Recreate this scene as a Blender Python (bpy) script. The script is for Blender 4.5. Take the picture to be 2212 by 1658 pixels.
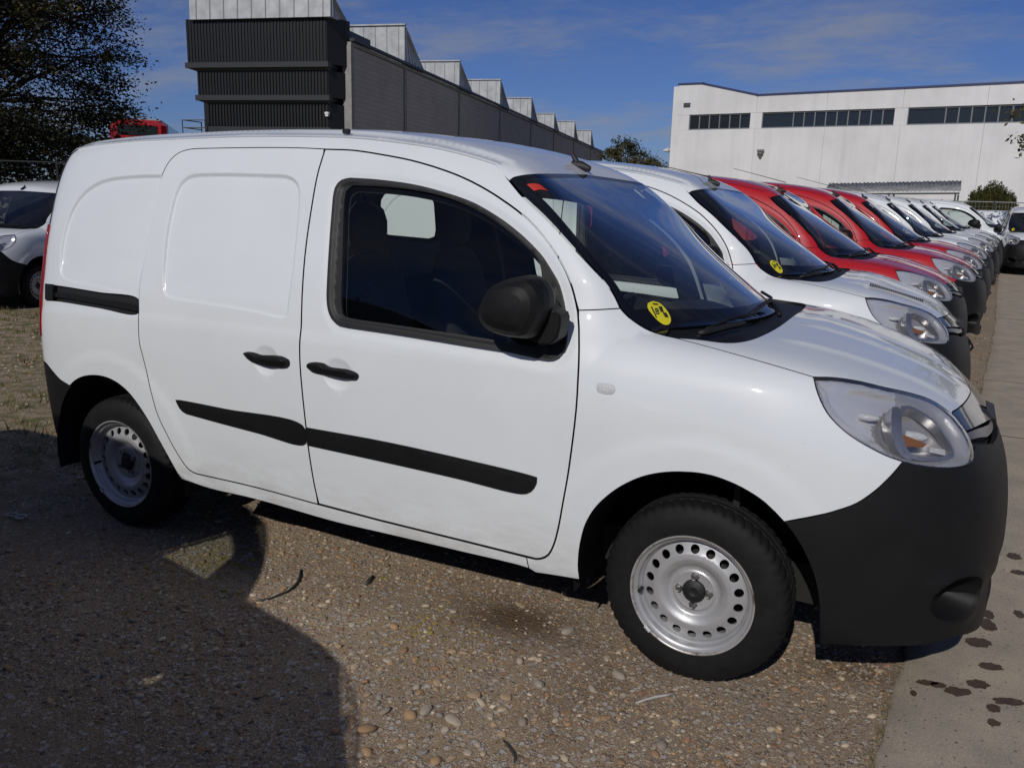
import bpy, bmesh, math, random
import numpy as np
from mathutils import Vector, Matrix
from mathutils.geometry import delaunay_2d_cdt
random.seed(7); np.random.seed(7)
SC=bpy.context.scene
for o in list(bpy.data.objects): bpy.data.objects.remove(o)
CAMC=[0.5833, -3.4227, 1.5646]
CAMR=[[0.894797, 0.445664, 0.026848], [-0.119521, 0.181165, 0.976163], [-0.430177, 0.876677, -0.215372]]
CAMF=1821.86
SUNE=4.4
SKYS=.05
CLOUDB=8.5
CLOUD_LOC=(3.1,1.7,0)
NBX,NBY,NBR=-1.356,-3.575,-7.9
BUSFAR=(-36.6,31.2,0)

# ---------------------------------------------------------------- camera, sky, sun, exposure
cam=bpy.data.cameras.new('camera'); camo=bpy.data.objects.new('camera',cam); SC.collection.objects.link(camo)
cam.sensor_width=36; cam.lens=36*CAMF/2212.; cam.clip_start=.05; cam.clip_end=2500
camo.matrix_world=Matrix([[CAMR[0][i],CAMR[1][i],-CAMR[2][i],CAMC[i]] for i in range(3)]+[[0,0,0,1]])
SC.camera=camo
SUN_TO=Vector((.09,-1.,.70)).normalized()
SUN_EL=math.asin(SUN_TO.z)
w=bpy.data.worlds.new('World'); SC.world=w; w.use_nodes=True
nt=w.node_tree; N=nt.nodes; L=nt.links; N.clear()
sky=N.new('ShaderNodeTexSky'); sky.sky_type='NISHITA'; sky.sun_disc=False
sky.sun_elevation=SUN_EL; sky.sun_rotation=math.atan2(SUN_TO.x,SUN_TO.y); sky.air_density=1.0; sky.dust_density=.3; sky.ozone_density=3.0; sky.altitude=600
tc=N.new('ShaderNodeTexCoord')
sep=N.new('ShaderNodeSeparateXYZ'); L.new(tc.outputs['Generated'],sep.inputs[0])
def M(op,a,b=None,clamp=False):
    n=N.new('ShaderNodeMath'); n.operation=op; n.use_clamp=clamp
    for i,v in enumerate((a,b)):
        if v is None: continue
        if isinstance(v,(int,float)): n.inputs[i].default_value=v
        else: L.new(v,n.inputs[i])
    return n.outputs[0]
zz=M('MAXIMUM',sep.outputs[2],.03)
cx=M('DIVIDE',sep.outputs[0],M('ADD',zz,.18)); cy=M('DIVIDE',sep.outputs[1],M('ADD',zz,.18))
comb=N.new('ShaderNodeCombineXYZ'); L.new(cx,comb.inputs[0]); L.new(cy,comb.inputs[1])
def noise(vec,scale,detail,rough,dist=0.):
    n=N.new('ShaderNodeTexNoise'); n.inputs['Scale'].default_value=scale; n.inputs['Detail'].default_value=detail
    n.inputs['Roughness'].default_value=rough; n.inputs['Distortion'].default_value=dist; L.new(vec,n.inputs['Vector']); return n.outputs['Fac']
mp=N.new('ShaderNodeMapping'); mp.inputs['Scale'].default_value=(1.,1.5,1); mp.inputs['Rotation'].default_value=(0,0,.5); mp.inputs['Location'].default_value=CLOUD_LOC
L.new(comb.outputs[0],mp.inputs[0])
n1=noise(mp.outputs[0],1.1,9,.62,.3); n2=noise(mp.outputs[0],4.3,8,.68,.6)
cl=M('ADD',M('MULTIPLY',n1,.75),M('MULTIPLY',n2,.25))
mr=N.new('ShaderNodeMapRange'); mr.interpolation_type='SMOOTHSTEP'; L.new(cl,mr.inputs[0]); mr.inputs[1].default_value=.42; mr.inputs[2].default_value=.66
mr.inputs[3].default_value=0.; mr.inputs[4].default_value=.62
gam=N.new('ShaderNodeMix'); gam.data_type='RGBA'; gam.blend_type='MULTIPLY'; gam.inputs[0].default_value=1; L.new(sky.outputs[0],gam.inputs[6]); gam.inputs[7].default_value=(.74,.95,1.62,1)
mx=N.new('ShaderNodeMix'); mx.data_type='RGBA'; L.new(mr.outputs[0],mx.inputs[0]); L.new(gam.outputs[2],mx.inputs[6]); mx.inputs[7].default_value=(CLOUDB*.93,CLOUDB*.97,CLOUDB*1.06,1)
bg=N.new('ShaderNodeBackground'); L.new(mx.outputs[2],bg.inputs[0]); bg.inputs[1].default_value=SKYS
out=N.new('ShaderNodeOutputWorld'); L.new(bg.outputs[0],out.inputs[0])
sl=bpy.data.lights.new('sun','SUN'); sl.energy=SUNE; sl.angle=math.radians(.53); sl.color=(1.,.965,.915)
so=bpy.data.objects.new('sun',sl); SC.collection.objects.link(so); so.rotation_euler=(-SUN_TO).to_track_quat('-Z','Y').to_euler()
SC.view_settings.view_transform='Standard'; SC.view_settings.look='None'; SC.view_settings.exposure=-0.70; SC.view_settings.gamma=1; SC.view_settings.use_curve_mapping=False
SC.cycles.max_bounces=10; SC.cycles.transparent_max_bounces=24; SC.cycles.glossy_bounces=6; SC.cycles.caustics_reflective=False; SC.cycles.caustics_refractive=False
# ---------------------------------------------------------------- materials
def mat(name,col,rough=.5,metal=0,coat=0,spec=.5,nvar=0,nscale=8,bump=0,bscale=200,ntype='obj',col2=None,lo=.35,hi=.65,rvar=0):
    m=bpy.data.materials.new(name); m.use_nodes=True; t=m.node_tree; b=t.nodes['Principled BSDF']
    b.inputs['Base Color'].default_value=(*col,1); b.inputs['Roughness'].default_value=rough; b.inputs['Metallic'].default_value=metal
    b.inputs['Coat Weight'].default_value=coat; b.inputs['Coat Roughness'].default_value=.03; b.inputs['Specular IOR Level'].default_value=spec
    tcn=t.nodes.new('ShaderNodeTexCoord'); v=tcn.outputs['Object']
    if nvar or col2:
        n=t.nodes.new('ShaderNodeTexNoise'); n.inputs['Scale'].default_value=nscale; n.inputs['Detail'].default_value=8; n.inputs['Roughness'].default_value=.6; t.links.new(v,n.inputs['Vector'])
        r=t.nodes.new('ShaderNodeMapRange'); t.links.new(n.outputs['Fac'],r.inputs[0]); r.inputs[1].default_value=lo; r.inputs[2].default_value=hi
        x=t.nodes.new('ShaderNodeMix'); x.data_type='RGBA'; t.links.new(r.outputs[0],x.inputs[0])
        x.inputs[6].default_value=(*col,1); x.inputs[7].default_value=(*(col2 or [c*(1-nvar) for c in col]),1); t.links.new(x.outputs[2],b.inputs['Base Color'])
        if rvar:
            r2=t.nodes.new('ShaderNodeMapRange'); t.links.new(n.outputs['Fac'],r2.inputs[0]); r2.inputs[1].default_value=.3; r2.inputs[2].default_value=.7; r2.inputs[3].default_value=rough-rvar; r2.inputs[4].default_value=rough+rvar; t.links.new(r2.outputs[0],b.inputs['Roughness'])
    if bump:
        n=t.nodes.new('ShaderNodeTexNoise'); n.inputs['Scale'].default_value=bscale; n.inputs['Detail'].default_value=4; t.links.new(v,n.inputs['Vector'])
        bp=t.nodes.new('ShaderNodeBump'); bp.inputs['Strength'].default_value=bump; bp.inputs['Distance'].default_value=.01; t.links.new(n.outputs['Fac'],bp.inputs['Height']); t.links.new(bp.outputs[0],b.inputs['Normal'])
    return m
def glass_mat(name,tint,rough=0.0,dirt=0.02,fm=1.5):
    """thin car glass: light passes (tinted), sky mirrors in it by Fresnel"""
    m=bpy.data.materials.new(name); m.use_nodes=True; t=m.node_tree; t.nodes.clear()
    o=t.nodes.new('ShaderNodeOutputMaterial'); tr=t.nodes.new('ShaderNodeBsdfTransparent'); tr.inputs[0].default_value=(*tint,1)
    g=t.nodes.new('ShaderNodeBsdfGlossy'); g.inputs['Roughness'].default_value=rough; g.inputs[0].default_value=(1,1,1,1)
    d=t.nodes.new('ShaderNodeBsdfDiffuse'); d.inputs[0].default_value=(.35,.33,.30,1)
    f=t.nodes.new('ShaderNodeFresnel'); ge=t.nodes.new('ShaderNodeNewGeometry'); io=t.nodes.new('ShaderNodeMapRange'); t.links.new(ge.outputs['Backfacing'],io.inputs[0]); io.inputs[3].default_value=1.5; io.inputs[4].default_value=1/1.5; t.links.new(io.outputs[0],f.inputs[0])   # a thin pane: same Fresnel from both sides
    # both faces of the pane mirror: roughly double the single-face term
    mm=t.nodes.new('ShaderNodeMath'); mm.operation='MULTIPLY'; mm.use_clamp=True; t.links.new(f.outputs[0],mm.inputs[0]); mm.inputs[1].default_value=fm
    s=t.nodes.new('ShaderNodeMixShader'); t.links.new(mm.outputs[0],s.inputs[0]); t.links.new(tr.outputs[0],s.inputs[1]); t.links.new(g.outputs[0],s.inputs[2])
    s2=t.nodes.new('ShaderNodeMixShader'); t.links.new(s.outputs[0],s2.inputs[1]); t.links.new(d.outputs[0],s2.inputs[2])
    tcn=t.nodes.new('ShaderNodeTexCoord'); n=t.nodes.new('ShaderNodeTexNoise'); n.inputs['Scale'].default_value=5; n.inputs['Detail'].default_value=8; t.links.new(tcn.outputs['Object'],n.inputs['Vector'])
    m2=t.nodes.new('ShaderNodeMath'); m2.operation='MULTIPLY'; t.links.new(n.outputs['Fac'],m2.inputs[0]); m2.inputs[1].default_value=dirt*2
    # dried rain spots
    vo=t.nodes.new('ShaderNodeTexVoronoi'); vo.inputs['Scale'].default_value=22; t.links.new(tcn.outputs['Object'],vo.inputs['Vector'])
    ls=t.nodes.new('ShaderNodeMath'); ls.operation='LESS_THAN'; t.links.new(vo.outputs['Distance'],ls.inputs[0]); ls.inputs[1].default_value=.05
    m3=t.nodes.new('ShaderNodeMath'); m3.operation='MULTIPLY_ADD'; m3.use_clamp=True; t.links.new(ls.outputs[0],m3.inputs[0]); m3.inputs[1].default_value=dirt*4; t.links.new(m2.outputs[0],m3.inputs[2])
    t.links.new(m3.outputs[0],s2.inputs[0]); t.links.new(s2.outputs[0],o.inputs[0]); return m
MAT={}
def paint(name,col,dust):
    m=mat(name,col,rough=.45,coat=1.0,spec=.3,nvar=.035,nscale=3)
    t=m.node_tree; b=t.nodes['Principled BSDF']; b.inputs['Coat Roughness'].default_value=.035
    # road dust splashed low on the flanks in streaky patches, and scattered specks
    src=b.inputs['Base Color'].links[0].from_socket; tc=t.nodes.new('ShaderNodeTexCoord'); sx=t.nodes.new('ShaderNodeSeparateXYZ'); t.links.new(tc.outputs['Object'],sx.inputs[0])
    r=t.nodes.new('ShaderNodeMapRange'); r.interpolation_type='SMOOTHSTEP'; t.links.new(sx.outputs[2],r.inputs[0]); r.inputs[1].default_value=.62; r.inputs[2].default_value=.24; r.inputs[3].default_value=0; r.inputs[4].default_value=.55
    mp=t.nodes.new('ShaderNodeMapping'); mp.inputs['Scale'].default_value=(1.6,1.6,5); t.links.new(tc.outputs['Object'],mp.inputs[0])
    n=t.nodes.new('ShaderNodeTexNoise'); n.inputs['Scale'].default_value=2.4; n.inputs['Detail'].default_value=9; n.inputs['Roughness'].default_value=.7; t.links.new(mp.outputs[0],n.inputs['Vector'])
    q=t.nodes.new('ShaderNodeMapRange'); t.links.new(n.outputs['Fac'],q.inputs[0]); q.inputs[1].default_value=.42; q.inputs[2].default_value=.72
    k=t.nodes.new('ShaderNodeMath'); k.operation='MULTIPLY_ADD'; t.links.new(r.outputs[0],k.inputs[0]); t.links.new(q.outputs[0],k.inputs[1]); k.inputs[2].default_value=0.
    vo=t.nodes.new('ShaderNodeTexVoronoi'); vo.inputs['Scale'].default_value=26; t.links.new(tc.outputs['Object'],vo.inputs['Vector']); sp=t.nodes.new('ShaderNodeSeparateColor'); t.links.new(vo.outputs['Color'],sp.inputs[0])
    ls=t.nodes.new('ShaderNodeMath'); ls.operation='LESS_THAN'; t.links.new(vo.outputs['Distance'],ls.inputs[0]); ls.inputs[1].default_value=.05
    l2=t.nodes.new('ShaderNodeMath'); l2.operation='GREATER_THAN'; t.links.new(sp.outputs[0],l2.inputs[0]); l2.inputs[1].default_value=.72
    l3=t.nodes.new('ShaderNodeMath'); l3.operation='MULTIPLY'; t.links.new(ls.outputs[0],l3.inputs[0]); t.links.new(l2.outputs[0],l3.inputs[1])
    ad=t.nodes.new('ShaderNodeMath'); ad.operation='MULTIPLY_ADD'; ad.use_clamp=True; t.links.new(l3.outputs[0],ad.inputs[0]); ad.inputs[1].default_value=.35; t.links.new(k.outputs[0],ad.inputs[2])
    x=t.nodes.new('ShaderNodeMix'); x.data_type='RGBA'; t.links.new(ad.outputs[0],x.inputs[0]); t.links.new(src,x.inputs[6]); x.inputs[7].default_value=(.30,.255,.20,1); t.links.new(x.outputs[2],b.inputs['Base Color'])
    cw=t.nodes.new('ShaderNodeMapRange'); t.links.new(ad.outputs[0],cw.inputs[0]); cw.inputs[3].default_value=1; cw.inputs[4].default_value=.3; t.links.new(cw.outputs[0],b.inputs['Coat Weight'])
    # the clear coat is never quite flat
    n3=t.nodes.new('ShaderNodeTexNoise'); n3.inputs['Scale'].default_value=2.6; n3.inputs['Detail'].default_value=3; t.links.new(tc.outputs['Object'],n3.inputs['Vector']); bp=t.nodes.new('ShaderNodeBump'); bp.inputs['Strength'].default_value=.05; bp.inputs['Distance'].default_value=.02; t.links.new(n3.outputs['Fac'],bp.inputs['Height']); t.links.new(bp.outputs[0],b.inputs['Coat Normal'])
    return m
MAT['white']=paint('white_car_paint',(.675,.70,.712),.1)
MAT['red']=paint('red_car_paint',(.42,.008,.012),.1)
MAT['seal']=mat('black_rubber_seal',(.008,.008,.008),rough=.6)
MAT['plastic']=mat('black_grained_plastic',(.0095,.0095,.010),rough=.5,bump=.12,bscale=900,nvar=.25,nscale=6,spec=.22)
MAT['gloss']=mat('gloss_black_plastic',(.006,.006,.007),rough=.08,coat=.5)
MAT['dark']=mat('dark_interior_trim',(.016,.016,.017),rough=.7)
MAT['seat']=mat('charcoal_seat_fabric',(.03,.03,.032),rough=.9,nvar=.4,nscale=60)
MAT['under']=mat('black_underbody',(.010,.010,.010),rough=.8)
MAT['glass']=glass_mat('side_glass',(.80,.84,.80),dirt=.002,fm=.75)
MAT['wglass']=glass_mat('windscreen_glass',(.76,.82,.81),dirt=.014,fm=1.9)
MAT['lens']=glass_mat('headlight_lens',(.93,.93,.93),dirt=.015)
MAT['chrome']=mat('chrome_reflector',(.84,.84,.86),rough=.20,metal=.55)
MAT['bezel']=mat('grey_lamp_bezel',(.45,.45,.46),rough=.3,metal=.4)
MAT['bar']=mat('dark_satin_bar',(.10,.10,.105),rough=.28,metal=.7)
MAT['grey_chrome']=mat('satin_grey_bezel',(.50,.50,.51),rough=.32,metal=.9)
MAT['darkrefl']=mat('smoked_reflector',(.50,.475,.46),rough=.18,metal=.6)
MAT['amber']=mat('amber_insert',(.22,.085,.02),rough=.3)
MAT['clear']=mat('ribbed_clear_plastic',(.62,.63,.64),rough=.15,bump=.6,bscale=350,coat=.6)
MAT['steel']=mat('silver_wheel_paint',(.47,.47,.475),rough=.42,metal=.45,nvar=.16,nscale=14,rvar=.06)
MAT['rust']=mat('rusty_rim_edge',(.50,.48,.46),rough=.4,metal=.55,col2=(.11,.06,.035),nscale=9,lo=.52,hi=.62)
MAT['rubber']=mat('tyre_rubber',(.0095,.0095,.0098),rough=.68,spec=.25,nvar=.4,nscale=25,bump=.15,bscale=300)
MAT['bolt']=mat('zinc_wheel_bolt',(.35,.34,.33),rough=.35,metal=.9,nvar=.4,nscale=80)
MAT['mirrorglass']=mat('mirror_glass',(.85,.85,.86),rough=.02,metal=1)
MAT['taillamp']=mat('red_tail_lamp',(.25,.004,.008),rough=.12,coat=1)
MAT['yellow']=mat('yellow_sticker',(.62,.55,.02),rough=.5)
MAT['ink']=mat('black_sticker_print',(.02,.025,.02),rough=.5)
MAT['redst']=mat('red_sticker',(.45,.03,.02),rough=.5)
MAT['platew']=mat('white_number_plate',(.75,.76,.75),rough=.35)
MAT['plateb']=mat('blue_plate_strip',(.02,.08,.42),rough=.35)
MAT['frit']=mat('black_glass_frit',(.006,.006,.008),rough=.06,spec=.6)

# ---------------------------------------------------------------- body surface of the van, in metres
def pc(xs,ys):
    """C1 monotone-ish cubic (pchip) interpolator, linear extrapolation"""
    xs=np.array(xs,float);ys=np.array(ys,float)
    h=np.diff(xs);d=np.diff(ys)/h;m=np.zeros(len(xs));m[0]=d[0];m[-1]=d[-1]
    for i in range(1,len(xs)-1):
        m[i]=0 if d[i-1]*d[i]<=0 else (h[i-1]+h[i])*3/((2*h[i]+h[i-1])/d[i-1]+(h[i]+2*h[i-1])/d[i])
    def f(x):
        x=np.asarray(x,float); i=np.clip(np.searchsorted(xs,x)-1,0,len(xs)-2)
        t=(x-xs[i])/h[i]; tc=np.clip(t,0,1)
        a=(1+2*tc)*(1-tc)**2*ys[i]+tc*(1-tc)**2*h[i]*m[i]+tc*tc*(3-2*tc)*ys[i+1]+tc*tc*(tc-1)*h[i]*m[i+1]
        return a+np.where(t<0,(t)*h[i]*m[0],0)+np.where(t>1,(t-1)*h[i]*m[-1],0)
    return f
def smax(a,b,k): return .5*(a+b+np.sqrt((a-b)**2+k*k))
def smin(a,b,k): return .5*(a+b-np.sqrt((a-b)**2+k*k))
def sst(e0,e1,x):
    t=np.clip((x-e0)/(e1-e0),0,1); return t*t*(3-2*t)
HW=pc([.17,.205,.235,.27,.32,.45,.65,.85,1.0,1.1,1.2,1.35,1.5,1.6,1.7,1.85],[.815,.832,.852,.872,.885,.898,.907,.909,.902,.890,.866,.822,.772,.734,.690,.62])
TAPF=pc([-1.2,-.6,-.2,.2,.5,.8],[0,.006,.014,.022,.05,.12])     # plan taper towards the nose
TAPR=pc([-3.4,-3.2,-2.9,-2.5,-1.9],[.10,.060,.030,.010,0])
TB=pc([-.4,-.145,.14,.3,.5,.70,.776,.86,.93],[1.195,1.172,1.147,1.120,1.065,.992,.945,.873,.79])
TR=pc([-3.4,-3.1,-2.6,-2.0,-1.6,-1.2,-.9,-.7,-.5],[1.784,1.810,1.834,1.846,1.841,1.810,1.755,1.692,1.62])
XN=pc([.12,.2,.3,.42,.55,.68,.78,.85,.93,1.0],[.875,.915,.928,.929,.926,.913,.890,.860,.80,.735])
XR=pc([.2,.4,.8,1.2,1.6,1.8],[-3.26,-3.33,-3.36,-3.33,-3.31,-3.29])
def parts(x,y,z):
    ay=np.abs(y)
    f1=ay-HW(z)+TAPF(x)+TAPR(x)+.045*sst(-1.3,-.4,x)*sst(1.02,1.28,z)
    tb=TB(x)-.015*ay**2
    xw=.085-.27*(ay/.717)**2*sst(1.75,1.0,z)-.05*(ay/.7)**2*sst(1.0,1.7,z)
    tw=1.125+(xw-x)*(.645+.10*(ay/.7)**2)
    tr=TR(x)-.045*ay**2-.03*ay**4
    t=np.maximum(tb,smin(tw,tr,.03))
    f2=(z-t)*.85
    f3=(x-(XN(z)-.22*ay**2-.96*ay**8))*.9
    f4=(XR(z)+.10*ay**2+.18*ay**8-x)
    return f1,f2,f3,f4
def body(x,y,z):
    f1,f2,f3,f4=parts(x,y,z)
    k=.125+(.06-.125)*sst(1.12,1.32,z)
    g=smax(f1,f2,k)
    g=smax(g,smax(f3,f4,1e-3),.06)
    return g
def hit(O,D,t0=0.,t1=12.,n=240,fn=None):
    """first hit along rays (vectorised); O (3,) or (N,3), D (N,3)"""
    fn=fn or body
    O=np.broadcast_to(O,D.shape); N=len(D)
    ta=np.full(N,t0); va=fn(*(O+D*ta[:,None]).T); done=np.zeros(N,bool); lo=ta.copy(); hi=np.full(N,np.nan)
    dt=(t1-t0)/n
    for i in range(n):
        tb=ta+dt; vb=fn(*(O+D*tb[:,None]).T)
        c=(~done)&(va>0)&(vb<=0)
        lo[c]=ta[c];hi[c]=tb[c];done|=c
        ta=tb;va=vb
    m=done
    a=lo[m];b=hi[m]
    for i in range(40):
        c=.5*(a+b); v=fn(*(O[m]+D[m]*c[:,None]).T); s=v>0
        a=np.where(s,c,a); b=np.where(s,b,c)
    t=np.full(N,np.nan); t[m]=.5*(a+b)
    return t
def grad(P,e=1e-4,fn=None):
    fn=fn or body
    x,y,z=P.T
    g=np.c_[fn(x+e,y,z)-fn(x-e,y,z),fn(x,y+e,z)-fn(x,y-e,z),fn(x,y,z+e)-fn(x,y,z-e)]
    return g/np.linalg.norm(g,axis=1,keepdims=True)

# ---------------------------------------------------------------- object helpers
COL=SC.collection
def props(o,label=None,cat=None,group=None,kind=None):
    if label: o['label']=label
    if cat: o['category']=cat
    if group: o['group']=group
    if kind: o['kind']=kind
    return o
def thing(name,label,cat,loc=(0,0,0),rz=0,group=None):
    o=bpy.data.objects.new(name,None); COL.objects.link(o); o.location=loc; o.rotation_euler=(0,0,rz); o.empty_display_size=.2
    return props(o,label,cat,group)
def link(name,me,parent=None,mats=(),smooth=None):
    o=bpy.data.objects.new(name,me); COL.objects.link(o)
    for m in mats: me.materials.append(MAT[m] if isinstance(m,str) else m)
    if parent is not None: o.parent=parent
    if smooth is not None:
        me.polygons.foreach_set('use_smooth',[bool(smooth)]*len(me.polygons))
    return o
def meshobj(name,V,F,mats,parent=None,mi=None,smooth=False,auto=None):
    me=bpy.data.meshes.new(name); me.from_pydata([tuple(map(float,v)) for v in V],[],[tuple(map(int,f)) for f in F]); me.update()
    o=link(name,me,parent,mats,smooth)
    if mi is not None: me.polygons.foreach_set('material_index',list(map(int,mi)))
    if auto is not None: me.set_sharp_from_angle(angle=math.radians(auto))
    return o
class MB:
    """collects primitives for ONE mesh object"""
    def __init__(s): s.V=[];s.F=[];s.M=[]
    def add(s,V,F,m=0):
        n=len(s.V); s.V+=[tuple(v) for v in V]; s.F+=[tuple(i+n for i in f) for f in F]; s.M+=[m]*len(F); return s
    def box(s,c,d,rz=0,m=0,bev=0,rot=None):
        x,y,z=d[0]/2,d[1]/2,d[2]/2
        b=min(bev,x*.9,y*.9,z*.9)
        R=rot or Matrix.Rotation(rz,3,'Z')
        if b<=0:
            P=[(-x,-y,-z),(x,-y,-z),(x,y,-z),(-x,y,-z),(-x,-y,z),(x,-y,z),(x,y,z),(-x,y,z)]
            F=[(0,3,2,1),(4,5,6,7),(0,1,5,4),(1,2,6,5),(2,3,7,6),(3,0,4,7)]
        else:
            P=[];F=[]
            ring=lambda xx,yy,zz:[(-xx,-yy+b,zz),(-xx+b,-yy,zz),(xx-b,-yy,zz),(xx,-yy+b,zz),(xx,yy-b,zz),(xx-b,yy,zz),(-xx+b,yy,zz),(-xx,yy-b,zz)]
            for (k,zz) in ((b,-z),(0,-z+b),(0,z-b),(b,z)): P+=ring(x-k,y-k,zz)
            for i in range(3):
                for j in range(8): F.append((i*8+j,i*8+(j+1)%8,(i+1)*8+(j+1)%8,(i+1)*8+j))
            F.append(tuple(range(7,-1,-1))); F.append(tuple(range(24,32)))
        return s.add([tuple(R@Vector(p)+Vector(c)) for p in P],F,m)
    def tube(s,pts,r,n=8,m=0,cap=True):
        pts=[Vector(p) for p in pts]; V=[];F=[]
        rr=r if hasattr(r,'__len__') else [r]*len(pts)
        for i,p in enumerate(pts):
            t=(pts[min(i+1,len(pts)-1)]-pts[max(i-1,0)]).normalized()
            u=t.cross(Vector((0,0,1)))
            if u.length<1e-3: u=t.cross(Vector((1,0,0)))
            u.normalize(); v=t.cross(u)
            for k in range(n):
                a=2*math.pi*k/n; V.append(tuple(p+u*(rr[i]*math.cos(a))+v*(rr[i]*math.sin(a))))
        for i in range(len(pts)-1):
            for k in range(n): F.append((i*n+k,i*n+(k+1)%n,(i+1)*n+(k+1)%n,(i+1)*n+k))
        if cap: F.append(tuple(range(n-1,-1,-1))); F.append(tuple(range((len(pts)-1)*n,len(pts)*n)))
        return s.add(V,F,m)
    def prism(s,poly,axis,a,b,m=0):
        """poly 2-D closed, extruded along axis from a to b ('x': (y,z), 'y': (x,z), 'z': (x,y))"""
        n=len(poly)
        f={'x':lambda p,t:(t,p[0],p[1]),'y':lambda p,t:(p[0],t,p[1]),'z':lambda p,t:(p[0],p[1],t)}[axis]
        V=[f(p,a) for p in poly]+[f(p,b) for p in poly]
        F=[tuple(range(n-1,-1,-1)),tuple(range(n,2*n))]+[(i,(i+1)%n,n+(i+1)%n,n+i) for i in range(n)]
        return s.add(V,F,m)
    def grid(s,P,m=0,flip=False):
        """P[i][j] points"""
        n=len(P);k=len(P[0]);V=[tuple(p) for r in P for p in r];F=[]
        for i in range(n-1):
            for j in range(k-1):
                q=(i*k+j,i*k+j+1,(i+1)*k+j+1,(i+1)*k+j); F.append(q[::-1] if flip else q)
        return s.add(V,F,m)
    def build(s,name,mats,parent=None,smooth=False,auto=None,fix=True):
        me=bpy.data.meshes.new(name); me.from_pydata(s.V,[],s.F)
        o=link(name,me,parent,[mats] if isinstance(mats,(str,bpy.types.Material)) else mats,smooth)
        me.polygons.foreach_set('material_index',s.M)
        if fix:
            bm=bmesh.new(); bm.from_mesh(me); bmesh.ops.recalc_face_normals(bm,faces=bm.faces); bm.to_mesh(me); bm.free()
        if auto is not None: me.set_sharp_from_angle(angle=math.radians(auto))
        return o
def copy_tree(o,parent=None,swap=None):
    c=o.copy(); COL.objects.link(c)
    if parent is not None: c.parent=parent
    if swap and c.type=='MESH':
        for s in c.material_slots:
            if s.material in swap: 
                i=s.slot_index; mm=swap[s.material]; c.material_slots[i].link='OBJECT'; c.material_slots[i].material=mm
    for ch in o.children: copy_tree(ch,c,swap)
    return c
# ---------------------------------------------------------------- trimmed panels on the van's body surface
CA,SA=math.cos(math.radians(35)),math.sin(math.radians(35))
C2,S2=math.cos(math.radians(25)),math.sin(math.radians(25)); AX=.05
def root(O,D,lo,hi,n=48,fn=body):
    N_=len(D); t=np.full(N_,float(lo)); v=fn(*(O+D*lo).T); a=np.full(N_,np.nan); b=np.full(N_,np.nan); todo=np.ones(N_,bool); dt=(hi-lo)/n
    for i in range(n):
        idx=np.where(todo)[0]
        if len(idx)==0: break
        tn=t[idx]+dt; vn=fn(*(O[idx]+D[idx]*tn[:,None]).T)
        c=(v[idx]>0)&(vn<=0); k=idx[c]; a[k]=t[k]; b[k]=tn[c]; todo[k]=False
        t[idx]=tn; v[idx]=vn
    m=~todo
    A=a[m];B=b[m]
    for i in range(26):
        c=.5*(A+B); vv=fn(*(O[m]+D[m]*c[:,None]).T); s=vv>0; A=np.where(s,c,A); B=np.where(s,B,c)
    r=np.full(N_,np.nan); r[m]=.5*(A+B); return r
class Flank:
    def fwd(P): P=np.atleast_2d(P); return np.c_[P[:,0],SA*P[:,1]+CA*P[:,2]]
    def rays(q):
        x=q[:,0]; w=q[:,1]
        # point on plane with perpendicular axis (0,SA,CA), start outside at y=-1.15
        O=np.c_[x,w*SA,w*CA]; D=np.tile([0,CA,-SA],(len(q),1)); return O,D
    lo=-1.6; hi=.6
    def start(q): return (-1.15-q[:,1]*SA)/CA
class Nose:
    def fwd(P):
        P=np.atleast_2d(P); r=np.hypot(P[:,0]-AX,P[:,1]); th=np.arctan2(P[:,1],P[:,0]-AX); return np.c_[th,-S2*r+C2*P[:,2]]
    def rays(q):
        th=q[:,0]; w=q[:,1]; c,s=np.cos(th),np.sin(th)
        e=np.c_[-S2*c,-S2*s,np.full_like(c,C2)]; D=-np.c_[C2*c,C2*s,np.full_like(c,S2)]
        return np.array([[AX,0,0]])+w[:,None]*e,D
class Top:
    def fwd(P): return np.atleast_2d(P)[:,:2]
    def rays(q): return np.c_[q[:,0],q[:,1],np.full(len(q),2.3)],np.tile([0,0,-1.],(len(q),1))
class Back:
    def fwd(P): return np.atleast_2d(P)[:,1:3]
    def rays(q): return np.c_[np.full(len(q),-3.9),q[:,0],q[:,1]],np.tile([1.,0,0],(len(q),1))
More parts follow.
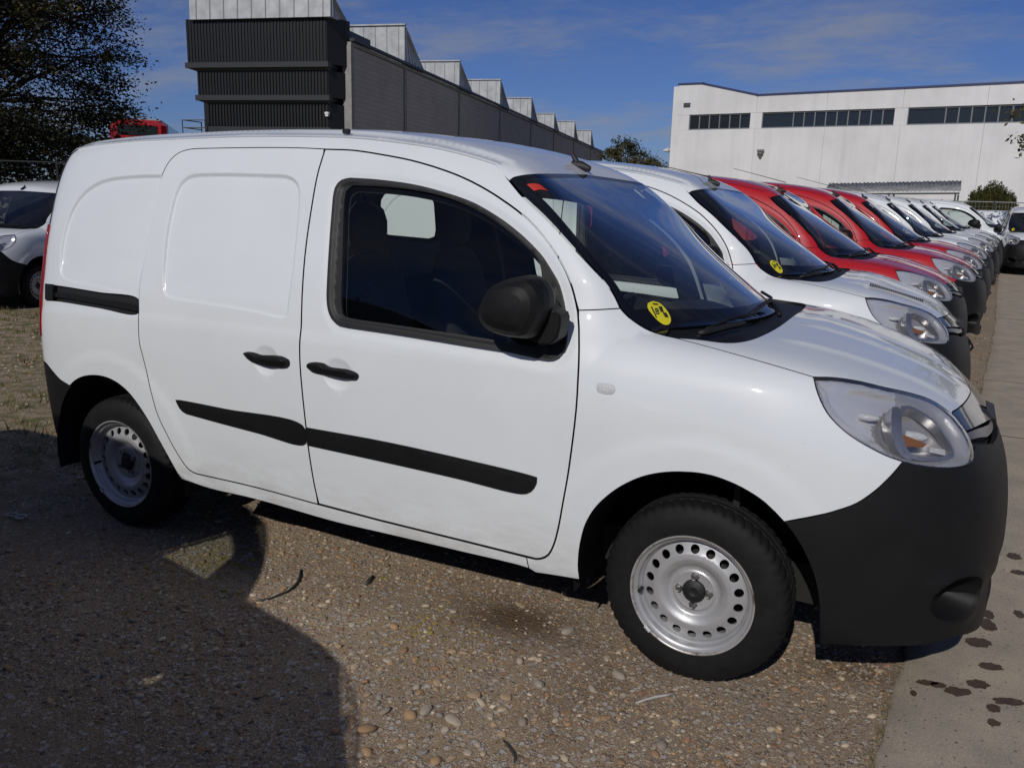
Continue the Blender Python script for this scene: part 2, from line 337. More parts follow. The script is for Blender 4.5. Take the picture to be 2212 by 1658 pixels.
def solve(par,q,e=None):
    """surface points and outward normals at 2-D parameters q; e = inward offset along the ray"""
    O,D=par.rays(q)
    if par is Flank:
        s=Flank.start(q); O=O+D*s[:,None]; t=root(O,D,0.,1.2,60)
    elif par is Nose: 
        O=O-D*1.35; t=root(O,D,0.,1.5,60)
    elif par is Top: t=root(O,D,0.,1.9,60)
    else: t=root(O,D,0.,1.6,60)
    bad=np.isnan(t); 
    if bad.any(): t[bad]=np.nanmean(t) if (~bad).any() else .5
    P=O+D*t[:,None]; G=grad(P)
    if e is not None:
        h=.003
        dg=(G*D).sum(1); dg=np.where(np.abs(dg)<.12,-.12,dg)
        ev=e(q); ex=(e(q+[h,0])-e(q-[h,0]))/(2*h); ey=(e(q+[0,h])-e(q-[0,h]))/(2*h)
        # tangent vectors of the displaced sheet by small parameter steps
        if par is Nose: pass
        e1=np.gradient
        if par is Flank: ax=np.tile([1.,0,0],(len(q),1)); ay=np.tile([0,SA,CA],(len(q),1))
        elif par is Top: ax=np.tile([1.,0,0],(len(q),1)); ay=np.tile([0,1.,0],(len(q),1))
        elif par is Back: ax=np.tile([0,1.,0],(len(q),1)); ay=np.tile([0,0,1.],(len(q),1))
        else:
            c,s=np.cos(q[:,0]),np.sin(q[:,0]); r=np.hypot(P[:,0]-AX,P[:,1]); ax=np.c_[-s,c,0*c]*r[:,None]; ay=np.c_[-S2*c,-S2*s,np.full_like(c,C2)]
        tx=-(G*ax).sum(1)/dg; ty=-(G*ay).sum(1)/dg
        T1=ax+D*(tx+ex)[:,None]; T2=ay+D*(ty+ey)[:,None]
        n=np.cross(T1,T2); n/=np.linalg.norm(n,axis=1,keepdims=True)
        sg=np.sign((n*G).sum(1)); n*=np.where(sg==0,1,sg)[:,None]
        P=P+D*ev[:,None]; G=n
    return P,G
def inside(poly,pts):
    x,y=pts[:,0],pts[:,1]; c=np.zeros(len(pts),bool); n=len(poly)
    for i in range(n):
        x1,y1=poly[i];x2,y2=poly[(i+1)%n]
        if y1==y2: continue
        m=((y1>y)!=(y2>y))&(x<(x2-x1)*(y-y1)/(y2-y1)+x1); c^=m
    return c
def sdist(poly,pts,closed=True):
    d=np.full(len(pts),9.); n=len(poly)
    for i in range(n if closed else n-1):
        a=poly[i];b=poly[(i+1)%n]; ab=b-a; L2=ab@ab
        if L2<1e-12: continue
        t=np.clip(((pts-a)@ab)/L2,0,1); q=pts-a-t[:,None]*ab; d=np.minimum(d,np.hypot(q[:,0],q[:,1]))
    return d
def area(p): x,y=p[:,0],p[:,1]; return .5*(x@np.roll(y,-1)-y@np.roll(x,-1))
def offset(p,d):
    """move a closed outline inwards by d (negative = outwards)"""
    p=np.asarray(p); s=1 if area(p)>0 else -1
    e=np.roll(p,-1,0)-p; e/=np.maximum(np.linalg.norm(e,axis=1,keepdims=True),1e-9); n=np.c_[-e[:,1],e[:,0]]*s
    m=n+np.roll(n,1,0); l=(m*m).sum(1,keepdims=True)/2; m=m/np.maximum(l,.45)
    return p+m*d
def clean(p,eps=.0015):
    o=[p[0]]
    for q in p[1:]:
        if np.hypot(*(q-o[-1]))>eps: o.append(q)
    if np.hypot(*(o[0]-o[-1]))<eps: o.pop()
    return np.array(o)
def dens(p,step):
    o=[]
    for i in range(len(p)):
        a=p[i];b=p[(i+1)%len(p)]; k=max(1,int(math.ceil(np.hypot(*(b-a))/step)))
        for j in range(k): o.append(a+(b-a)*j/k)
    return np.array(o)
def fill(outer,holes=(),step=.03,extra=(),gap=.35,lines=()):
    """constrained triangulation of outer minus holes, with inner points"""
    loops=[dens(clean(np.asarray(outer)),step)]+[dens(clean(np.asarray(h)),step) for h in holes]
    pts=np.vstack(loops); E=[];k=0
    for l in loops: E+=[(k+i,k+(i+1)%len(l)) for i in range(len(l))]; k+=len(l)
    for l in lines:
        l=np.asarray(l); E+=[(k+i,k+i+1) for i in range(len(l)-1)]; pts=np.vstack([pts,l]); k+=len(l)
    lo=loops[0].min(0);hi=loops[0].max(0)
    gx=np.arange(lo[0]+step/2,hi[0],step);gy=np.arange(lo[1]+step/2,hi[1],step*.87)
    g=np.array([(x+(step/2 if j%2 else 0),y) for j,y in enumerate(gy) for x in gx]) if len(gx) and len(gy) else np.zeros((0,2))
    if len(extra): g=np.vstack([g,np.asarray(extra)]) if len(g) else np.asarray(extra)
    if len(g):
        m=inside(loops[0],g)
        for h in loops[1:]: m&=~inside(h,g)
        g=g[m]
    if len(g):
        d=np.full(len(g),9.)
        for l in loops: d=np.minimum(d,sdist(l,g))
        g=g[d>step*gap]
    allp=np.vstack([pts,g]) if len(g) else pts
    r=delaunay_2d_cdt([Vector(p) for p in allp],E,[],0,1e-7)
    V=np.array([(v.x,v.y) for v in r[0]]); F=np.array([f for f in r[2] if len(f)==3])
    c=V[F].mean(1); m=inside(loops[0],c)
    for h in loops[1:]: m&=~inside(h,c)
    F=F[m]
    a=V[F]; ar=(a[:,1,0]-a[:,0,0])*(a[:,2,1]-a[:,0,1])-(a[:,1,1]-a[:,0,1])*(a[:,2,0]-a[:,0,0])
    F=F[np.abs(ar)>1e-9]; ar=ar[np.abs(ar)>1e-9]
    F[ar<0]=F[ar<0][:,::-1]
    used=np.unique(F); mp=-np.ones(len(V),int); mp[used]=np.arange(len(used))
    return V[used],mp[F]
def bedges(F):
    cnt={}
    for f in F:
        for i in range(3):
            a,b=int(f[i]),int(f[(i+1)%3]); cnt[(a,b)]=1
    return [(a,b) for (a,b) in cnt if (b,a) not in cnt]
def sheet(name,par,outer,mats,parent,holes=(),step=.03,e=None,extra=(),flange=.016,cls=None,lines=(),mirror=False,fmat=1):
    V2,F=fill(outer,holes,step,extra,lines=lines)
    P,G=solve(par,V2,e)
    n=len(P); mi=np.zeros(len(F),int)
    a,b,c=P[F[:,0]],P[F[:,1]],P[F[:,2]]
    fn=np.cross(b-a,c-a); flip=((fn*G[F[:,0]]).sum(1)<0).sum()>len(F)/2
    if flip: F=F[:,::-1]
    if cls is not None: mi=cls(V2[F].mean(1))
    V=P;NN=G;faces=[tuple(f) for f in F]; MI=list(mi)
    if flange:
        be=bedges(F); vs=sorted({v for q in be for v in q}); k1={v:n+i for i,v in enumerate(vs)}; k2={v:n+len(vs)+i for i,v in enumerate(vs)}
        # edge outward direction
        od=np.zeros((n,3))
        for (i,j) in be:
            d=np.cross(P[j]-P[i],G[i]); l=np.linalg.norm(d); 
            if l>0: od[i]+=d/l; od[j]+=d/l
        od=od[vs]; od/=np.maximum(np.linalg.norm(od,axis=1,keepdims=True),1e-9)
        V=np.vstack([P,P[vs],P[vs]-G[vs]*flange]); NN=np.vstack([G,od,od])
        for (i,j) in be: faces.append((k1[j],k1[i],k2[i],k2[j])); MI.append(fmat if len(mats)>1 else 0)
    o=mk(name,V,faces,NN,MI,mats,parent)
    if mirror is not None and mirror is not False:
        V3=V*[1,-1,1]; N3=NN*[1,-1,1]; o2=mk(name,V3,[f[::-1] for f in faces],N3,MI,mats,parent if mirror is True else mirror)
        return o,o2
    return o
def mk(name,V,faces,NN,MI,mats,parent):
    me=bpy.data.meshes.new(name); me.from_pydata(V.tolist(),[],[tuple(map(int,f)) for f in faces]); me.update()
    o=link(name,me,parent,mats,True); me.polygons.foreach_set('material_index',list(map(int,MI)))
    me.normals_split_custom_set_from_vertices(NN.tolist()); return o
def mir(V,F,mats,name,parent): return meshobj(name,[(v[0],-v[1],v[2]) for v in V],[f[::-1] for f in F],mats,parent)
def mirror_copy(o,parent):
    """a part mirrored to the other flank"""
    me=o.data.copy(); n=len(me.vertices); co=np.empty(n*3); me.vertices.foreach_get('co',co); co=co.reshape(-1,3)*[1,-1,1]
    V=co; faces=[tuple(p.vertices)[::-1] for p in me.polygons]; mi=[p.material_index for p in me.polygons]; sm=[p.use_smooth for p in me.polygons]
    m2=bpy.data.meshes.new(o.name.split('.')[0]); m2.from_pydata(V.tolist(),[],faces); m2.update()
    for m in me.materials: m2.materials.append(m)
    m2.polygons.foreach_set('material_index',mi); m2.polygons.foreach_set('use_smooth',sm)
    se=[e for e in me.edges if e.use_edge_sharp]
    if se: m2.set_sharp_from_angle(angle=math.radians(35))
    c=bpy.data.objects.new(o.name.split('.')[0],m2); COL.objects.link(c); c.parent=parent
    bpy.data.meshes.remove(me)
    return c

# ---------------------------------------------------------------- outlines measured on the van (metres)
DATA={'door_top':[[-1.6218,-0.6684,1.7357],[-1.5211,-0.6697,1.7336],[-1.481,-0.6709,1.7315],[-1.4609,-0.6718,1.7298],[-1.401,-0.6755,1.7233],[-1.3015,-0.6827,1.71],[-1.2419,-0.6868,1.7012],[-1.2023,-0.6895,1.6944],[-1.1629,-0.6923,1.6866],[-1.1041,-0.6966,1.6733],[-1.0458,-0.701,1.6582],[-1.0073,-0.7041,1.6471],[-0.9691,-0.7076,1.6347],[-0.9314,-0.7115,1.6211],[-0.8943,-0.7157,1.6061],[-0.8576,-0.7202,1.5901],[-0.8215,-0.7248,1.5729],[-0.7684,-0.7321,1.5452],[-0.7335,-0.7369,1.5255],[-0.6997,-0.742,1.5043],[-0.6834,-0.7448,1.4929],[-0.6518,-0.7509,1.4687],[-0.6216,-0.7574,1.4429],[-0.5927,-0.7645,1.4157],[-0.5652,-0.7719,1.3873],[-0.5522,-0.7759,1.3724],[-0.528,-0.7844,1.3414],[-0.5166,-0.7889,1.3254],[-0.506,-0.7934,1.309],[-0.4962,-0.7973,1.2918],[-0.4874,-0.8007,1.274],[-0.4794,-0.8043,1.2559],[-0.4719,-0.8082,1.2376],[-0.4578,-0.8173,1.2011]],
'door_front':[[-0.4578,-0.8173,1.2011],[-0.4529,-0.8232,1.1827],[-0.4478,-0.8299,1.1646],[-0.4428,-0.8373,1.1469],[-0.4295,-0.8624,1.0943],[-0.4257,-0.87,1.0764],[-0.4224,-0.877,1.058],[-0.4196,-0.883,1.0392],[-0.4176,-0.8877,1.02],[-0.4161,-0.8914,1.0005],[-0.4128,-0.9005,0.9416],[-0.412,-0.9052,0.9021],[-0.4122,-0.907,0.8823],[-0.4137,-0.9093,0.8426],[-0.4162,-0.9106,0.8029],[-0.4209,-0.9118,0.7434],[-0.4264,-0.9123,0.6839],[-0.4328,-0.9124,0.6245],[-0.4403,-0.9112,0.5653],[-0.4484,-0.909,0.5062],[-0.4548,-0.9071,0.467],[-0.463,-0.905,0.4281],[-0.468,-0.9038,0.4088],[-0.4742,-0.9023,0.39],[-0.4817,-0.9007,0.3716],[-0.4913,-0.899,0.3543],[-0.5056,-0.8975,0.3408],[-0.5231,-0.8964,0.3314],[-0.5423,-0.8958,0.3262]],
'door_bottom':[[-0.5423,-0.8958,0.3262],[-0.8028,-0.8965,0.3314],[-1.2035,-0.8952,0.3371],[-1.504,-0.8946,0.3466]],
'bpillar':[[-1.504,-0.8946,0.3466],[-1.5109,-0.8988,0.3857],[-1.518,-0.9019,0.4249],[-1.5237,-0.9044,0.4643],[-1.5311,-0.9076,0.5237],[-1.5374,-0.9101,0.5832],[-1.5408,-0.9113,0.623],[-1.556,-0.9128,0.782],[-1.5626,-0.9126,0.8616],[-1.566,-0.9113,0.9013],[-1.569,-0.909,0.9411],[-1.5705,-0.9062,0.9809],[-1.5704,-0.9028,1.0207],[-1.5711,-0.898,1.0603],[-1.572,-0.8951,1.08],[-1.5754,-0.8881,1.1192],[-1.5826,-0.8746,1.1771],[-1.5894,-0.8562,1.2545],[-1.5931,-0.8457,1.2929],[-1.597,-0.8341,1.3309],[-1.6004,-0.822,1.3688],[-1.6044,-0.8032,1.4255],[-1.6105,-0.7696,1.5193],[-1.6151,-0.7477,1.5749],[-1.618,-0.7321,1.6115],[-1.6201,-0.7153,1.6477],[-1.6205,-0.7065,1.6656],[-1.6204,-0.6882,1.7011],[-1.6207,-0.6785,1.7186],[-1.6218,-0.6684,1.7357]],
'win_out':[[-1.4502,-0.7285,1.6212],[-1.4699,-0.7299,1.618],[-1.4888,-0.7324,1.6122],[-1.5034,-0.7378,1.5998],[-1.511,-0.7449,1.583],[-1.5115,-0.7525,1.5645],[-1.5099,-0.7599,1.546],[-1.5007,-0.7809,1.4905],[-1.4922,-0.8008,1.4345],[-1.4838,-0.8197,1.3781],[-1.4756,-0.8377,1.3215],[-1.4705,-0.8491,1.2834],[-1.4658,-0.8593,1.245],[-1.4595,-0.873,1.1869],[-1.4558,-0.8775,1.1678],[-1.451,-0.882,1.1489],[-1.444,-0.8863,1.1307],[-1.4343,-0.8901,1.1136],[-1.4219,-0.893,1.0983],[-1.4058,-0.895,1.0866],[-1.3874,-0.8963,1.0791],[-1.3475,-0.897,1.076],[-1.1675,-0.8983,1.0714],[-1.0875,-0.8987,1.0686],[-0.9475,-0.8987,1.0628],[-0.8076,-0.8983,1.0562],[-0.7076,-0.8971,1.0524],[-0.6477,-0.8963,1.0483],[-0.5681,-0.8951,1.0399],[-0.5482,-0.8944,1.0383],[-0.5282,-0.8934,1.0377],[-0.5086,-0.8913,1.0409],[-0.4917,-0.8873,1.0504],[-0.48,-0.8813,1.0653],[-0.4746,-0.8739,1.083],[-0.4739,-0.8658,1.1013],[-0.4761,-0.8572,1.1192],[-0.4802,-0.8488,1.1369],[-0.4849,-0.8409,1.1547],[-0.4902,-0.8338,1.1726],[-0.4962,-0.8275,1.1906],[-0.5025,-0.8219,1.2088],[-0.5093,-0.8169,1.2269],[-0.5169,-0.8124,1.2449],[-0.525,-0.8084,1.2627],[-0.5339,-0.8048,1.2803],[-0.5441,-0.8014,1.2971],[-0.556,-0.7977,1.3128],[-0.5947,-0.7863,1.3572],[-0.6084,-0.7827,1.3713],[-0.623,-0.7794,1.3846],[-0.654,-0.7736,1.4093],[-0.6862,-0.7683,1.4325],[-0.7027,-0.7658,1.4435],[-0.7365,-0.7612,1.4645],[-0.7711,-0.7569,1.4842],[-0.8066,-0.7531,1.5022],[-0.8427,-0.7494,1.5191],[-0.8793,-0.746,1.5348],[-0.898,-0.7446,1.5419],[-0.9361,-0.7424,1.554],[-0.9747,-0.7409,1.5644],[-1.0331,-0.739,1.578],[-1.0919,-0.7371,1.5903],[-1.1313,-0.7359,1.5972],[-1.1709,-0.735,1.6029],[-1.2106,-0.7341,1.6075],[-1.2704,-0.7327,1.6129],[-1.3502,-0.7302,1.6182],[-1.4502,-0.7285,1.6212]],
'win_in':[[-1.4319,-0.7393,1.5971],[-1.4497,-0.7428,1.5888],[-1.4605,-0.7489,1.574],[-1.4607,-0.7564,1.5555],[-1.4589,-0.7637,1.537],[-1.4518,-0.7776,1.5002],[-1.4354,-0.8039,1.4264],[-1.4244,-0.8225,1.3704],[-1.4137,-0.8403,1.3142],[-1.4041,-0.8566,1.2572],[-1.3951,-0.875,1.1799],[-1.3918,-0.8795,1.1607],[-1.3869,-0.884,1.1418],[-1.3791,-0.8881,1.124],[-1.3617,-0.89,1.1157],[-1.3418,-0.8907,1.1131],[-1.3219,-0.8911,1.1117],[-1.2619,-0.8917,1.1095],[-1.1819,-0.892,1.1077],[-1.102,-0.892,1.1048],[-0.8621,-0.8896,1.0957],[-0.7622,-0.888,1.0913],[-0.6425,-0.8863,1.0827],[-0.6026,-0.8848,1.0812],[-0.5827,-0.8833,1.0821],[-0.5652,-0.8796,1.0892],[-0.5637,-0.8721,1.1074],[-0.5671,-0.8642,1.1254],[-0.5751,-0.8486,1.1613],[-0.5784,-0.8412,1.1797],[-0.5815,-0.8345,1.1982],[-0.5875,-0.8223,1.2359],[-0.5905,-0.8169,1.2549],[-0.5972,-0.8072,1.2931],[-0.6018,-0.8021,1.3119],[-0.6079,-0.7966,1.3301],[-0.6158,-0.7914,1.3477],[-0.6272,-0.7871,1.3635],[-0.6417,-0.7838,1.3768],[-0.6574,-0.7811,1.3889],[-0.7063,-0.7736,1.4228],[-0.7567,-0.7666,1.4547],[-0.7913,-0.7624,1.4743],[-0.8266,-0.7583,1.4926],[-0.8446,-0.7565,1.5012],[-0.8813,-0.7533,1.5169],[-0.9186,-0.7505,1.531],[-0.9565,-0.7482,1.5436],[-0.995,-0.7464,1.5545],[-1.0339,-0.7452,1.5634],[-1.0732,-0.7444,1.5708],[-1.1128,-0.7438,1.577],[-1.1723,-0.743,1.5846],[-1.2121,-0.7426,1.5883],[-1.272,-0.7418,1.5923],[-1.3319,-0.7405,1.5952],[-1.4319,-0.7393,1.5971]],
'sail':[[-0.6164,-0.789,1.3552],[-0.6019,-0.7997,1.3193],[-0.5969,-0.805,1.3006],[-0.5932,-0.8099,1.2815],[-0.5871,-0.8201,1.2431],[-0.5814,-0.832,1.2052],[-0.5785,-0.8386,1.1865],[-0.5727,-0.8535,1.1496],[-0.5665,-0.8697,1.1134],[-0.565,-0.8773,1.095],[-0.569,-0.8843,1.077],[-0.5739,-0.8897,1.0615],[-0.5579,-0.8921,1.0497],[-0.539,-0.8926,1.0436],[-0.519,-0.8912,1.044],[-0.5003,-0.8881,1.0502],[-0.4867,-0.8826,1.0637],[-0.48,-0.8753,1.081],[-0.4789,-0.8673,1.0993],[-0.4809,-0.8588,1.1174],[-0.4849,-0.8503,1.1351],[-0.4896,-0.8424,1.153],[-0.4949,-0.8352,1.1709],[-0.501,-0.8288,1.189],[-0.5074,-0.8231,1.2071],[-0.5145,-0.8181,1.2253],[-0.5222,-0.8135,1.2432],[-0.5304,-0.8094,1.261],[-0.5395,-0.8058,1.2786],[-0.5498,-0.8024,1.2955],[-0.5618,-0.7988,1.3112],[-0.5999,-0.7871,1.3563],[-0.6164,-0.789,1.3552]],
'sl_top':[[-1.6255,-0.6683,1.7357],[-1.705,-0.6661,1.7389],[-1.7647,-0.6649,1.7406],[-1.8443,-0.6638,1.7417],[-1.9439,-0.663,1.742],[-2.1031,-0.6628,1.741],[-2.3022,-0.6628,1.7383],[-2.3419,-0.6635,1.7365],[-2.3617,-0.6646,1.7343],[-2.3812,-0.6663,1.731],[-2.4001,-0.6693,1.7256],[-2.4178,-0.6736,1.7177],[-2.4336,-0.6793,1.707],[-2.4463,-0.6864,1.6935],[-2.456,-0.6943,1.678],[-2.4624,-0.7027,1.6612],[-2.4667,-0.7111,1.6437],[-2.4701,-0.7195,1.6259]],
'sl_rear':[[-2.4697,-0.7192,1.6265],[-2.4641,-0.7352,1.5905],[-2.4598,-0.7503,1.5539],[-2.4585,-0.7576,1.5354],[-2.4575,-0.7716,1.4981],[-2.4595,-0.7981,1.423],[-2.4619,-0.8288,1.3284],[-2.4637,-0.8456,1.2711],[-2.4658,-0.8555,1.2326],[-2.4686,-0.8644,1.1939],[-2.4701,-0.8735,1.1551],[-2.4695,-0.8824,1.1163],[-2.4686,-0.886,1.0968],[-2.4657,-0.8921,1.0575],[-2.4623,-0.8968,1.0181],[-2.4592,-0.9029,0.9388],[-2.4576,-0.9042,0.919],[-2.4545,-0.9052,0.8993],[-2.4489,-0.906,0.8803],[-2.4422,-0.9066,0.8615],[-2.4367,-0.9068,0.8424],[-2.4161,-0.907,0.7655],[-2.3941,-0.9066,0.6889],[-2.3785,-0.906,0.6313],[-2.3723,-0.9057,0.6123],[-2.3648,-0.9052,0.5939],[-2.3563,-0.9047,0.5759],[-2.3373,-0.9034,0.541],[-2.2959,-0.9001,0.473],[-2.2734,-0.8983,0.4402],[-2.2494,-0.8962,0.4085],[-2.2367,-0.895,0.3932],[-2.2229,-0.8938,0.379],[-2.2066,-0.8927,0.3676],[-2.1882,-0.892,0.3602],[-2.1685,-0.8918,0.3581],[-2.1486,-0.892,0.3586]],
'sl_bottom':[[-2.1486,-0.892,0.3586],[-1.9283,-0.8931,0.3592],[-1.8282,-0.8937,0.3582],[-1.7282,-0.8941,0.355],[-1.5082,-0.8945,0.3458]],
'emb_slide':[[-2.3283,-0.8772,1.1467],[-2.3386,-0.8682,1.1844],[-2.343,-0.8638,1.2035],[-2.3464,-0.8593,1.2227],[-2.3514,-0.8497,1.2613],[-2.3587,-0.8331,1.3187],[-2.3651,-0.815,1.3757],[-2.3674,-0.8024,1.4138],[-2.3683,-0.7894,1.4517],[-2.3679,-0.7759,1.4895],[-2.367,-0.769,1.5083],[-2.3638,-0.7548,1.5457],[-2.3607,-0.7475,1.5641],[-2.3549,-0.7403,1.5819],[-2.3459,-0.7334,1.5984],[-2.3323,-0.7276,1.6118],[-2.3153,-0.7234,1.6215],[-2.2964,-0.7208,1.6276],[-2.2769,-0.7191,1.6316],[-2.2569,-0.7183,1.6335],[-2.1567,-0.7177,1.6363],[-2.0564,-0.7175,1.6376],[-1.8157,-0.7201,1.6351],[-1.7957,-0.7204,1.6348],[-1.7757,-0.7215,1.6327],[-1.7562,-0.7235,1.6285],[-1.7376,-0.7266,1.622],[-1.7202,-0.7309,1.613],[-1.705,-0.7362,1.6011],[-1.6939,-0.7427,1.5858],[-1.6865,-0.7499,1.5686],[-1.6757,-0.7641,1.5327],[-1.6714,-0.7711,1.5144],[-1.6679,-0.778,1.4959],[-1.6622,-0.7914,1.4585],[-1.6545,-0.8108,1.402],[-1.65,-0.8232,1.3641],[-1.6444,-0.8412,1.307],[-1.642,-0.8522,1.2685],[-1.6414,-0.8573,1.2491],[-1.641,-0.8667,1.2101],[-1.6415,-0.8757,1.171],[-1.6409,-0.8803,1.1515],[-1.6395,-0.8849,1.132],[-1.6392,-0.8891,1.1125],[-1.6449,-0.8924,1.0939],[-1.6628,-0.8936,1.0862],[-1.6828,-0.8937,1.0848],[-1.7028,-0.8934,1.0859],[-1.7826,-0.8914,1.0942],[-1.8627,-0.8901,1.099],[-1.9829,-0.8884,1.104],[-2.2436,-0.8858,1.1114],[-2.2636,-0.8853,1.1129],[-2.2834,-0.8846,1.1156],[-2.3031,-0.8836,1.1196],[-2.3201,-0.8814,1.1289],[-2.3283,-0.8772,1.1467]],
'emb_rear':[[-3.0405,-0.8364,1.1825],[-3.0522,-0.822,1.2392],[-3.0553,-0.8169,1.2581],[-3.0583,-0.8061,1.2962],[-3.0592,-0.7945,1.3342],[-3.0584,-0.7886,1.3531],[-3.0566,-0.7828,1.3721],[-3.0508,-0.7712,1.4096],[-3.0465,-0.7654,1.4281],[-3.0411,-0.7598,1.4463],[-3.0339,-0.7543,1.464],[-3.0249,-0.7492,1.481],[-3.0144,-0.7444,1.4972],[-3.0026,-0.7398,1.5125],[-2.9895,-0.7357,1.5267],[-2.9751,-0.7318,1.5399],[-2.9596,-0.7284,1.5518],[-2.9431,-0.7254,1.5625],[-2.9258,-0.7229,1.5719],[-2.9079,-0.7207,1.5802],[-2.8894,-0.7189,1.5873],[-2.8706,-0.7176,1.5933],[-2.8514,-0.7166,1.5984],[-2.8125,-0.7154,1.6064],[-2.7929,-0.7152,1.6095],[-2.7534,-0.7153,1.614],[-2.6742,-0.7164,1.6198],[-2.5948,-0.7176,1.6237],[-2.4757,-0.7194,1.6259]],
'emb_rear_bot':[[-2.4793,-0.8842,1.1064],[-2.5994,-0.8792,1.1169],[-2.7194,-0.8723,1.126],[-2.7995,-0.8671,1.1309],[-2.8998,-0.8601,1.1343],[-2.9198,-0.8584,1.1355],[-2.9596,-0.8544,1.1394],[-2.9793,-0.852,1.1422],[-2.9987,-0.8492,1.1466],[-3.0171,-0.8456,1.1539],[-3.0333,-0.8413,1.1649],[-3.0405,-0.8364,1.1825]],
'apillar':[[-0.7891,-0.694,1.623],[-0.7447,-0.7098,1.5855],[-0.7295,-0.7142,1.5732],[-0.7138,-0.718,1.5612],[-0.6813,-0.7241,1.5384],[-0.6486,-0.7293,1.5158],[-0.6167,-0.7347,1.492],[-0.555,-0.7453,1.4417],[-0.5244,-0.7496,1.4161],[-0.4938,-0.7529,1.3904],[-0.4634,-0.7548,1.3642],[-0.4333,-0.7555,1.3376],[-0.4035,-0.7543,1.3107],[-0.3895,-0.7532,1.2964],[-0.3765,-0.7523,1.2812],[-0.3641,-0.7517,1.2653],[-0.3526,-0.7519,1.2489],[-0.3321,-0.7556,1.2146]],
'fender_top':[[-0.3321,-0.7556,1.2146],[-0.3178,-0.753,1.1996],[-0.3026,-0.7492,1.1859],[-0.2864,-0.7438,1.1739],[-0.2699,-0.7377,1.1628],[-0.253,-0.7308,1.1526],[-0.236,-0.7224,1.1439],[-0.2172,-0.7238,1.1392],[-0.1973,-0.7291,1.1362],[-0.1769,-0.7328,1.1335],[-0.1355,-0.7349,1.1294]],
'shut':[[-0.1353,-0.7344,1.1294],[-0.0171,-0.7568,1.1147],[0.0419,-0.7679,1.1066],[0.1012,-0.7769,1.0979],[0.1408,-0.7814,1.0915],[0.1806,-0.784,1.0847],[0.2203,-0.7845,1.0773],[0.2598,-0.7828,1.0693],[0.2991,-0.7786,1.0608]],
'aseam':[[-0.457,-0.8156,1.2056],[-0.4375,-0.8109,1.2069],[-0.4182,-0.8054,1.2082],[-0.3993,-0.7986,1.2094],[-0.381,-0.7903,1.2109],[-0.3637,-0.7803,1.2123],[-0.3473,-0.7686,1.2136],[-0.3321,-0.7556,1.2146]],
'cowl_edge':[[-0.1351,-0.7319,1.13],[-0.0977,-0.719,1.1296],[-0.0785,-0.7142,1.129],[-0.0591,-0.7103,1.1281],[-0.0198,-0.7062,1.1257],[-0.0005,-0.7019,1.1249],[0.0176,-0.6939,1.1246],[0.0337,-0.6825,1.1248],[0.0469,-0.6678,1.1256],[0.0575,-0.6512,1.1265],[0.0663,-0.6334,1.1274],[0.0735,-0.615,1.1284],[0.0793,-0.5961,1.1294],[0.084,-0.5769,1.1303],[0.088,-0.5575,1.1311],[0.0945,-0.5185,1.1327],[0.0997,-0.4792,1.134],[0.1039,-0.4399,1.1352],[0.1101,-0.3609,1.1372],[0.114,-0.2818,1.1387],[0.1162,-0.1829,1.1403],[0.1161,-0.0839,1.1416],[0.1136,0.0151,1.1424]],
'ws_top':[[-0.7891,-0.694,1.623],[-0.7776,-0.6831,1.6345],[-0.7615,-0.6725,1.6402],[-0.7469,-0.6592,1.6441],[-0.7361,-0.6425,1.6466],[-0.7295,-0.6236,1.6482],[-0.7261,-0.6038,1.6494],[-0.7249,-0.5838,1.6503],[-0.7243,-0.5637,1.6512],[-0.7259,-0.5235,1.6527],[-0.7304,-0.4633,1.6548],[-0.7511,-0.2631,1.6613],[-0.7596,-0.1629,1.6638],[-0.7657,-0.0624,1.6661],[-0.7697,0.0381,1.6684]],
'hl_rear':[[0.3011,-0.7798,1.0597],[0.3066,-0.7958,1.0486],[0.3132,-0.8091,1.0349],[0.3214,-0.8187,1.019],[0.3309,-0.8252,1.0023],[0.3413,-0.8299,0.9856],[0.3531,-0.833,0.9694],[0.3667,-0.8343,0.9544],[0.3815,-0.8344,0.9406],[0.3971,-0.8334,0.9276],[0.4133,-0.8317,0.9156],[0.4301,-0.8292,0.9045],[0.4475,-0.8259,0.8946],[0.4652,-0.822,0.8854],[0.5006,-0.8129,0.868],[0.5184,-0.8074,0.86],[0.5364,-0.8012,0.8528],[0.5722,-0.7864,0.8411]],
'hl_bot':[[0.5722,-0.7864,0.8411],[0.6075,-0.7686,0.8328],[0.6248,-0.7587,0.8291],[0.6416,-0.7479,0.8264],[0.658,-0.7363,0.8243],[0.6738,-0.7239,0.8223],[0.6891,-0.7108,0.8203],[0.7036,-0.6968,0.819],[0.7171,-0.6819,0.8182],[0.7296,-0.666,0.818],[0.741,-0.6493,0.8184],[0.7513,-0.632,0.8191],[0.7588,-0.6139,0.8235],[0.762,-0.5964,0.8331]],
'hl_front':[[0.762,-0.5964,0.8331],[0.7604,-0.5822,0.846],[0.757,-0.5684,0.8591],[0.7505,-0.5566,0.873],[0.7422,-0.5458,0.8868],[0.7317,-0.5375,0.9007],[0.7197,-0.5309,0.9144],[0.7068,-0.5257,0.9278],[0.6937,-0.5191,0.9404]],
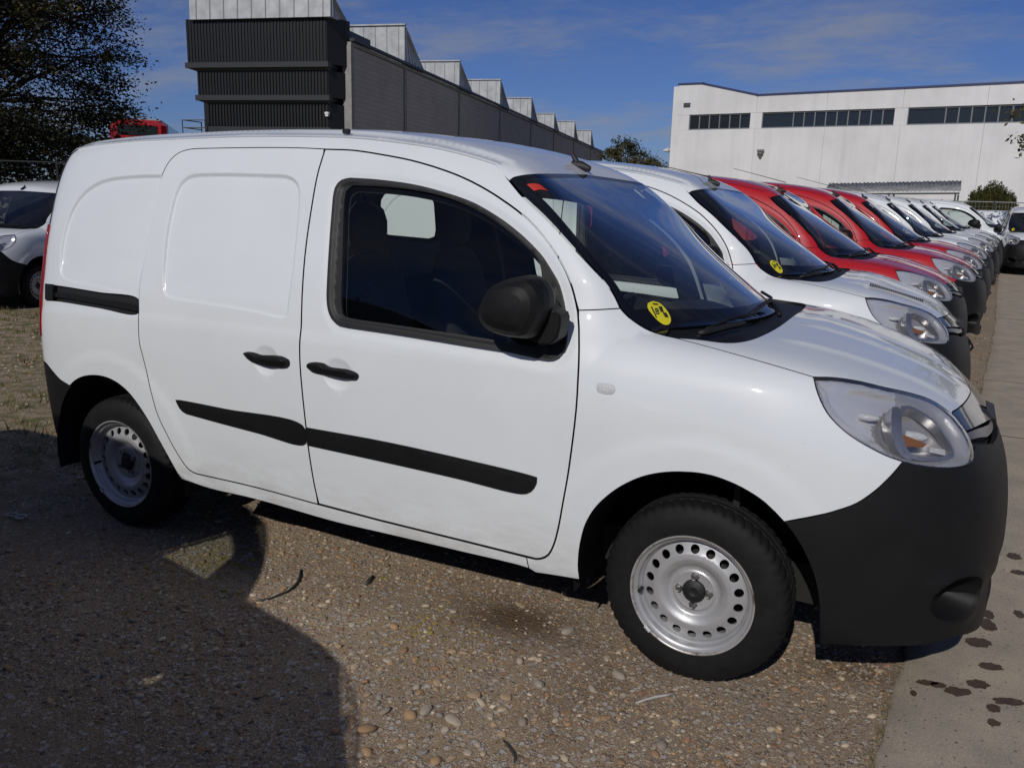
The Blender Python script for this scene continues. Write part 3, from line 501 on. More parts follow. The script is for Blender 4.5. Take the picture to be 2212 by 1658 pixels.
'hl_top':[[0.6937,-0.5191,0.9404],[0.6777,-0.52,0.9524],[0.6613,-0.5194,0.9639],[0.6445,-0.5232,0.974],[0.6281,-0.5307,0.9826],[0.6123,-0.5407,0.9899],[0.5975,-0.5527,0.996],[0.5546,-0.5922,1.011],[0.5111,-0.6317,1.0237],[0.4961,-0.6443,1.0278],[0.4803,-0.6559,1.0322],[0.4304,-0.6868,1.0455],[0.4141,-0.6978,1.0492],[0.3815,-0.7203,1.0552],[0.349,-0.7435,1.0593],[0.3329,-0.7555,1.0603],[0.3171,-0.7677,1.0604],[0.3011,-0.7798,1.0597]],
'bonnet_front':[[0.6912,-0.5035,0.9453],[0.705,-0.4452,0.9436],[0.7133,-0.4061,0.942],[0.7204,-0.3668,0.9404],[0.7296,-0.3076,0.938],[0.7375,-0.2482,0.9355],[0.7443,-0.1886,0.933],[0.7502,-0.129,0.9303],[0.7567,-0.0494,0.9267]],
'bump_seam':[[0.5713,-0.7872,0.84],[0.5623,-0.7959,0.8248],[0.5527,-0.8039,0.8096],[0.5424,-0.8113,0.7945],[0.5199,-0.8246,0.7651],[0.5075,-0.8308,0.7512],[0.4944,-0.8368,0.7377],[0.4807,-0.8426,0.7247],[0.4662,-0.8481,0.7128],[0.4503,-0.8536,0.7025],[0.4334,-0.859,0.6939],[0.399,-0.8688,0.6774],[0.3815,-0.8733,0.6697],[0.3459,-0.8815,0.6551],[0.3277,-0.8852,0.6484],[0.2728,-0.8944,0.6286]],
'farch_w':[[0.2745,-0.8941,0.6294],[0.244,-0.8976,0.6553],[0.2127,-0.9003,0.6801],[0.1958,-0.9015,0.6909],[0.1781,-0.9025,0.7003],[0.1599,-0.9034,0.7086],[0.1413,-0.9042,0.7162],[0.1224,-0.9049,0.7228],[0.1032,-0.9055,0.7284],[0.0837,-0.906,0.7331],[0.064,-0.9065,0.7369],[0.0441,-0.9069,0.7394],[0.0241,-0.9073,0.7404],[0.004,-0.9076,0.7402],[-0.016,-0.9079,0.7389],[-0.0558,-0.9084,0.7339],[-0.0755,-0.9087,0.7303],[-0.0951,-0.9089,0.7258],[-0.1144,-0.9091,0.7204],[-0.1334,-0.9094,0.7141],[-0.1521,-0.9096,0.7069],[-0.1704,-0.9098,0.6986],[-0.1881,-0.91,0.6892],[-0.2052,-0.9102,0.6787],[-0.2219,-0.9104,0.6675],[-0.238,-0.9106,0.6556],[-0.2535,-0.9108,0.6429],[-0.2684,-0.9109,0.6295],[-0.2826,-0.9109,0.6153],[-0.2963,-0.9107,0.6006],[-0.3093,-0.9105,0.5854],[-0.3214,-0.9102,0.5694],[-0.3324,-0.9098,0.5526],[-0.3422,-0.9092,0.5351],[-0.3509,-0.9086,0.5171],[-0.3585,-0.9078,0.4985],[-0.3645,-0.9069,0.4794],[-0.3691,-0.9059,0.46],[-0.3764,-0.9037,0.4206],[-0.3808,-0.9006,0.3808],[-0.3828,-0.8964,0.341],[-0.3822,-0.8937,0.3211],[-0.3804,-0.8901,0.3015],[-0.3789,-0.8849,0.2822]],
'farch_b':[[0.4059,-0.8363,0.2305],[0.4058,-0.8457,0.2481],[0.4055,-0.8537,0.2662],[0.4048,-0.8586,0.2855],[0.4037,-0.862,0.3051],[0.4001,-0.8661,0.3445],[0.395,-0.8692,0.3838],[0.387,-0.8722,0.4227],[0.3818,-0.8737,0.4419],[0.3757,-0.8754,0.4607],[0.3688,-0.8771,0.4793],[0.3611,-0.879,0.4975],[0.3527,-0.8808,0.5155],[0.3338,-0.8847,0.5503],[0.3233,-0.8867,0.5671],[0.3121,-0.8887,0.5834],[0.3002,-0.8905,0.5993],[0.2745,-0.8941,0.6294]],
'bump_bot':[[0.7886,-0.6602,0.2746],[0.7762,-0.6755,0.2733],[0.7629,-0.6901,0.2713],[0.7489,-0.704,0.2695],[0.7342,-0.7171,0.2676],[0.7189,-0.7295,0.2658],[0.703,-0.7412,0.2644],[0.6698,-0.7626,0.2628],[0.6526,-0.7724,0.2622],[0.6173,-0.79,0.2604],[0.5992,-0.7979,0.2592],[0.5623,-0.8119,0.2562],[0.5435,-0.8179,0.2544],[0.5245,-0.8231,0.2525],[0.5054,-0.8275,0.2502],[0.4667,-0.8338,0.245],[0.4277,-0.838,0.2398],[0.4082,-0.8394,0.2367]],
'fog':[[0.723,-0.7309,0.4101],[0.7303,-0.725,0.4277],[0.7398,-0.7167,0.4432],[0.7519,-0.7053,0.4542],[0.7655,-0.6914,0.4583],[0.7787,-0.6764,0.4568],[0.7907,-0.6613,0.4514],[0.8014,-0.6464,0.4436],[0.8109,-0.6319,0.4336],[0.8191,-0.6179,0.4219],[0.8261,-0.6048,0.4085],[0.8309,-0.5952,0.3918],[0.8313,-0.594,0.3722],[0.8245,-0.6073,0.36],[0.8152,-0.6241,0.3544],[0.8047,-0.6409,0.3515],[0.7933,-0.6573,0.3524],[0.7816,-0.6726,0.3577],[0.7695,-0.6868,0.365],[0.7569,-0.7002,0.373],[0.7441,-0.7126,0.382],[0.7322,-0.7232,0.3941],[0.723,-0.7309,0.4101]],
'rarch':[[-2.2674,-0.8851,0.3136],[-2.2793,-0.8876,0.3296],[-2.2901,-0.8897,0.3465],[-2.3102,-0.8934,0.3812],[-2.3424,-0.8972,0.4321],[-2.3757,-0.8999,0.4824],[-2.4085,-0.9022,0.533],[-2.4201,-0.9028,0.5495],[-2.4449,-0.9038,0.5812],[-2.4715,-0.9043,0.6114],[-2.4999,-0.9045,0.6399],[-2.5148,-0.9044,0.6534],[-2.5306,-0.9042,0.6659],[-2.5473,-0.9039,0.6771],[-2.5647,-0.9036,0.6872],[-2.5827,-0.9032,0.6963],[-2.6012,-0.9027,0.7041],[-2.6202,-0.9021,0.7106],[-2.6396,-0.9014,0.7158],[-2.6593,-0.9007,0.7198],[-2.6792,-0.8999,0.7227],[-2.6993,-0.899,0.7244],[-2.7194,-0.8981,0.7249],[-2.7395,-0.8971,0.7244],[-2.7595,-0.8961,0.723],[-2.7795,-0.895,0.7208],[-2.7994,-0.8939,0.7178],[-2.8191,-0.8927,0.714],[-2.8387,-0.8915,0.7094],[-2.858,-0.8903,0.7039],[-2.8769,-0.889,0.6972],[-2.8954,-0.8877,0.6894],[-2.9134,-0.8864,0.6806],[-2.931,-0.885,0.6708],[-2.9638,-0.8821,0.6477]],
'rb_seam':[[-2.9638,-0.8821,0.6477],[-3.0202,-0.877,0.661],[-3.0388,-0.8751,0.6663],[-3.0568,-0.873,0.6732],[-3.0742,-0.871,0.6816],[-3.1078,-0.8663,0.7004],[-3.1414,-0.8604,0.719],[-3.1583,-0.8566,0.7276]],
'sill_bot':[[-0.5484,-0.8818,0.2687],[-0.5663,-0.8848,0.2772],[-0.5858,-0.8861,0.2811],[-0.6057,-0.8867,0.2829],[-0.6257,-0.887,0.284],[-0.7058,-0.8872,0.2848],[-0.8459,-0.8865,0.2836],[-1.046,-0.8854,0.2835],[-1.1661,-0.8845,0.2829],[-1.3462,-0.8826,0.2805],[-1.4263,-0.8823,0.2809],[-1.5263,-0.8827,0.2845],[-1.7461,-0.8845,0.2966],[-1.8261,-0.8847,0.2997],[-1.9062,-0.8843,0.3005],[-2.0463,-0.8831,0.2986],[-2.1063,-0.8831,0.2996],[-2.1463,-0.8835,0.302],[-2.2659,-0.8849,0.3124]],
'sill_seam':[[-0.5804,-0.896,0.3263],[-0.5773,-0.892,0.3032],[-0.5735,-0.886,0.2808]],
'rub_rear':[[-2.2516,-0.9078,0.6776],[-2.2319,-0.9079,0.6802],[-2.1922,-0.9082,0.6809],[-2.1127,-0.9085,0.6801],[-1.9737,-0.9091,0.6775],[-1.9141,-0.9095,0.6776],[-1.7354,-0.9108,0.6838],[-1.6758,-0.9113,0.6842],[-1.6361,-0.9115,0.6826],[-1.6163,-0.9116,0.6811],[-1.5966,-0.9117,0.6781],[-1.5774,-0.9118,0.6736],[-1.5591,-0.9119,0.666],[-1.5461,-0.9118,0.6512],[-1.5395,-0.9115,0.6327],[-1.5388,-0.9111,0.613],[-1.546,-0.9105,0.5948],[-1.5628,-0.91,0.5849],[-1.5824,-0.9098,0.5821],[-1.6022,-0.9097,0.5817],[-1.6221,-0.9095,0.5823],[-1.6419,-0.9094,0.5838],[-1.7604,-0.909,0.5966],[-1.8,-0.9089,0.5997],[-1.9984,-0.9079,0.6112],[-2.1966,-0.9073,0.6247],[-2.215,-0.9074,0.6319],[-2.2307,-0.9075,0.644],[-2.2421,-0.9076,0.6602],[-2.2516,-0.9078,0.6776]],
'rub_front':[[-1.542,-0.9119,0.6611],[-1.3218,-0.9133,0.6626],[-1.2417,-0.9137,0.6626],[-1.1415,-0.9143,0.6612],[-1.0615,-0.9146,0.6591],[-0.9014,-0.9151,0.653],[-0.6813,-0.915,0.6428],[-0.6214,-0.9147,0.6392],[-0.5814,-0.9144,0.6362],[-0.5615,-0.9142,0.634],[-0.5419,-0.914,0.6302],[-0.5419,-0.9137,0.6118],[-0.5497,-0.9134,0.5934],[-0.5617,-0.913,0.5775],[-0.5783,-0.9128,0.5664],[-0.5976,-0.9127,0.5613],[-0.6176,-0.9127,0.5597],[-0.6376,-0.9128,0.5596],[-0.6776,-0.913,0.5611],[-0.8175,-0.9133,0.5703],[-0.8575,-0.9133,0.5722],[-0.9376,-0.9131,0.5749],[-1.2178,-0.912,0.5822],[-1.5382,-0.9103,0.5886]],
'handle_sl':[[-1.8483,-0.9085,0.918],[-1.8395,-0.9083,0.923],[-1.83,-0.9082,0.9262],[-1.82,-0.9082,0.9272],[-1.7999,-0.9084,0.9268],[-1.7898,-0.9085,0.926],[-1.7699,-0.9088,0.9228],[-1.7599,-0.9089,0.9219],[-1.7498,-0.909,0.9218],[-1.6897,-0.9091,0.9273],[-1.6595,-0.9093,0.9276],[-1.6495,-0.9094,0.9264],[-1.6397,-0.9097,0.924],[-1.6302,-0.9099,0.9206],[-1.6217,-0.9103,0.9154],[-1.6166,-0.9107,0.9069],[-1.619,-0.9112,0.8975],[-1.6265,-0.9114,0.8909],[-1.6358,-0.9114,0.8872],[-1.6557,-0.9114,0.8841],[-1.6758,-0.9113,0.8824],[-1.706,-0.9112,0.8816],[-1.7262,-0.911,0.8821],[-1.7563,-0.9107,0.8845],[-1.7862,-0.9104,0.8885],[-1.8061,-0.9101,0.892],[-1.8158,-0.9099,0.8948],[-1.8249,-0.9097,0.8989],[-1.8331,-0.9093,0.9048],[-1.8483,-0.9085,0.918]],
'cup_sl':[[-1.7495,-0.9065,0.9598],[-1.7776,-0.907,0.95],[-1.7861,-0.9073,0.9448],[-1.7929,-0.9077,0.9377],[-1.7981,-0.9082,0.9292],[-1.801,-0.9088,0.9198],[-1.8013,-0.9093,0.9099],[-1.7995,-0.9098,0.9001],[-1.7953,-0.9102,0.8912],[-1.7893,-0.9105,0.8832],[-1.7822,-0.9108,0.8763],[-1.7742,-0.911,0.8704],[-1.7653,-0.9111,0.8661],[-1.7557,-0.9113,0.8636],[-1.7458,-0.9113,0.8624],[-1.7359,-0.9114,0.8622],[-1.726,-0.9115,0.863],[-1.7162,-0.9115,0.8648],[-1.7068,-0.9115,0.8681],[-1.6979,-0.9115,0.8725],[-1.6899,-0.9114,0.8783],[-1.6839,-0.9112,0.8861],[-1.681,-0.9108,0.8956],[-1.6805,-0.9104,0.9055],[-1.6816,-0.9099,0.9153],[-1.6849,-0.9093,0.9247],[-1.6898,-0.9087,0.9333],[-1.6957,-0.9082,0.9413],[-1.7026,-0.9077,0.9484],[-1.7105,-0.9072,0.9543],[-1.7198,-0.9069,0.9578],[-1.7296,-0.9067,0.959],[-1.7495,-0.9065,0.9598]],
'handle_fd':[[-1.5242,-0.9117,0.8999],[-1.5212,-0.9112,0.9093],[-1.5144,-0.9109,0.9162],[-1.5051,-0.9107,0.9197],[-1.4954,-0.9107,0.9219],[-1.4855,-0.9107,0.9232],[-1.4656,-0.9108,0.9236],[-1.4557,-0.9108,0.9231],[-1.4459,-0.911,0.9217],[-1.4272,-0.9115,0.9149],[-1.4176,-0.9117,0.9123],[-1.4077,-0.9118,0.9113],[-1.3878,-0.9119,0.9112],[-1.3481,-0.9121,0.9123],[-1.3381,-0.9121,0.912],[-1.3184,-0.9124,0.9096],[-1.3087,-0.9125,0.9075],[-1.2993,-0.9127,0.9043],[-1.2907,-0.913,0.8993],[-1.2853,-0.9134,0.8914],[-1.2905,-0.9137,0.8833],[-1.2996,-0.9137,0.8794],[-1.3094,-0.9137,0.8781],[-1.3293,-0.9136,0.8772],[-1.3592,-0.9135,0.8772],[-1.4287,-0.913,0.8803],[-1.4882,-0.9125,0.8846],[-1.498,-0.9124,0.8861],[-1.5075,-0.9122,0.8891],[-1.5242,-0.9117,0.8999]],
'cup_fd':[[-1.3961,-0.9097,0.9467],[-1.4156,-0.9099,0.9415],[-1.4252,-0.9101,0.9383],[-1.4337,-0.9104,0.9328],[-1.44,-0.9108,0.925],[-1.4445,-0.9113,0.9159],[-1.4474,-0.9118,0.9062],[-1.4484,-0.9123,0.8961],[-1.4473,-0.9127,0.8861],[-1.4436,-0.913,0.8767],[-1.4379,-0.9132,0.8683],[-1.431,-0.9134,0.8609],[-1.4231,-0.9135,0.8546],[-1.4142,-0.9136,0.8499],[-1.4044,-0.9137,0.8471],[-1.3944,-0.9138,0.8456],[-1.3843,-0.9138,0.8453],[-1.3742,-0.9139,0.8462],[-1.3643,-0.9139,0.8483],[-1.3546,-0.914,0.8513],[-1.3452,-0.914,0.8551],[-1.3364,-0.914,0.8602],[-1.3289,-0.9139,0.8669],[-1.3241,-0.9137,0.8757],[-1.3215,-0.9134,0.8855],[-1.3208,-0.913,0.8956],[-1.3223,-0.9125,0.9056],[-1.326,-0.912,0.915],[-1.3316,-0.9115,0.9234],[-1.3389,-0.9111,0.9304],[-1.3472,-0.9107,0.9362],[-1.3562,-0.9103,0.9409],[-1.3658,-0.91,0.9441],[-1.3758,-0.9099,0.9454],[-1.3961,-0.9097,0.9467]],
'indic':[[-0.3466,-0.8927,0.9822],[-0.35,-0.8945,0.973],[-0.3499,-0.8961,0.9633],[-0.3443,-0.8973,0.9554],[-0.3349,-0.8976,0.9525],[-0.315,-0.8975,0.9512],[-0.3051,-0.8973,0.9514],[-0.2954,-0.8967,0.9537],[-0.2877,-0.8956,0.9597],[-0.2856,-0.8939,0.969],[-0.2891,-0.8923,0.9781],[-0.2972,-0.8915,0.9833],[-0.327,-0.8917,0.9855],[-0.3369,-0.892,0.9845],[-0.3466,-0.8927,0.9822]],
'rail':[[-3.1478,-0.8354,1.1109],[-3.1083,-0.8431,1.1123],[-3.0485,-0.8513,1.1134],[-2.9884,-0.8576,1.1131],[-2.9283,-0.8629,1.1121],[-2.848,-0.8687,1.1101],[-2.7275,-0.876,1.1068],[-2.6872,-0.8778,1.1068],[-2.5867,-0.8811,1.1094],[-2.5464,-0.8822,1.1096],[-2.5263,-0.8828,1.1087],[-2.5063,-0.8836,1.1069],[-2.4866,-0.8846,1.1033],[-2.4687,-0.8864,1.0947],[-2.4577,-0.8892,1.0784],[-2.4548,-0.8921,1.0589],[-2.4611,-0.8944,1.0403],[-2.4782,-0.8953,1.0305],[-2.4979,-0.8953,1.027],[-2.518,-0.895,1.0259],[-2.5381,-0.8946,1.026],[-2.5783,-0.8933,1.028],[-2.6585,-0.8898,1.0343],[-2.7187,-0.8867,1.0378],[-2.8192,-0.8811,1.0401],[-2.9196,-0.8744,1.0421],[-2.9998,-0.8676,1.0427],[-3.0398,-0.8634,1.042],[-3.0997,-0.8558,1.0388],[-3.1392,-0.8489,1.036]],
'stkB':[[-0.2563,-0.639,1.2305],[-0.2435,-0.6242,1.226],[-0.2363,-0.619,1.2216],[-0.2288,-0.6164,1.2155],[-0.2215,-0.6155,1.2088],[-0.2144,-0.6156,1.2017],[-0.2078,-0.6169,1.1943],[-0.2017,-0.6196,1.1868],[-0.1965,-0.6235,1.1793],[-0.1923,-0.6289,1.1719],[-0.1902,-0.6361,1.1654],[-0.1901,-0.6445,1.1598],[-0.1925,-0.6534,1.1561],[-0.1976,-0.6618,1.1551],[-0.2045,-0.6689,1.1565],[-0.2123,-0.6733,1.1609],[-0.2201,-0.6761,1.1665],[-0.2277,-0.6779,1.1727],[-0.235,-0.6788,1.1796],[-0.2559,-0.6801,1.2011],[-0.2615,-0.678,1.2091],[-0.2652,-0.6732,1.217],[-0.2666,-0.6661,1.2238],[-0.2641,-0.6571,1.2272],[-0.2563,-0.639,1.2305]],
'stkR':[[-0.7228,-0.6912,1.6071],[-0.6827,-0.6649,1.6084],[-0.6501,-0.6656,1.5859],[-0.6894,-0.6981,1.5845],[-0.7228,-0.6912,1.6071]],
'hlA':[[0.483,-0.7738,0.967]],
'hlB':[[0.625,-0.7082,0.9124]],
'hl_div':[[0.5322,-0.7117,0.9875],[0.5325,-0.7284,0.9757],[0.5331,-0.7433,0.9617],[0.5354,-0.7555,0.9456],[0.5393,-0.7652,0.928],[0.5449,-0.7725,0.9098],[0.5524,-0.7777,0.8916],[0.5625,-0.78,0.874],[0.5755,-0.779,0.8584],[0.5919,-0.773,0.8481],[0.6085,-0.7635,0.8459],[0.5813,-0.7706,0.8704],[0.5723,-0.7673,0.8885],[0.5653,-0.7614,0.9067],[0.56,-0.7532,0.9247],[0.5564,-0.7429,0.9419],[0.5549,-0.7295,0.9572],[0.5558,-0.7134,0.9697],[0.5559,-0.6962,0.9806],[0.5452,-0.6959,0.9878],[0.5322,-0.7117,0.9875]],
'hl_ring':[[0.5618,-0.6704,0.9889],[0.5602,-0.689,0.9815],[0.5585,-0.7067,0.9724],[0.5582,-0.7228,0.9605],[0.5599,-0.7364,0.9459],[0.5634,-0.7474,0.9295],[0.5685,-0.7558,0.912],[0.5756,-0.7618,0.8943],[0.5845,-0.7656,0.8767],[0.5966,-0.7651,0.861],[0.6127,-0.7586,0.8512],[0.6295,-0.749,0.8461],[0.6458,-0.7375,0.8444],[0.6613,-0.7248,0.8438],[0.6763,-0.7115,0.8431],[0.6904,-0.6973,0.8427],[0.7035,-0.6821,0.8432],[0.7151,-0.6659,0.8449],[0.7249,-0.6488,0.8482],[0.7252,-0.6349,0.8607],[0.7155,-0.6292,0.8773],[0.7058,-0.6216,0.8931],[0.6949,-0.6144,0.9083],[0.6819,-0.6103,0.9229],[0.6671,-0.61,0.9365],[0.6515,-0.6117,0.9489],[0.6352,-0.6156,0.9599],[0.6186,-0.6214,0.9696],[0.6021,-0.6288,0.9781],[0.5863,-0.6391,0.9848],[0.5734,-0.6541,0.9877],[0.5618,-0.6704,0.9889]],
'hl_ribs':[[0.6575,-0.7037,0.8812],[0.7008,-0.6621,0.8701],[0.7026,-0.6745,0.8546],[0.7023,-0.6751,0.8543],[0.6579,-0.7129,0.869],[0.6574,-0.713,0.8695],[0.6575,-0.7037,0.8812]],
'hl_amb':[[0.5763,-0.7439,0.9209],[0.651,-0.702,0.8907],[0.6392,-0.7199,0.8832],[0.5861,-0.7587,0.8876],[0.5763,-0.7439,0.9209]],
'gr_bot':[[0.7592,-0.5623,0.8592],[0.7662,-0.5443,0.8579],[0.779,-0.508,0.8545],[0.7912,-0.4716,0.8494],[0.8083,-0.417,0.8396],[0.8239,-0.3622,0.8283]],
'gr_slot':[[0.7334,-0.5403,0.898],[0.7457,-0.5019,0.896],[0.7569,-0.4632,0.8932],[0.767,-0.4243,0.89],[0.7807,-0.3656,0.8847],[0.7892,-0.3264,0.8807],[0.801,-0.2673,0.8742],[0.8118,-0.2082,0.867],[0.8219,-0.1491,0.8591]],
'gr_bar_t':[[0.7375,-0.5431,0.8928],[0.744,-0.5234,0.8919],[0.7561,-0.4839,0.8894],[0.7726,-0.4242,0.884],[0.7878,-0.3644,0.8771],[0.806,-0.2842,0.8666]],
'gr_bar_b':[[0.7486,-0.554,0.8764],[0.7618,-0.5179,0.8736],[0.7798,-0.4633,0.8673],[0.7967,-0.4088,0.8584],[0.8119,-0.3538,0.8486]],
'wip_arm':[[0.0845,-0.1488,1.1443],[0.0628,-0.071,1.1473],[0.0566,-0.0518,1.1481],[0.0495,-0.0329,1.1489],[0.0413,-0.0145,1.1498],[0.0316,-0.0001,1.1517],[0.0227,-0.0169,1.1573],[0.0189,-0.0366,1.1594],[0.0171,-0.0567,1.1598],[0.0161,-0.0769,1.1596],[0.0142,-0.1374,1.1564],[0.0109,-0.2178,1.1501],[0.0132,-0.3389,1.1473],[0.0123,-0.3793,1.1462],[0.0103,-0.3993,1.1457],[0.0055,-0.4189,1.1455],[-0.0141,-0.4541,1.1458],[-0.0285,-0.4918,1.1454],[-0.0349,-0.511,1.145],[-0.0403,-0.5304,1.1444],[-0.0534,-0.5895,1.1416],[-0.059,-0.6088,1.1405],[-0.0719,-0.647,1.1379]],
'wip_blade':[[-0.0832,-0.699,1.132],[-0.0713,-0.6828,1.1334],[-0.0605,-0.6659,1.1348],[-0.0521,-0.6477,1.1362],[-0.0452,-0.6289,1.1376],[-0.0272,-0.5713,1.1408],[-0.0042,-0.4943,1.1432],[0.0156,-0.4373,1.1439]],
'ant':[[-0.8138,0.0484,1.6951],[-0.8105,0.0782,1.6934],[-0.8073,0.0979,1.6917],[-0.8048,0.1075,1.6903],[-0.7986,0.1262,1.687]],
'plug':[[-1.5596,-0.6176,1.79],[-1.5505,-0.6175,1.7898],[-1.5416,-0.6191,1.7886]],
'stkq0':[[-0.2584,-0.6511,1.225],[-0.2444,-0.6324,1.222],[-0.2425,-0.6337,1.2193],[-0.2563,-0.6521,1.2221],[-0.2584,-0.6511,1.225]],
'stkq1':[[-0.2585,-0.6669,1.2142],[-0.2553,-0.6618,1.2144],[-0.2322,-0.673,1.1812],[-0.2356,-0.6762,1.1822],[-0.2585,-0.6669,1.2142]],
'stkq2':[[-0.2404,-0.6391,1.2137],[-0.2317,-0.6264,1.2125],[-0.2214,-0.6353,1.1965],[-0.2301,-0.6458,1.1986],[-0.2404,-0.6391,1.2137]],
'stkq3':[[-0.2237,-0.6414,1.1949],[-0.2142,-0.6295,1.1929],[-0.2038,-0.6335,1.1801],[-0.2132,-0.6454,1.1816],[-0.2237,-0.6414,1.1949]],
'stkb0':[[-0.2414,-0.6555,1.2038],[-0.2336,-0.6655,1.1883],[-0.2292,-0.6599,1.1877],[-0.2287,-0.6541,1.1914],[-0.2318,-0.6532,1.1952],[-0.2371,-0.6596,1.1962],[-0.2338,-0.6545,1.1964],[-0.2331,-0.6489,1.1996],[-0.236,-0.6483,1.203],[-0.2414,-0.6555,1.2038]],
'ws_in':[[-0.6844,-0.7071,1.5698],[-0.6376,-0.7168,1.5332],[-0.6066,-0.7223,1.5084],[-0.5758,-0.7271,1.4831],[-0.5299,-0.7326,1.4445],[-0.4996,-0.7346,1.4183],[-0.4845,-0.7349,1.4051],[-0.4546,-0.7344,1.3784],[-0.4253,-0.7335,1.351],[-0.383,-0.7333,1.3082],[-0.3692,-0.7316,1.2938],[-0.3554,-0.7287,1.2795],[-0.342,-0.7265,1.2647],[-0.3177,-0.7266,1.2328],[-0.3044,-0.7243,1.2181],[-0.29,-0.72,1.2047],[-0.2751,-0.7145,1.1925],[-0.2442,-0.7011,1.1707],[-0.2284,-0.6933,1.1612],[-0.2127,-0.6835,1.1536],[-0.1978,-0.6709,1.1489],[-0.1835,-0.657,1.147],[-0.1687,-0.6435,1.1469],[-0.1559,-0.6281,1.1473],[-0.1315,-0.5962,1.1478],[-0.1203,-0.5797,1.148],[-0.1101,-0.5623,1.1483],[-0.0821,-0.5091,1.149]],
'mirror':[[-0.734, 1.1838], [-0.7272, 1.2246], [-0.7128, 1.2546], [-0.6885, 1.285], [-0.6568, 1.3025], [-0.623, 1.3145], [-0.5751, 1.324], [-0.5442, 1.3239], [-0.5203, 1.3137], [-0.5033, 1.2978], [-0.4906, 1.2711], [-0.487, 1.2392], [-0.4926, 1.2044], [-0.5057, 1.1773], [-0.5213, 1.1497], [-0.5303, 1.1335], [-0.5539, 1.1224], [-0.6173, 1.1217], [-0.6672, 1.1293], [-0.7026, 1.1416], [-0.7258, 1.1598]],
'mirror_foot':[[-0.5723, 1.1146], [-0.5439, 1.1421], [-0.516, 1.1736], [-0.5104, 1.2138], [-0.5139, 1.2553], [-0.5021, 1.2452], [-0.4914, 1.2176], [-0.4675, 1.213], [-0.4563, 1.2008], [-0.4564, 1.1745], [-0.4663, 1.1294], [-0.4893, 1.1072], [-0.5229, 1.1015]]}
T={k:np.array(v) for k,v in DATA.items()}
# ---------------------------------------------------------------- the panel van (x forward, right flank at -y, z up)
def arr(*a): return np.vstack([np.atleast_2d(x) for x in a])
def rv(a): return np.asarray(a)[::-1]
def ydir(x,z): # y of the right flank at (x,z)
    x=np.atleast_1d(np.asarray(x,float)); z=np.atleast_1d(np.asarray(z,float))
    O=np.c_[x,np.full_like(x,-1.2),z]; D=np.tile([0,1.,0],(len(x),1)); t=root(O,D,0,1.1,80); return np.c_[x,-1.2+t,z]
def ridge_pts(xs):
    o=[]
    for x in xs:
        a,b=1.4,1.9
        for i in range(40):
            z=.5*(a+b); f1,f2,_,_=parts(np.array(x),np.array(0.),np.array(z)); y=-f1-.03
            v=parts(np.array(x),y,np.array(z))[1]+.03
            if v>0: b=z
            else: a=z
        o.append((x,-float(y),z))
    return np.array(o)
def rear_pts(zs):
    o=[]
    for z in zs:
        x=-3.25
        for i in range(30):
            y=float(-parts(np.array(x),np.array(0.),np.array(z))[0])-.03
            x=.6*x+.4*float(XR(z)+.10*y*y+.18*y**8+.03)
        o.append((x,-y,z))
    return np.array(o)
RIDGE=ridge_pts(np.linspace(-.86,-3.17,40)); REAR=rear_pts(np.linspace(.74,1.715,26)); REARLOW=rear_pts(np.linspace(.73,.30,12))
ROOFREAR=[]
for y in np.linspace(RIDGE[-1][1],0,12):
    z=1.75
    for i in range(25):
        x=float(XR(np.array(z))+.1*y*y+.18*abs(y)**8+.03); tr=float(parts(np.array(x),np.array(y),np.array(1.9))[1])
        z=1.9-(tr+.03)/.85
    ROOFREAR.append((x,y,z))
ROOFREAR=np.array(ROOFREAR)
fl=Flank.fwd; no=Nose.fwd; tp=Top.fwd
W1P=T['apillar'][0]
door=fl(arr(T['door_top'],T['door_front'][1:],T['door_bottom'][1:],T['bpillar'][1:-1]))
SLR=T['sl_rear'].copy(); SLR[:,0]-=.0031*sst(1.02,1.14,SLR[:,2])
slide=fl(arr(T['sl_top'],SLR[1:],T['sl_bottom'][1:],T['bpillar'][1:-1]))
winout=fl(T['win_out']); winin=fl(T['win_in']); sail=fl(T['sail'])
railp=fl(T['rail'])
embS=clean(fl(T['emb_slide'])); 
rtop=T['emb_rear']; rbot=T['emb_rear_bot']; k=np.argmin(abs(T['sl_rear'][:,2]-1.12))
embR=clean(fl(arr(rtop,T['sl_rear'][:k+1],rbot)))
WF=np.array([0.,.305]); WR=np.array([-2.697,.305])
def e_common(q):
    # soft swellings round the wheel arches
    z=(q[:,1]+.90*SA)/CA
    r=np.hypot(q[:,0]-WR[0],z-WR[1]); f=np.hypot(q[:,0]-WF[0],z-WF[1])
    e=-.007*(1-sst(.49,.55,r))-.007*(1-sst(.49,.56,f))
    # shallow shoulder step under the windows
    e+=.006*sst(.995,1.06,z)*sst(-.35,-.6,q[:,0])
    return e
def e_slide(q):
    d=sdist(embS,q)*np.where(inside(embS,q),1,-1)
    fade=1-.65*sst(1.30,1.05,(q[:,1]+.85*SA)/CA)
    e=.0125*sst(-.001,.0105,d)*fade
    c=T['cup_sl'].mean(0); cc=fl(c)[0]; r=np.hypot((q[:,0]-cc[0])/.068,(q[:,1]-cc[1])/.050); e=e+.017*(1-np.clip(r,0,1)**2)
    return e+e_common(q)
def e_door(q):
    c=T['cup_fd'].mean(0); cc=fl(c)[0]; r=np.hypot((q[:,0]-cc[0])/.068,(q[:,1]-cc[1])/.052); e=.017*(1-np.clip(r,0,1)**2)
    d=sdist(clean(winout),q); e=e+.006*sst(.035,.0,d)
    return e+e_common(q)
def e_side(q):
    e=e_common(q)
    d=sdist(embR,q)*np.where(inside(embR,q),1,-1)
    z=(q[:,1]+.85*SA)/CA
    fade=(1-.8*sst(1.28,1.12,z))
    return e+.0125*sst(-.001,.0105,d)*fade
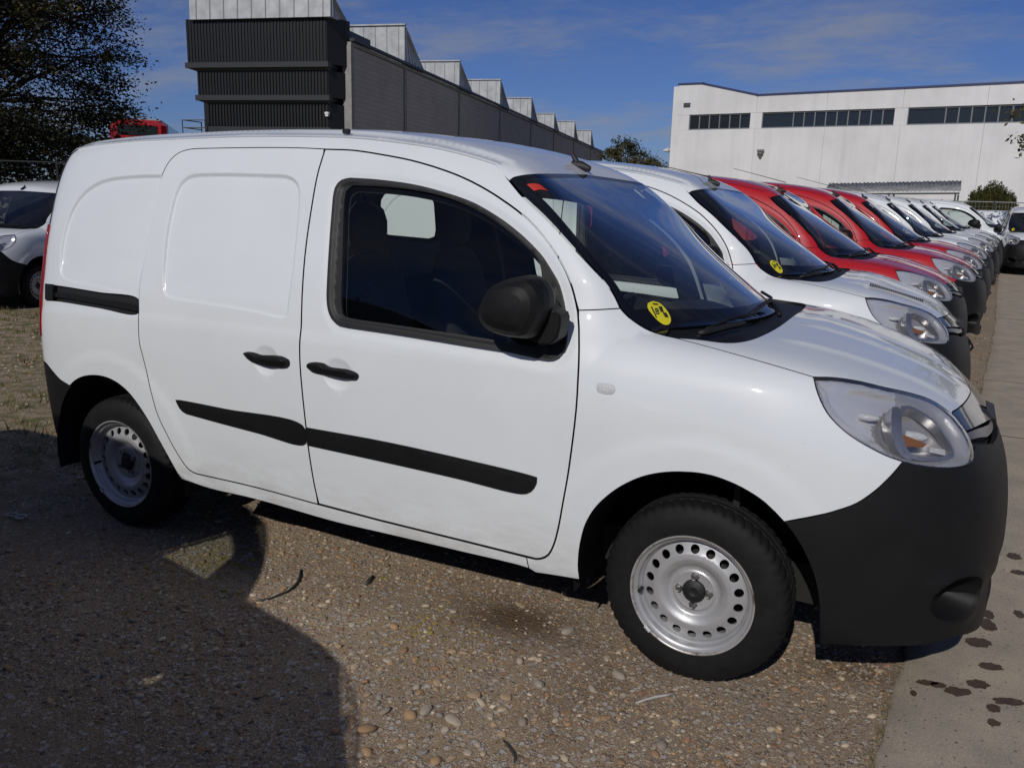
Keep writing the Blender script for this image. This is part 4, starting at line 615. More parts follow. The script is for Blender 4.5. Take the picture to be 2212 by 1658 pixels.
def ringpts(poly,ds,step=.012):
    p=dens(clean(np.asarray(poly)),step); return np.vstack([offset(p,d) for d in ds])
def build_van():
    root_=thing('cargo_van','white compact panel van with silver steel wheels and black rub strip, in the foreground','van',(0,0,0),0,'small panel vans parked in a row')
    # ---- painted shell
    df=T['door_front']; db=T['door_bottom']
    dbr=rv(db); dbr=dbr[dbr[:,0]<-.585]
    sb=T['sill_bot']; sb1=sb[sb[:,0]<-.58]; sb0=sb[sb[:,0]>=-.573]
    bodyP=arr(T['apillar'],rv(T['aseam'])[1:],rv(T['door_top'])[1:],T['sl_top'][1:],T['sl_rear'][1:],T['sl_bottom'][1:],rv(T['door_bottom'])[1:][rv(T['door_bottom'])[1:][:,0]<-.585],T['sill_seam'],sb1,T['rarch'],T['rb_seam'][1:],REAR,rv(RIDGE))
    bodyL=clean(fl(bodyP))
    ex=np.vstack([ringpts(embR,(-.003,.001,.004,.0075,.011,.018))])
    sheet('body_side',Flank,offset(bodyL,.0022),['white','seal'],root_,holes=[offset(clean(railp),-.001)],step=.026,e=e_side,extra=ex,mirror=True)
    # door
    fd,fd2=sheet('front_door',Flank,offset(clean(door),.0046),['white','seal'],root_,holes=[offset(clean(winout),.006)],step=.026,e=e_door,extra=np.vstack([ringpts(fl(T['cup_fd']),(-.012,-.004,.004,.012,.022,.034),.008),ringpts(winout,(-.008,-.02,-.035),.015)]),mirror=True)
    EXS=np.vstack([ringpts(embS,(-.003,.001,.004,.0075,.011,.018)),ringpts(fl(T['cup_sl']),(-.012,-.004,.004,.012,.022,.034),.008)])
    sd=sheet('sliding_door',Flank,offset(clean(slide),.0024),['white','seal'],root_,step=.026,e=e_slide,extra=EXS)
    sw=np.array([(-2.42,1.40),(-2.40,1.36),(-2.36,1.34),(-2.06,1.33),(-2.00,1.35),(-1.98,1.40),(-1.96,1.56),(-1.98,1.61),(-2.03,1.63),(-2.26,1.63),(-2.32,1.61),(-2.36,1.57)]); sw[:,0]-=.0; sw[:,1]-=.02; sw=clean(fl(ydir(sw[:,0],sw[:,1])))
    sd2=mirror_nose(sheet('sliding_door',Flank,offset(clean(slide),.0024),['white','seal'],root_,holes=[sw],step=.03,e=e_slide,extra=EXS),root_)
    mirror_nose(sheet('window_seal',Flank,offset(sw,-.004),['seal'],sd2,holes=[offset(sw,.02)],step=.03,e=lambda q:e_slide(q)-.002,flange=.012),sd2)
    mirror_nose(sheet('window_glass',Flank,offset(sw,.01),['glass'],sd2,step=.06,e=lambda q:np.full(len(q),.018),flange=0),sd2)
    fend=arr(T['aseam'],T['fender_top'][1:],T['shut'][1:],T['hl_rear'][1:],T['bump_seam'][1:],T['farch_w'][1:],sb0,rv(T['sill_seam']),db[db[:,0]>-.57][::-1],rv(df)[1:-1])
    sheet('front_fender',Flank,offset(clean(fl(fend)),.0018),['white','seal'],root_,step=.026,e=e_common,mirror=True)
    # black window frame, glass, mirror corner
    def fr(q):
        d=sdist(clean(winout),q); return -.003+.009*sst(.012,.030,d)
    sheet('window_seal',Flank,clean(winout),['seal'],fd,holes=[clean(winin)],step=.02,e=fr,extra=ringpts(winout,(.006,.012,.018,.024),.015),flange=.012,mirror=fd2)
    sheet('window_glass',Flank,offset(clean(winin),-.004),['glass'],fd,step=.06,e=lambda q:np.full(len(q),.010),flange=0,mirror=fd2)
    sheet('mirror_panel',Flank,clean(sail),['plastic'],fd,step=.03,e=lambda q:-.006-.006*sst(0,.03,sdist(clean(sail),q)),flange=.012,mirror=fd2)
    # mirror shell, folded towards the glass
    mo=T['mirror']; c=mo.mean(0); c=c+np.array([.0,.0])
    mo=resample_closed(mo,40); rings=[]
    for (y,s) in ((-.915,.80),(-.925,.93),(-.95,1.0),(-.985,1.0),(-1.015,.955),(-1.04,.86),(-1.058,.70),(-1.068,.48),(-1.073,.24)):
        rings.append([(c[0]+(p[0]-c[0])*s,y,c[1]+(p[1]-c[1])*s) for p in mo])
    m=MB(); n=len(mo)
    for i in range(len(rings)-1): m.grid([rings[i]+rings[i][:1],rings[i+1]+rings[i+1][:1]])
    k=len(m.V); m.V.append((c[0],-1.0745,c[1])); m.F+=[(k,k-n-1+j,k-n-1+(j+1)) for j in range(n)]; m.M+=[0]*n
    bm_weld(m); ms=m.build('mirror_shell','plastic',fd,smooth=True); mirror_copy(ms,fd2)
    m=MB(); m.prism([tuple(c+(p-c)*.90) for p in mo],'y',-.922,-.917); g=m.build('mirror_glass','mirrorglass',fd); mirror_copy(g,fd2)
    m=MB(); m.prism([tuple(p) for p in rv(T['mirror_foot'])],'y',-.885,-.965); g=m.build('mirror_foot','plastic',fd,auto=30); bev(g,.012,3); mirror_copy(g,fd2)
    # rub strips, handles
    for nm,par,pl,par2 in (('rub_strip',fd,'rub_front',fd2),('rub_strip',sd,'rub_rear',sd2)):
        q=clean(fl(T[pl])); sheet(nm,Flank,q,['plastic'],par,step=.03,e=lambda q_,Q=q:-.006-.007*sst(0,.012,sdist(Q,q_)),extra=ringpts(q,(.003,.007,.012,.018),.03),flange=.01,mirror=par2)
    for par,pl,par2 in ((fd,'handle_fd',fd2),(sd,'handle_sl',sd2)):
        q=clean(fl(T[pl])); sheet('door_handle',Flank,q,['plastic'],par,step=.012,e=lambda q_,Q=q:-.016-.016*sst(0,.011,sdist(Q,q_)),extra=ringpts(q,(.002,.005,.008),.012),flange=.012,mirror=par2)
    # sliding-door rail
    sheet('door_rail',Flank,offset(clean(railp),-.004),['seal'],root_,step=.03,e=lambda q:np.full(len(q),.022),flange=0,mirror=True)
    rp=T['rail']; n=len(rp)//2; up=resample_open(rp[:np.argmax(rp[:,0])+1],20); lo_=resample_open(rv(rp[np.argmax(rp[:,0])+1:]),20)
    mid=[(u*.42+l*.58) for u,l in zip(up,lo_)]; half=[(l-u)*.16 for u,l in zip(up,lo_)]
    q=fl(arr([m_-h for m_,h in zip(mid,half)],rv([m_+h for m_,h in zip(mid,half)])))
    sheet('rail_runner',Flank,clean(q),['plastic'],root_,step=.03,e=lambda q:np.full(len(q),.008),flange=.012,mirror=True)
    q=fl(arr(up[:3],rv(lo_[:3]))); sheet('rail_end_cap',Flank,clean(q),['plastic'],root_,step=.03,e=lambda q:np.full(len(q),-.002),flange=.014,mirror=True)
    q=clean(fl(T['indic'])); i1=sheet('side_indicator',Flank,q,['clear','grey_chrome'],root_,step=.008,e=lambda q_,Q=q:-.003-.004*sst(.0,.008,sdist(Q,q_)),extra=ringpts(q,(.003,.006),.008),flange=.008,mirror=True)
    # ---- front: bonnet, bumper, grille, headlights
    bon=arr(T['shut'],rv(T['hl_top'])[1:],T['bonnet_front'],[[.7585,0,.927]])
    ce=T['cowl_edge']; ce=ce[ce[:,1]<-.004]
    half=tp(bon); full=arr(half,rv(half[:-1])*[1,-1],(ce[:,:2])*[1,-1],rv(ce[:,:2]))
    def e_bon(q):
        ay=np.abs(q[:,1]); x=q[:,0]
        c1=.50-.13*sst(.1,.75,x); c2=.16-.05*sst(.1,.75,x); f=sst(.12,.24,x)*(1-sst(.62,.76,x))
        e=-.007*np.exp(-((ay-c1)/.030)**2)*f-.006*sst(c1,c1-.05,ay)*f
        return e-.006*np.exp(-((ay-c2)/.022)**2)*f
    sheet('bonnet',Top,offset(clean(full),.002),['white','seal'],root_,step=.022,e=e_bon)
    # bumper with openings
    top=arr(T['hl_bot'],T['hl_front'][1:2],T['gr_bot'][1:],[[.845,-.18,.815],[.852,0,.812]])
    bot=arr([[.862,0,.20],[.862,-.25,.205],[.85,-.45,.222]],T['bump_bot'],T['farch_b'],rv(T['bump_seam']))
    th_w=no(arr(rv(top),rv(bot)[1:-1] if 0 else np.zeros((0,3)))) if 0 else None
    seg=arr(T['bump_seam'][:0].reshape(0,3),top)          # headlight side -> centre top
    Rh=no(arr(bot[0:1],bot[1:],top))                       # centre bottom -> arch -> seam -> headlight -> centre top
    Rh=Rh[Rh[:,0]<=1e-6]
    loop=arr(Rh,rv(Rh[1:-1])*[-1,1])
    fogq=no(T['fog']); fogc=fogq.mean(0)
    foghole=np.array([(fogc[0]+.115*math.cos(a),fogc[1]+.068*math.sin(a)) for a in np.linspace(0,2*math.pi,33)[:-1]])
    intake=no(body_pts_front([(-.40,.47),(-.43,.40),(-.40,.30),(-.2,.28),(0,.28),(.2,.28),(.40,.30),(.43,.40),(.40,.47),(.2,.485),(0,.49),(-.2,.485)]))
    def e_bump(q):
        z=(q[:,1]+S2*.85)/C2
        e=.018*sst(.40,.34,z)*sst(.12,.24,z)*(1-sst(.75,1.05,np.abs(q[:,0])))
        d=np.hypot((q[:,0]-fogc[0])/.19,(q[:,1]-fogc[1])/.115)
        d2=np.hypot((q[:,0]+fogc[0])/.19,(q[:,1]-fogc[1])/.115)
        return e-.010*sst(1.0,.6,np.minimum(d,d2))+.014*sst(.60,.70,z)*sst(.78,.70,z)*(1-sst(.25,.6,np.abs(q[:,0])))*0
    bp=sheet('front_bumper',Nose,offset(clean(loop),.0015),['plastic','seal'],root_,holes=[foghole,foghole*[-1,1],intake],step=.026,e=e_bump,flange=.02)
    # fog lamp cups: short tapering tubes let into the bumper, closed by a blank disc
    for s in (1,-1):
        r0=solve(Nose,offset(foghole,-.004)*[s,1],e_bump)[0]; cen=r0.mean(0); inn=cen+(r0-cen)*.62+np.array([-.075,.035*s,0.0])
        m=MB(); nn=len(r0); r1=[tuple(p) for p in r0]; r2=[tuple(p) for p in inn]
        m.grid([r1+r1[:1],r2+r2[:1]]); bm_weld(m); b0=len(m.V); 
        m.F.append(tuple(range(len(r1),len(r1)+nn))); m.M.append(0)
        m.build('fog_lamp_recess','plastic',bp,smooth=True,auto=40)
    # lower intake: mesh bars behind the opening
    m=MB(); m.box((.80,0,.385),(.02,.9,.24),m=0)
    m.build('intake_backing','under',bp)
    for z in (.335,.385,.435):
        m=MB(); m.box((.862,0,z),(.03,.70,.014),bev=.004); m.build('intake_bar','plastic',bp,auto=30)
    # upper grille: gloss panel, recess, grey bar, emblem
    gt=arr(T['hl_front'][-1:],[[.693,-.510,.9425]],T['bonnet_front'],[[.7585,0,.927]])
    gl=arr([[.860,0,.850],[.848,-.08,.853]],rv(T['gr_slot']))
    hf=rv(T['hl_front']); hf=hf[hf[:,2]>.900]
    Rg=no(arr(gl,rv(hf)[0:],gt[1:])); Rg=Rg[Rg[:,0]<=1e-6]
    # keep it a simple outline: slot edge (centre->lamp), lamp edge up, bonnet edge (lamp->centre)
    loopg=arr(Rg,rv(Rg[1:-1])*[-1,1])
    grille=sheet('grille_panel',Nose,offset(clean(loopg),.0015),['gloss','seal'],root_,step=.025,flange=.02)
    # recess behind the slots
    lo_l=T['gr_bot']; up_l=T['gr_slot']
    rec=no(arr(up_l[1:],[[.848,-.08,.853],[.860,0,.850]])); rec2=no(arr(lo_l,[[.845,-.18,.815],[.852,0,.812]]))
    rr=arr(rec,rv(rec*[-1,1])[1:],(rec2[::1])*[-1,1],rv(rec2)[1:]) if 0 else arr(rec,rv(rec)[1:]*[-1,1],rec2*[-1,1],rv(rec2)[1:])
    sheet('grille_recess',Nose,offset(clean(rr),-.012),['under'],grille,step=.03,e=lambda q:np.full(len(q),.035),flange=0)
    bt=arr(T['gr_bar_t'],[[.826,-.16,.850],[.838,0,.846]]); bb=arr(T['gr_bar_b'],[[.830,-.2,.833],[.842,0,.829]])
    t2=no(bt);b2=no(bb); qb=arr(t2,rv(t2)[1:]*[-1,1],b2*[-1,1],rv(b2)[1:])
    sheet('grille_bar',Nose,clean(qb),['bar'],grille,step=.02,e=lambda q:np.full(len(q),.006),flange=.02)
    zc=.842; xs=float(solve(Nose,no([[.86,0,zc]]))[0][0][0])
    m=MB(); 
    def dia(h,w_): return [(0,-h),(w_,0),(0,h),(-w_,0)]
    o1=dia(.056,.042); i1=dia(.032,.023); xs-=.018
    for tt,(A,B) in enumerate(((o1,i1),)):
        for j in range(4):
            a,b=A[j],A[(j+1)%4];c_,d_=B[j],B[(j+1)%4]
            mid=lambda p,q,f:(p[0]*(1-f)+q[0]*f,p[1]*(1-f)+q[1]*f)
            X=lambda p,t:(xs+t+.018-.25*p[1],p[0],zc+p[1])
            ma,mb=mid(a,c_,.45),mid(b,d_,.45)
            m.add([X(a,-.02),X(b,-.02),X(mb,.006),X(ma,.006),X(d_,-.006),X(c_,-.006)],[(0,1,2,3),(3,2,4,5)])
    m.build('emblem','bar',grille,fix=False)
    # headlights
    hl=arr(T['hl_rear'],T['hl_bot'][1:],T['hl_front'][1:],T['hl_top'][1:-1]); H=clean(no(hl))
    Hc=H.mean(0)
    def deep(q):
        d=sdist(H,q); return .012+.062*sst(.0,.06,d)
    def deep2(q):   # two bowls behind the lens, parted by the pale divider
        d=sdist(H,q); e=.010+.032*sst(.0,.05,d)
        a=np.hypot((q[:,0]-HLA[0])/.22,(q[:,1]-HLA[1])/.085); b=np.hypot((q[:,0]-HLB[0])/.15,(q[:,1]-HLB[1])/.085)
        return e+.028*(1-np.clip(a,0,1)**2)+.05*(1-np.clip(b,0,1)**2)
    HLA=no(img_pt('hlA'))[0]; HLB=no(img_pt('hlB'))[0]
    def cls(c):
        b=np.hypot((c[:,0]-HLB[0])/.16,(c[:,1]-HLB[1])/.095); d=sdist(H,c)
        return np.where(b<1,1,np.where((c[:,0]<HLA[0]+.14)&(d>.012),0,2))
    for s in (1,-1):
        lens=None
        def S(name,poly,mats,parent,**k):
            o=sheet(name,Nose,poly,mats,parent,**k)
            if s==-1:
                c=mirror_nose(o,parent); return c
            return o
        hb=S('headlight',H,['chrome','darkrefl','bezel'],root_,step=.012,e=deep2,flange=0,cls=cls)
        S('headlight_lens',offset(H,.002),['lens','seal'],hb,step=.02,e=lambda q:-.002-.006*sst(0,.04,sdist(H,q)),flange=.012)
        dv=clean(no(T['hl_div'])); S('lamp_divider',dv,['grey_chrome'],hb,step=.02,e=lambda q:np.full(len(q),.016),flange=.05)
        ri=clean(no(T['hl_ring'])); S('lamp_ring',ri,['grey_chrome'],hb,step=.02,holes=[offset(ri,.012)],e=lambda q:np.full(len(q),.026),flange=.03)
        rb=clean(no(T['hl_ribs'])); S('ribbed_insert',rb,['clear'],hb,step=.02,e=lambda q:np.full(len(q),.030),flange=.01)
        bu=solve(Nose,HLB[None,:],lambda q:np.full(len(q),.045))[0][0]*[1,s,1]
        m=MB(); m.tube([bu+Vector((-.03,0,0)),bu,bu+Vector((.018,0,0)),bu+Vector((.03,0,0))],[.016,.016,.013,.004],10); m.build('bulb','clear',hb,smooth=True,auto=40)
        bu=solve(Nose,(HLA+[.01,0])[None,:],lambda q:np.full(len(q),.05))[0][0]*[1,s,1]
        m=MB(); m.tube([bu+Vector((-.03,0,0)),bu,bu+Vector((.015,0,0)),bu+Vector((.025,0,0))],[.011,.011,.008,.003],10); m.build('indicator_bulb','clear',hb,smooth=True,auto=40)
        S('amber_insert',clean(no(T['hl_amb'])),['amber'],hb,step=.02,e=lambda q:np.full(len(q),.034),flange=.005)
    # ---- windscreen, cowl, wiper
    ft=T['fender_top'][:-1]; ap=T['apillar']
    ys=np.linspace(.715,0,14)
    base=np.c_[.085-.27*(ys/.717)**2-.040,-ys]
    base=base[base[:,0]>ft[-1][0]+.01] if 0 else base
    wr=arr(tp(arr(rv(T['ws_top'][T['ws_top'][:,1]<0]),ap[1:],ft[1:])),base[1:])
    wl=rv(wr[:-1])*[1,-1]
    wsl=clean(arr([[T['ws_top'][np.argmin(abs(T['ws_top'][:,1]))][0],0]],wr,wl))
    win_=offset(wsl,.026)
    wi=tp(T['ws_in'])
    win_=dens(clean(win_),.012); win_[:,0]=np.minimum(win_[:,0],.085-.27*(np.abs(win_[:,1])/.717)**2-.105); win_=clean(win_,.004)
    wcls=lambda c: np.where(inside(win_,c),0,1)
    ws=sheet('windscreen',Top,offset(wsl,.003),['wglass','frit'],root_,step=.018,e=lambda q:np.full(len(q),-.002),flange=.006,cls=wcls,lines=[np.vstack([dens(clean(win_),.012),clean(win_)[:1]])])
    for nm,key,mt,off in (('emissions_sticker','stkB','yellow',.010),('inspection_sticker','stkR','redst',.010)):
        st=sheet(nm,Top,offset(clean(tp(T[key])),.0005),[mt],ws,step=.02,e=lambda q:np.full(len(q),-.0045),flange=0)
        if key=='stkB':
            for i in range(4): sheet('sticker_print',Top,clean(tp(T['stkq%d'%i])),['ink'],st,step=.03,e=lambda q:np.full(len(q),-.0058),flange=0) if 0 else flat_on(ws,st,T['stkq%d'%i])
            m=MB(); P=[tuple(p+np.array([0,0,.0075])) for p in T['stkb0']]; m.tube(P,.0022,5); m.build('sticker_letter','ink',st)
    cw=arr(base*[1,1]+[-.012,0],ce[:,:2][::-1] if 0 else np.zeros((0,2)))
    cer=ce[:,:2]; ftr=tp(T['fender_top'])[-3:]
    cl=arr(rv(cer),[[cer[0][0]-.03,cer[0][1]+.004]],base[1:]+[-.02,0]); # right half: centre bonnet edge -> corner -> glass base -> centre
    cl=arr(cl,rv(base[1:-1]+[-.02,0])*[1,-1],[[cer[0][0]-.03,-cer[0][1]-.004]],cer*[1,-1])
    sheet('cowl',Top,offset(clean(cl),-.006),['plastic'],root_,step=.03,e=lambda q:np.full(len(q),.014),flange=0)
    sheet('cowl_well',Top,offset(clean(cl),-.012),['under'],root_,step=.06,e=lambda q:np.full(len(q),.05),flange=0)
    up=np.array([.004,0,.018])
    a=T['wip_arm']; m=MB(); nA=len(a); m.tube([tuple(p+up*(1+1.2*math.sin(math.pi*i/(nA-1)))) for i,p in enumerate(a)],[.011-.006*i/(nA-1) for i in range(nA)],6); wa=m.build('wiper_arm','plastic',root_,smooth=True)
    m=MB(); b=T['wip_blade']; m.tube([tuple(p+up*.9) for p in b],[.006]+[.013]*(len(b)-2)+[.006],5); m.tube([tuple(p+up*.3) for p in b],.004,4); m.build('wiper_blade','seal',wa,smooth=True)
    m=MB(); P=[(.0,.10,1.155),(-.02,.30,1.165),(-.10,.52,1.165)]; m.tube([(p[0],p[1],p[2]+.012) for p in P],.007,5); m.tube([(.03,.12,1.14),(.0,.10,1.165)],.014,6); m.build('wiper_arm','plastic',root_)
    # ---- roof
    wt=T['ws_top']; wt=wt[wt[:,1]<-.01]
    R=arr(rv(wt),RIDGE,ROOFREAR[1:-1]); R2=tp(arr([[wt[-1][0]-.004,0,0]],R,[[ROOFREAR[-1][0],0,0]]))
    rl=clean(arr(R2,rv(R2[1:-1])*[1,-1]))
    rid2=RIDGE[:,:2]
    def e_roof(q):
        d=np.minimum(sdist(rid2,q,False),sdist(rid2*[1,-1],q,False))
        ripple=0
        return .007*sst(.012,.028,d)*sst(.075,.05,d)+ripple
    sheet('roof',Top,offset(rl,.0012),['white','white'],root_,step=.03,e=e_roof,extra=ringpts(rl,(.01,.018,.026,.04,.055,.07),.03),flange=.008)
    m=MB(); m.tube([(-.85,.03,1.706),(-.81,.03,1.703),(-.77,.03,1.692)],[.024,.022,.012],8); m.tube([(-.825,.03,1.706),(-.838,.03,1.73),(-.853,.03,1.752)],[.014,.012,.009],8); m.build('antenna_base','seal',root_,smooth=True,auto=50)
    for s in (1,-1):
        m=MB(); p=T['plug'][len(T['plug'])//2]; m.box((p[0],s*p[1],p[2]+.012),(.03,.022,.02),bev=.004); m.build('roof_bar_plug','seal',root_)
    # ---- rear: bumper, doors, lamps
    th=np.linspace(math.radians(128),math.radians(187),12); ra=ydir(-2.697+.432*np.cos(th),.305+.432*np.sin(th))
    rb=arr(ra,[[-3.17,ra[-1][1],.262]],rv(REARLOW),rv(T['rb_seam'])[1:-1] if 0 else rv(T['rb_seam'])[1:])
    sheet('rear_bumper_corner',Flank,offset(clean(fl(rb)),.0015),['plastic'],root_,step=.04,mirror=True)
    bk=Back.fwd; low=REARLOW; q=bk(arr(low,low*[1,-1,1][::-1] if 0 else rv(low)*[1,-1,1])); sheet('rear_bumper',Back,clean(q),['plastic'],root_,step=.06)
    E_=REAR; topc=ROOFREAR
    for s,(y0,y1) in ((1,(None,.10)),(-1,(.106,None))):
        if s==1: q=arr(bk(E_),bk(topc),[[.10,topc[-1][2]+.0],[.10,.74]])
        else: q=arr([[.106,.74],[.106,topc[-1][2]]],rv(bk(topc)[:-2])*[-1,1],rv(bk(E_))*[-1,1])
        if s==1: wn=np.array([(-.62,1.12),(-.60,1.56),(.02,1.58),(.02,1.10)])
        else: wn=np.array([(.18,1.10),(.18,1.58),(.58,1.56),(.62,1.12)])
        rd=sheet('rear_door',Back,offset(clean(q),.003),['white','seal'],root_,step=.05)
        sheet('rear_window',Back,wn,['frit'],rd,step=.1,e=lambda q:np.full(len(q),-.003),flange=.004)
        hy=.03 if s==1 else .5
        m=MB(); xx=float(XR(np.array(.95)))-.03
        if s==1: m.box((xx,hy,.95),(.03,.16,.035),bev=.01); m.build('door_handle','plastic',rd)
    zs=np.linspace(.86,1.38,14); Rr=rear_pts(zs); rows=[]
    for p in Rr:
        rows.append([])
        cx_,cy_=p[0]+.14,p[1]+.14
        for a in np.linspace(math.radians(232),math.radians(186),10):
            O=np.array([[cx_+.4*math.cos(a),cy_+.4*math.sin(a),p[2]]]); D=np.array([[-math.cos(a),-math.sin(a),0.]]); t=root(O,D,0,.4,60); h=(O+D*t[:,None])[0]
            if np.isnan(h).any(): h=np.array(p)
            rows[-1].append(tuple(h+np.array([math.cos(a),math.sin(a),0])*.006))
    m=MB(); m.grid(rows); tl=m.build('tail_lamp','taillamp',root_,smooth=True); sol(tl,.012); mirror_copy(tl,root_)
    # ---- underside, wheel housings, floor
    m=MB(); m.box((-1.25,0,.31),(3.9,1.16,.14),m=0); m.box((-1.36,0,.335),(1.66,1.70,.09)); m.box((-1.36,.82,.30),(1.60,.02,.05)); m.box((-1.36,-.82,.30),(1.60,.02,.05)); m.box((.50,0,.33),(.34,.95,.10)); m.box((-3.16,0,.36),(.20,1.45,.16)); m.build('underbody','under',root_)
    for (cx_,R0,w0) in ((0,.415,.46),(-2.697,.425,.46)):
        for s in (-1,1):
            y0=s*.868; y1=s*.42; rows=[]
            aa=np.linspace(math.radians(-12),math.radians(192),26)
            rows=[[(cx_+R0*math.cos(a),y,.31+R0*math.sin(a)) for a in aa] for y in (y0,s*.66,y1)]
            rows.append([(cx_+.02*math.cos(a),y1,.31+.02*math.sin(a)) for a in aa])
            m=MB(); m.grid(rows); m.build('wheel_housing','under',root_,smooth=True,fix=False)
    # ---- cab interior
    m=MB(); m.box((-1.35,0,.40),(1.6,1.56,.06)); m.box((-2.6,0,.44),(1.2,1.05,.05)); m.build('cab_floor','dark',root_)
    prof=[(-.6,.42),(.1,.42),(.1,.9),(.05,1.06),(-.06,1.095)]
    rows=[]
    for y in np.linspace(-.74,.74,25):
        xb=.085-.27*(abs(y)/.717)**2-.13
        bul=.035*math.exp(-((y-.37)/.17)**2)+.02*math.exp(-((y+.40)/.2)**2)
        rows.append([(xb-.02,y,.75),(xb,y,1.02),(xb-.03,y,1.092),(xb-.14,y,1.105+bul*.4),(-.42,y,1.095+bul),(-.56,y,1.07+bul),(-.63,y,1.02+bul*.6),(-.645,y,.93),(-.60,y,.78),(-.55,y,.60),(-.50,y,.45)])
    m=MB(); m.grid(rows); m.build('dashboard','dark',root_,smooth=True,auto=60)
    wlc=Vector((-.78,.37,.985)); ax=Vector((-.80,0,.60)).normalized(); u=Vector((0,1,0)); v=ax.cross(u)
    m=MB(); pts=[wlc+(u*math.cos(a)+v*math.sin(a))*.185 for a in np.linspace(0,2*math.pi,33)]; m.tube(pts,.015,8,cap=False)
    for a in (0,math.pi,-math.pi/2): m.tube([wlc-ax*.02,wlc+(u*math.cos(a)+v*math.sin(a))*.18],.014,6)
    m.tube([wlc-ax*.03,wlc+ax*.02],[.06,.05],12); m.tube([wlc-ax*.04,wlc-ax*.28],.03,8); m.build('steering_wheel','dark',root_,smooth=True,auto=50)
    for y in (-.38,.38):
        # cushion, back, headrest: a seat with its pieces
        sc_=MB(); rows=[]
        for t_,wd,zt in ((-1.02,.20,.76),(-1.08,.24,.80),(-1.3,.25,.79),(-1.52,.24,.75)): rows.append([(t_,y-wd,zt-.13),(t_,y-wd,zt-.02),(t_,y-wd*.7,zt),(t_,y+wd*.7,zt),(t_,y+wd,zt-.02),(t_,y+wd,zt-.13)])
        sc_.grid(rows); sc_.add([rows[0][j] for j in range(6)],[tuple(range(6))]); sc_.box((-1.27,y,.56),(.46,.42,.20)); seat=sc_.build('seat','seat',root_,smooth=True,auto=50)
        bk_=MB(); rows=[]
        for z,xc,wd,th_ in ((.72,-1.52,.23,.06),(.85,-1.55,.25,.065),(1.05,-1.585,.25,.06),(1.20,-1.61,.23,.05),(1.28,-1.625,.17,.04),(1.31,-1.63,.09,.02)):
            rows.append([(xc+th_*math.cos(a)*1.0,y+wd*math.copysign(abs(math.sin(a))**.6,math.sin(a)),z) for a in np.linspace(0,2*math.pi,17)])
        bk_.grid(rows); bk_.build('seat_back','seat',seat,smooth=True)
        hr=MB(); rows=[]
        for z,wd,th_ in ((1.325,.07,.02),(1.345,.115,.045),(1.40,.13,.055),(1.45,.13,.055),(1.50,.105,.048),(1.53,.06,.02)):
            rows.append([(-1.635+th_*math.cos(a),y+wd*math.copysign(abs(math.sin(a))**.6,math.sin(a)),z) for a in np.linspace(0,2*math.pi,17)])
        hr.grid(rows); hr.tube([(-1.635,y-.06,1.26),(-1.635,y-.06,1.36)],.007,6); hr.tube([(-1.635,y+.06,1.26),(-1.635,y+.06,1.36)],.007,6); hr.build('headrest','seat',seat,smooth=True)
    # bulkhead behind the seats, headlining, door linings
    zz_=np.linspace(.40,1.74,12); P=ydir(np.full(12,-1.97),zz_); pr=[(p[1]+.045,p[2]) for p in P]; pr=[p for p in pr if p[1]<1.24]; m=MB(); m.prism(pr+[(-a,b) for a,b in pr[::-1]],'x',-1.985,-1.96); m.build('bulkhead','dark',root_)
    q=rl[(rl[:,0]>-2.0)]; sheet('headlining',Top,offset(clean(q),.02),['dark'],root_,step=.07,e=lambda q:np.full(len(q),.035),flange=0)
    sheet('door_lining',Flank,offset(clean(door),.012),['dark'],fd,holes=[offset(clean(winin),.002)],step=.06,e=lambda q:np.full(len(q),.045),flange=.0,mirror=fd2)
    trim=arr(T['apillar'],rv(T['aseam'])[1:],rv(T['door_top'])[1:],T['sl_top'][T['sl_top'][:,0]>-2.0][1:],rv(RIDGE[RIDGE[:,0]>-2.0])); sheet('pillar_trim',Flank,offset(clean(fl(trim)),.006),['dark'],root_,step=.06,e=lambda q:np.full(len(q),.030),flange=0,mirror=True)
    slin=arr(T['bpillar'],T['sl_top'][T['sl_top'][:,0]>-2.0][1:],[[-2.0,-.89,1.0]],[[-2.0,-.885,.36]]); sheet('side_lining',Flank,offset(clean(fl(slin)),.01),['dark'],root_,step=.08,e=lambda q:np.full(len(q),.05),flange=0,mirror=True)
    m=MB(); m.box((.10,0,.72),(.02,1.5,.55)); m.build('firewall','under',root_)
    m=MB(); m.box((.45,0,.62),(.55,1.05,.42)); m.build('engine_block','under',root_)
    for x in (0,-2.697):
        for s in (-1,1): wheel(root_,x,s)
    return root_
def img_pt(k): return T[k]
def mirror_nose(o,parent):
    me=o.data; n=len(me.vertices); co=np.empty(n*3); me.vertices.foreach_get('co',co); co=co.reshape(-1,3)
    nn=[tuple(0 for _ in range(3))]*n
    NN=np.zeros((n,3)); 
    ln=np.empty(len(me.loops)*3); me.corner_normals.foreach_get('vector',ln); ln=ln.reshape(-1,3); lv=np.empty(len(me.loops),int); me.loops.foreach_get('vertex_index',lv); NN[lv]=ln
    c=mk(o.name.split('.')[0],co*[1,-1,1],[tuple(p.vertices)[::-1] for p in me.polygons],NN*[1,-1,1],[p.material_index for p in me.polygons],list(me.materials),parent)
    bpy.data.objects.remove(o); return c
def flat_on(ws,par,P):
    """a small flat print lying on the windscreen"""
    q=clean(tp(P)); V2=q; S_,G=solve(Top,V2,None); S_=S_+G*.0075
    return meshobj('sticker_print',S_,[tuple(range(len(S_)))],['ink'],par)
def body_pts_front(yz):
    y=np.array([a for a,b in yz]); z=np.array([b for a,b in yz]); O=np.c_[np.full(len(y),1.5),y,z]; D=np.tile([-1.,0,0],(len(y),1)); t=root(O,D,0,1.4,80); return O+D*t[:,None]
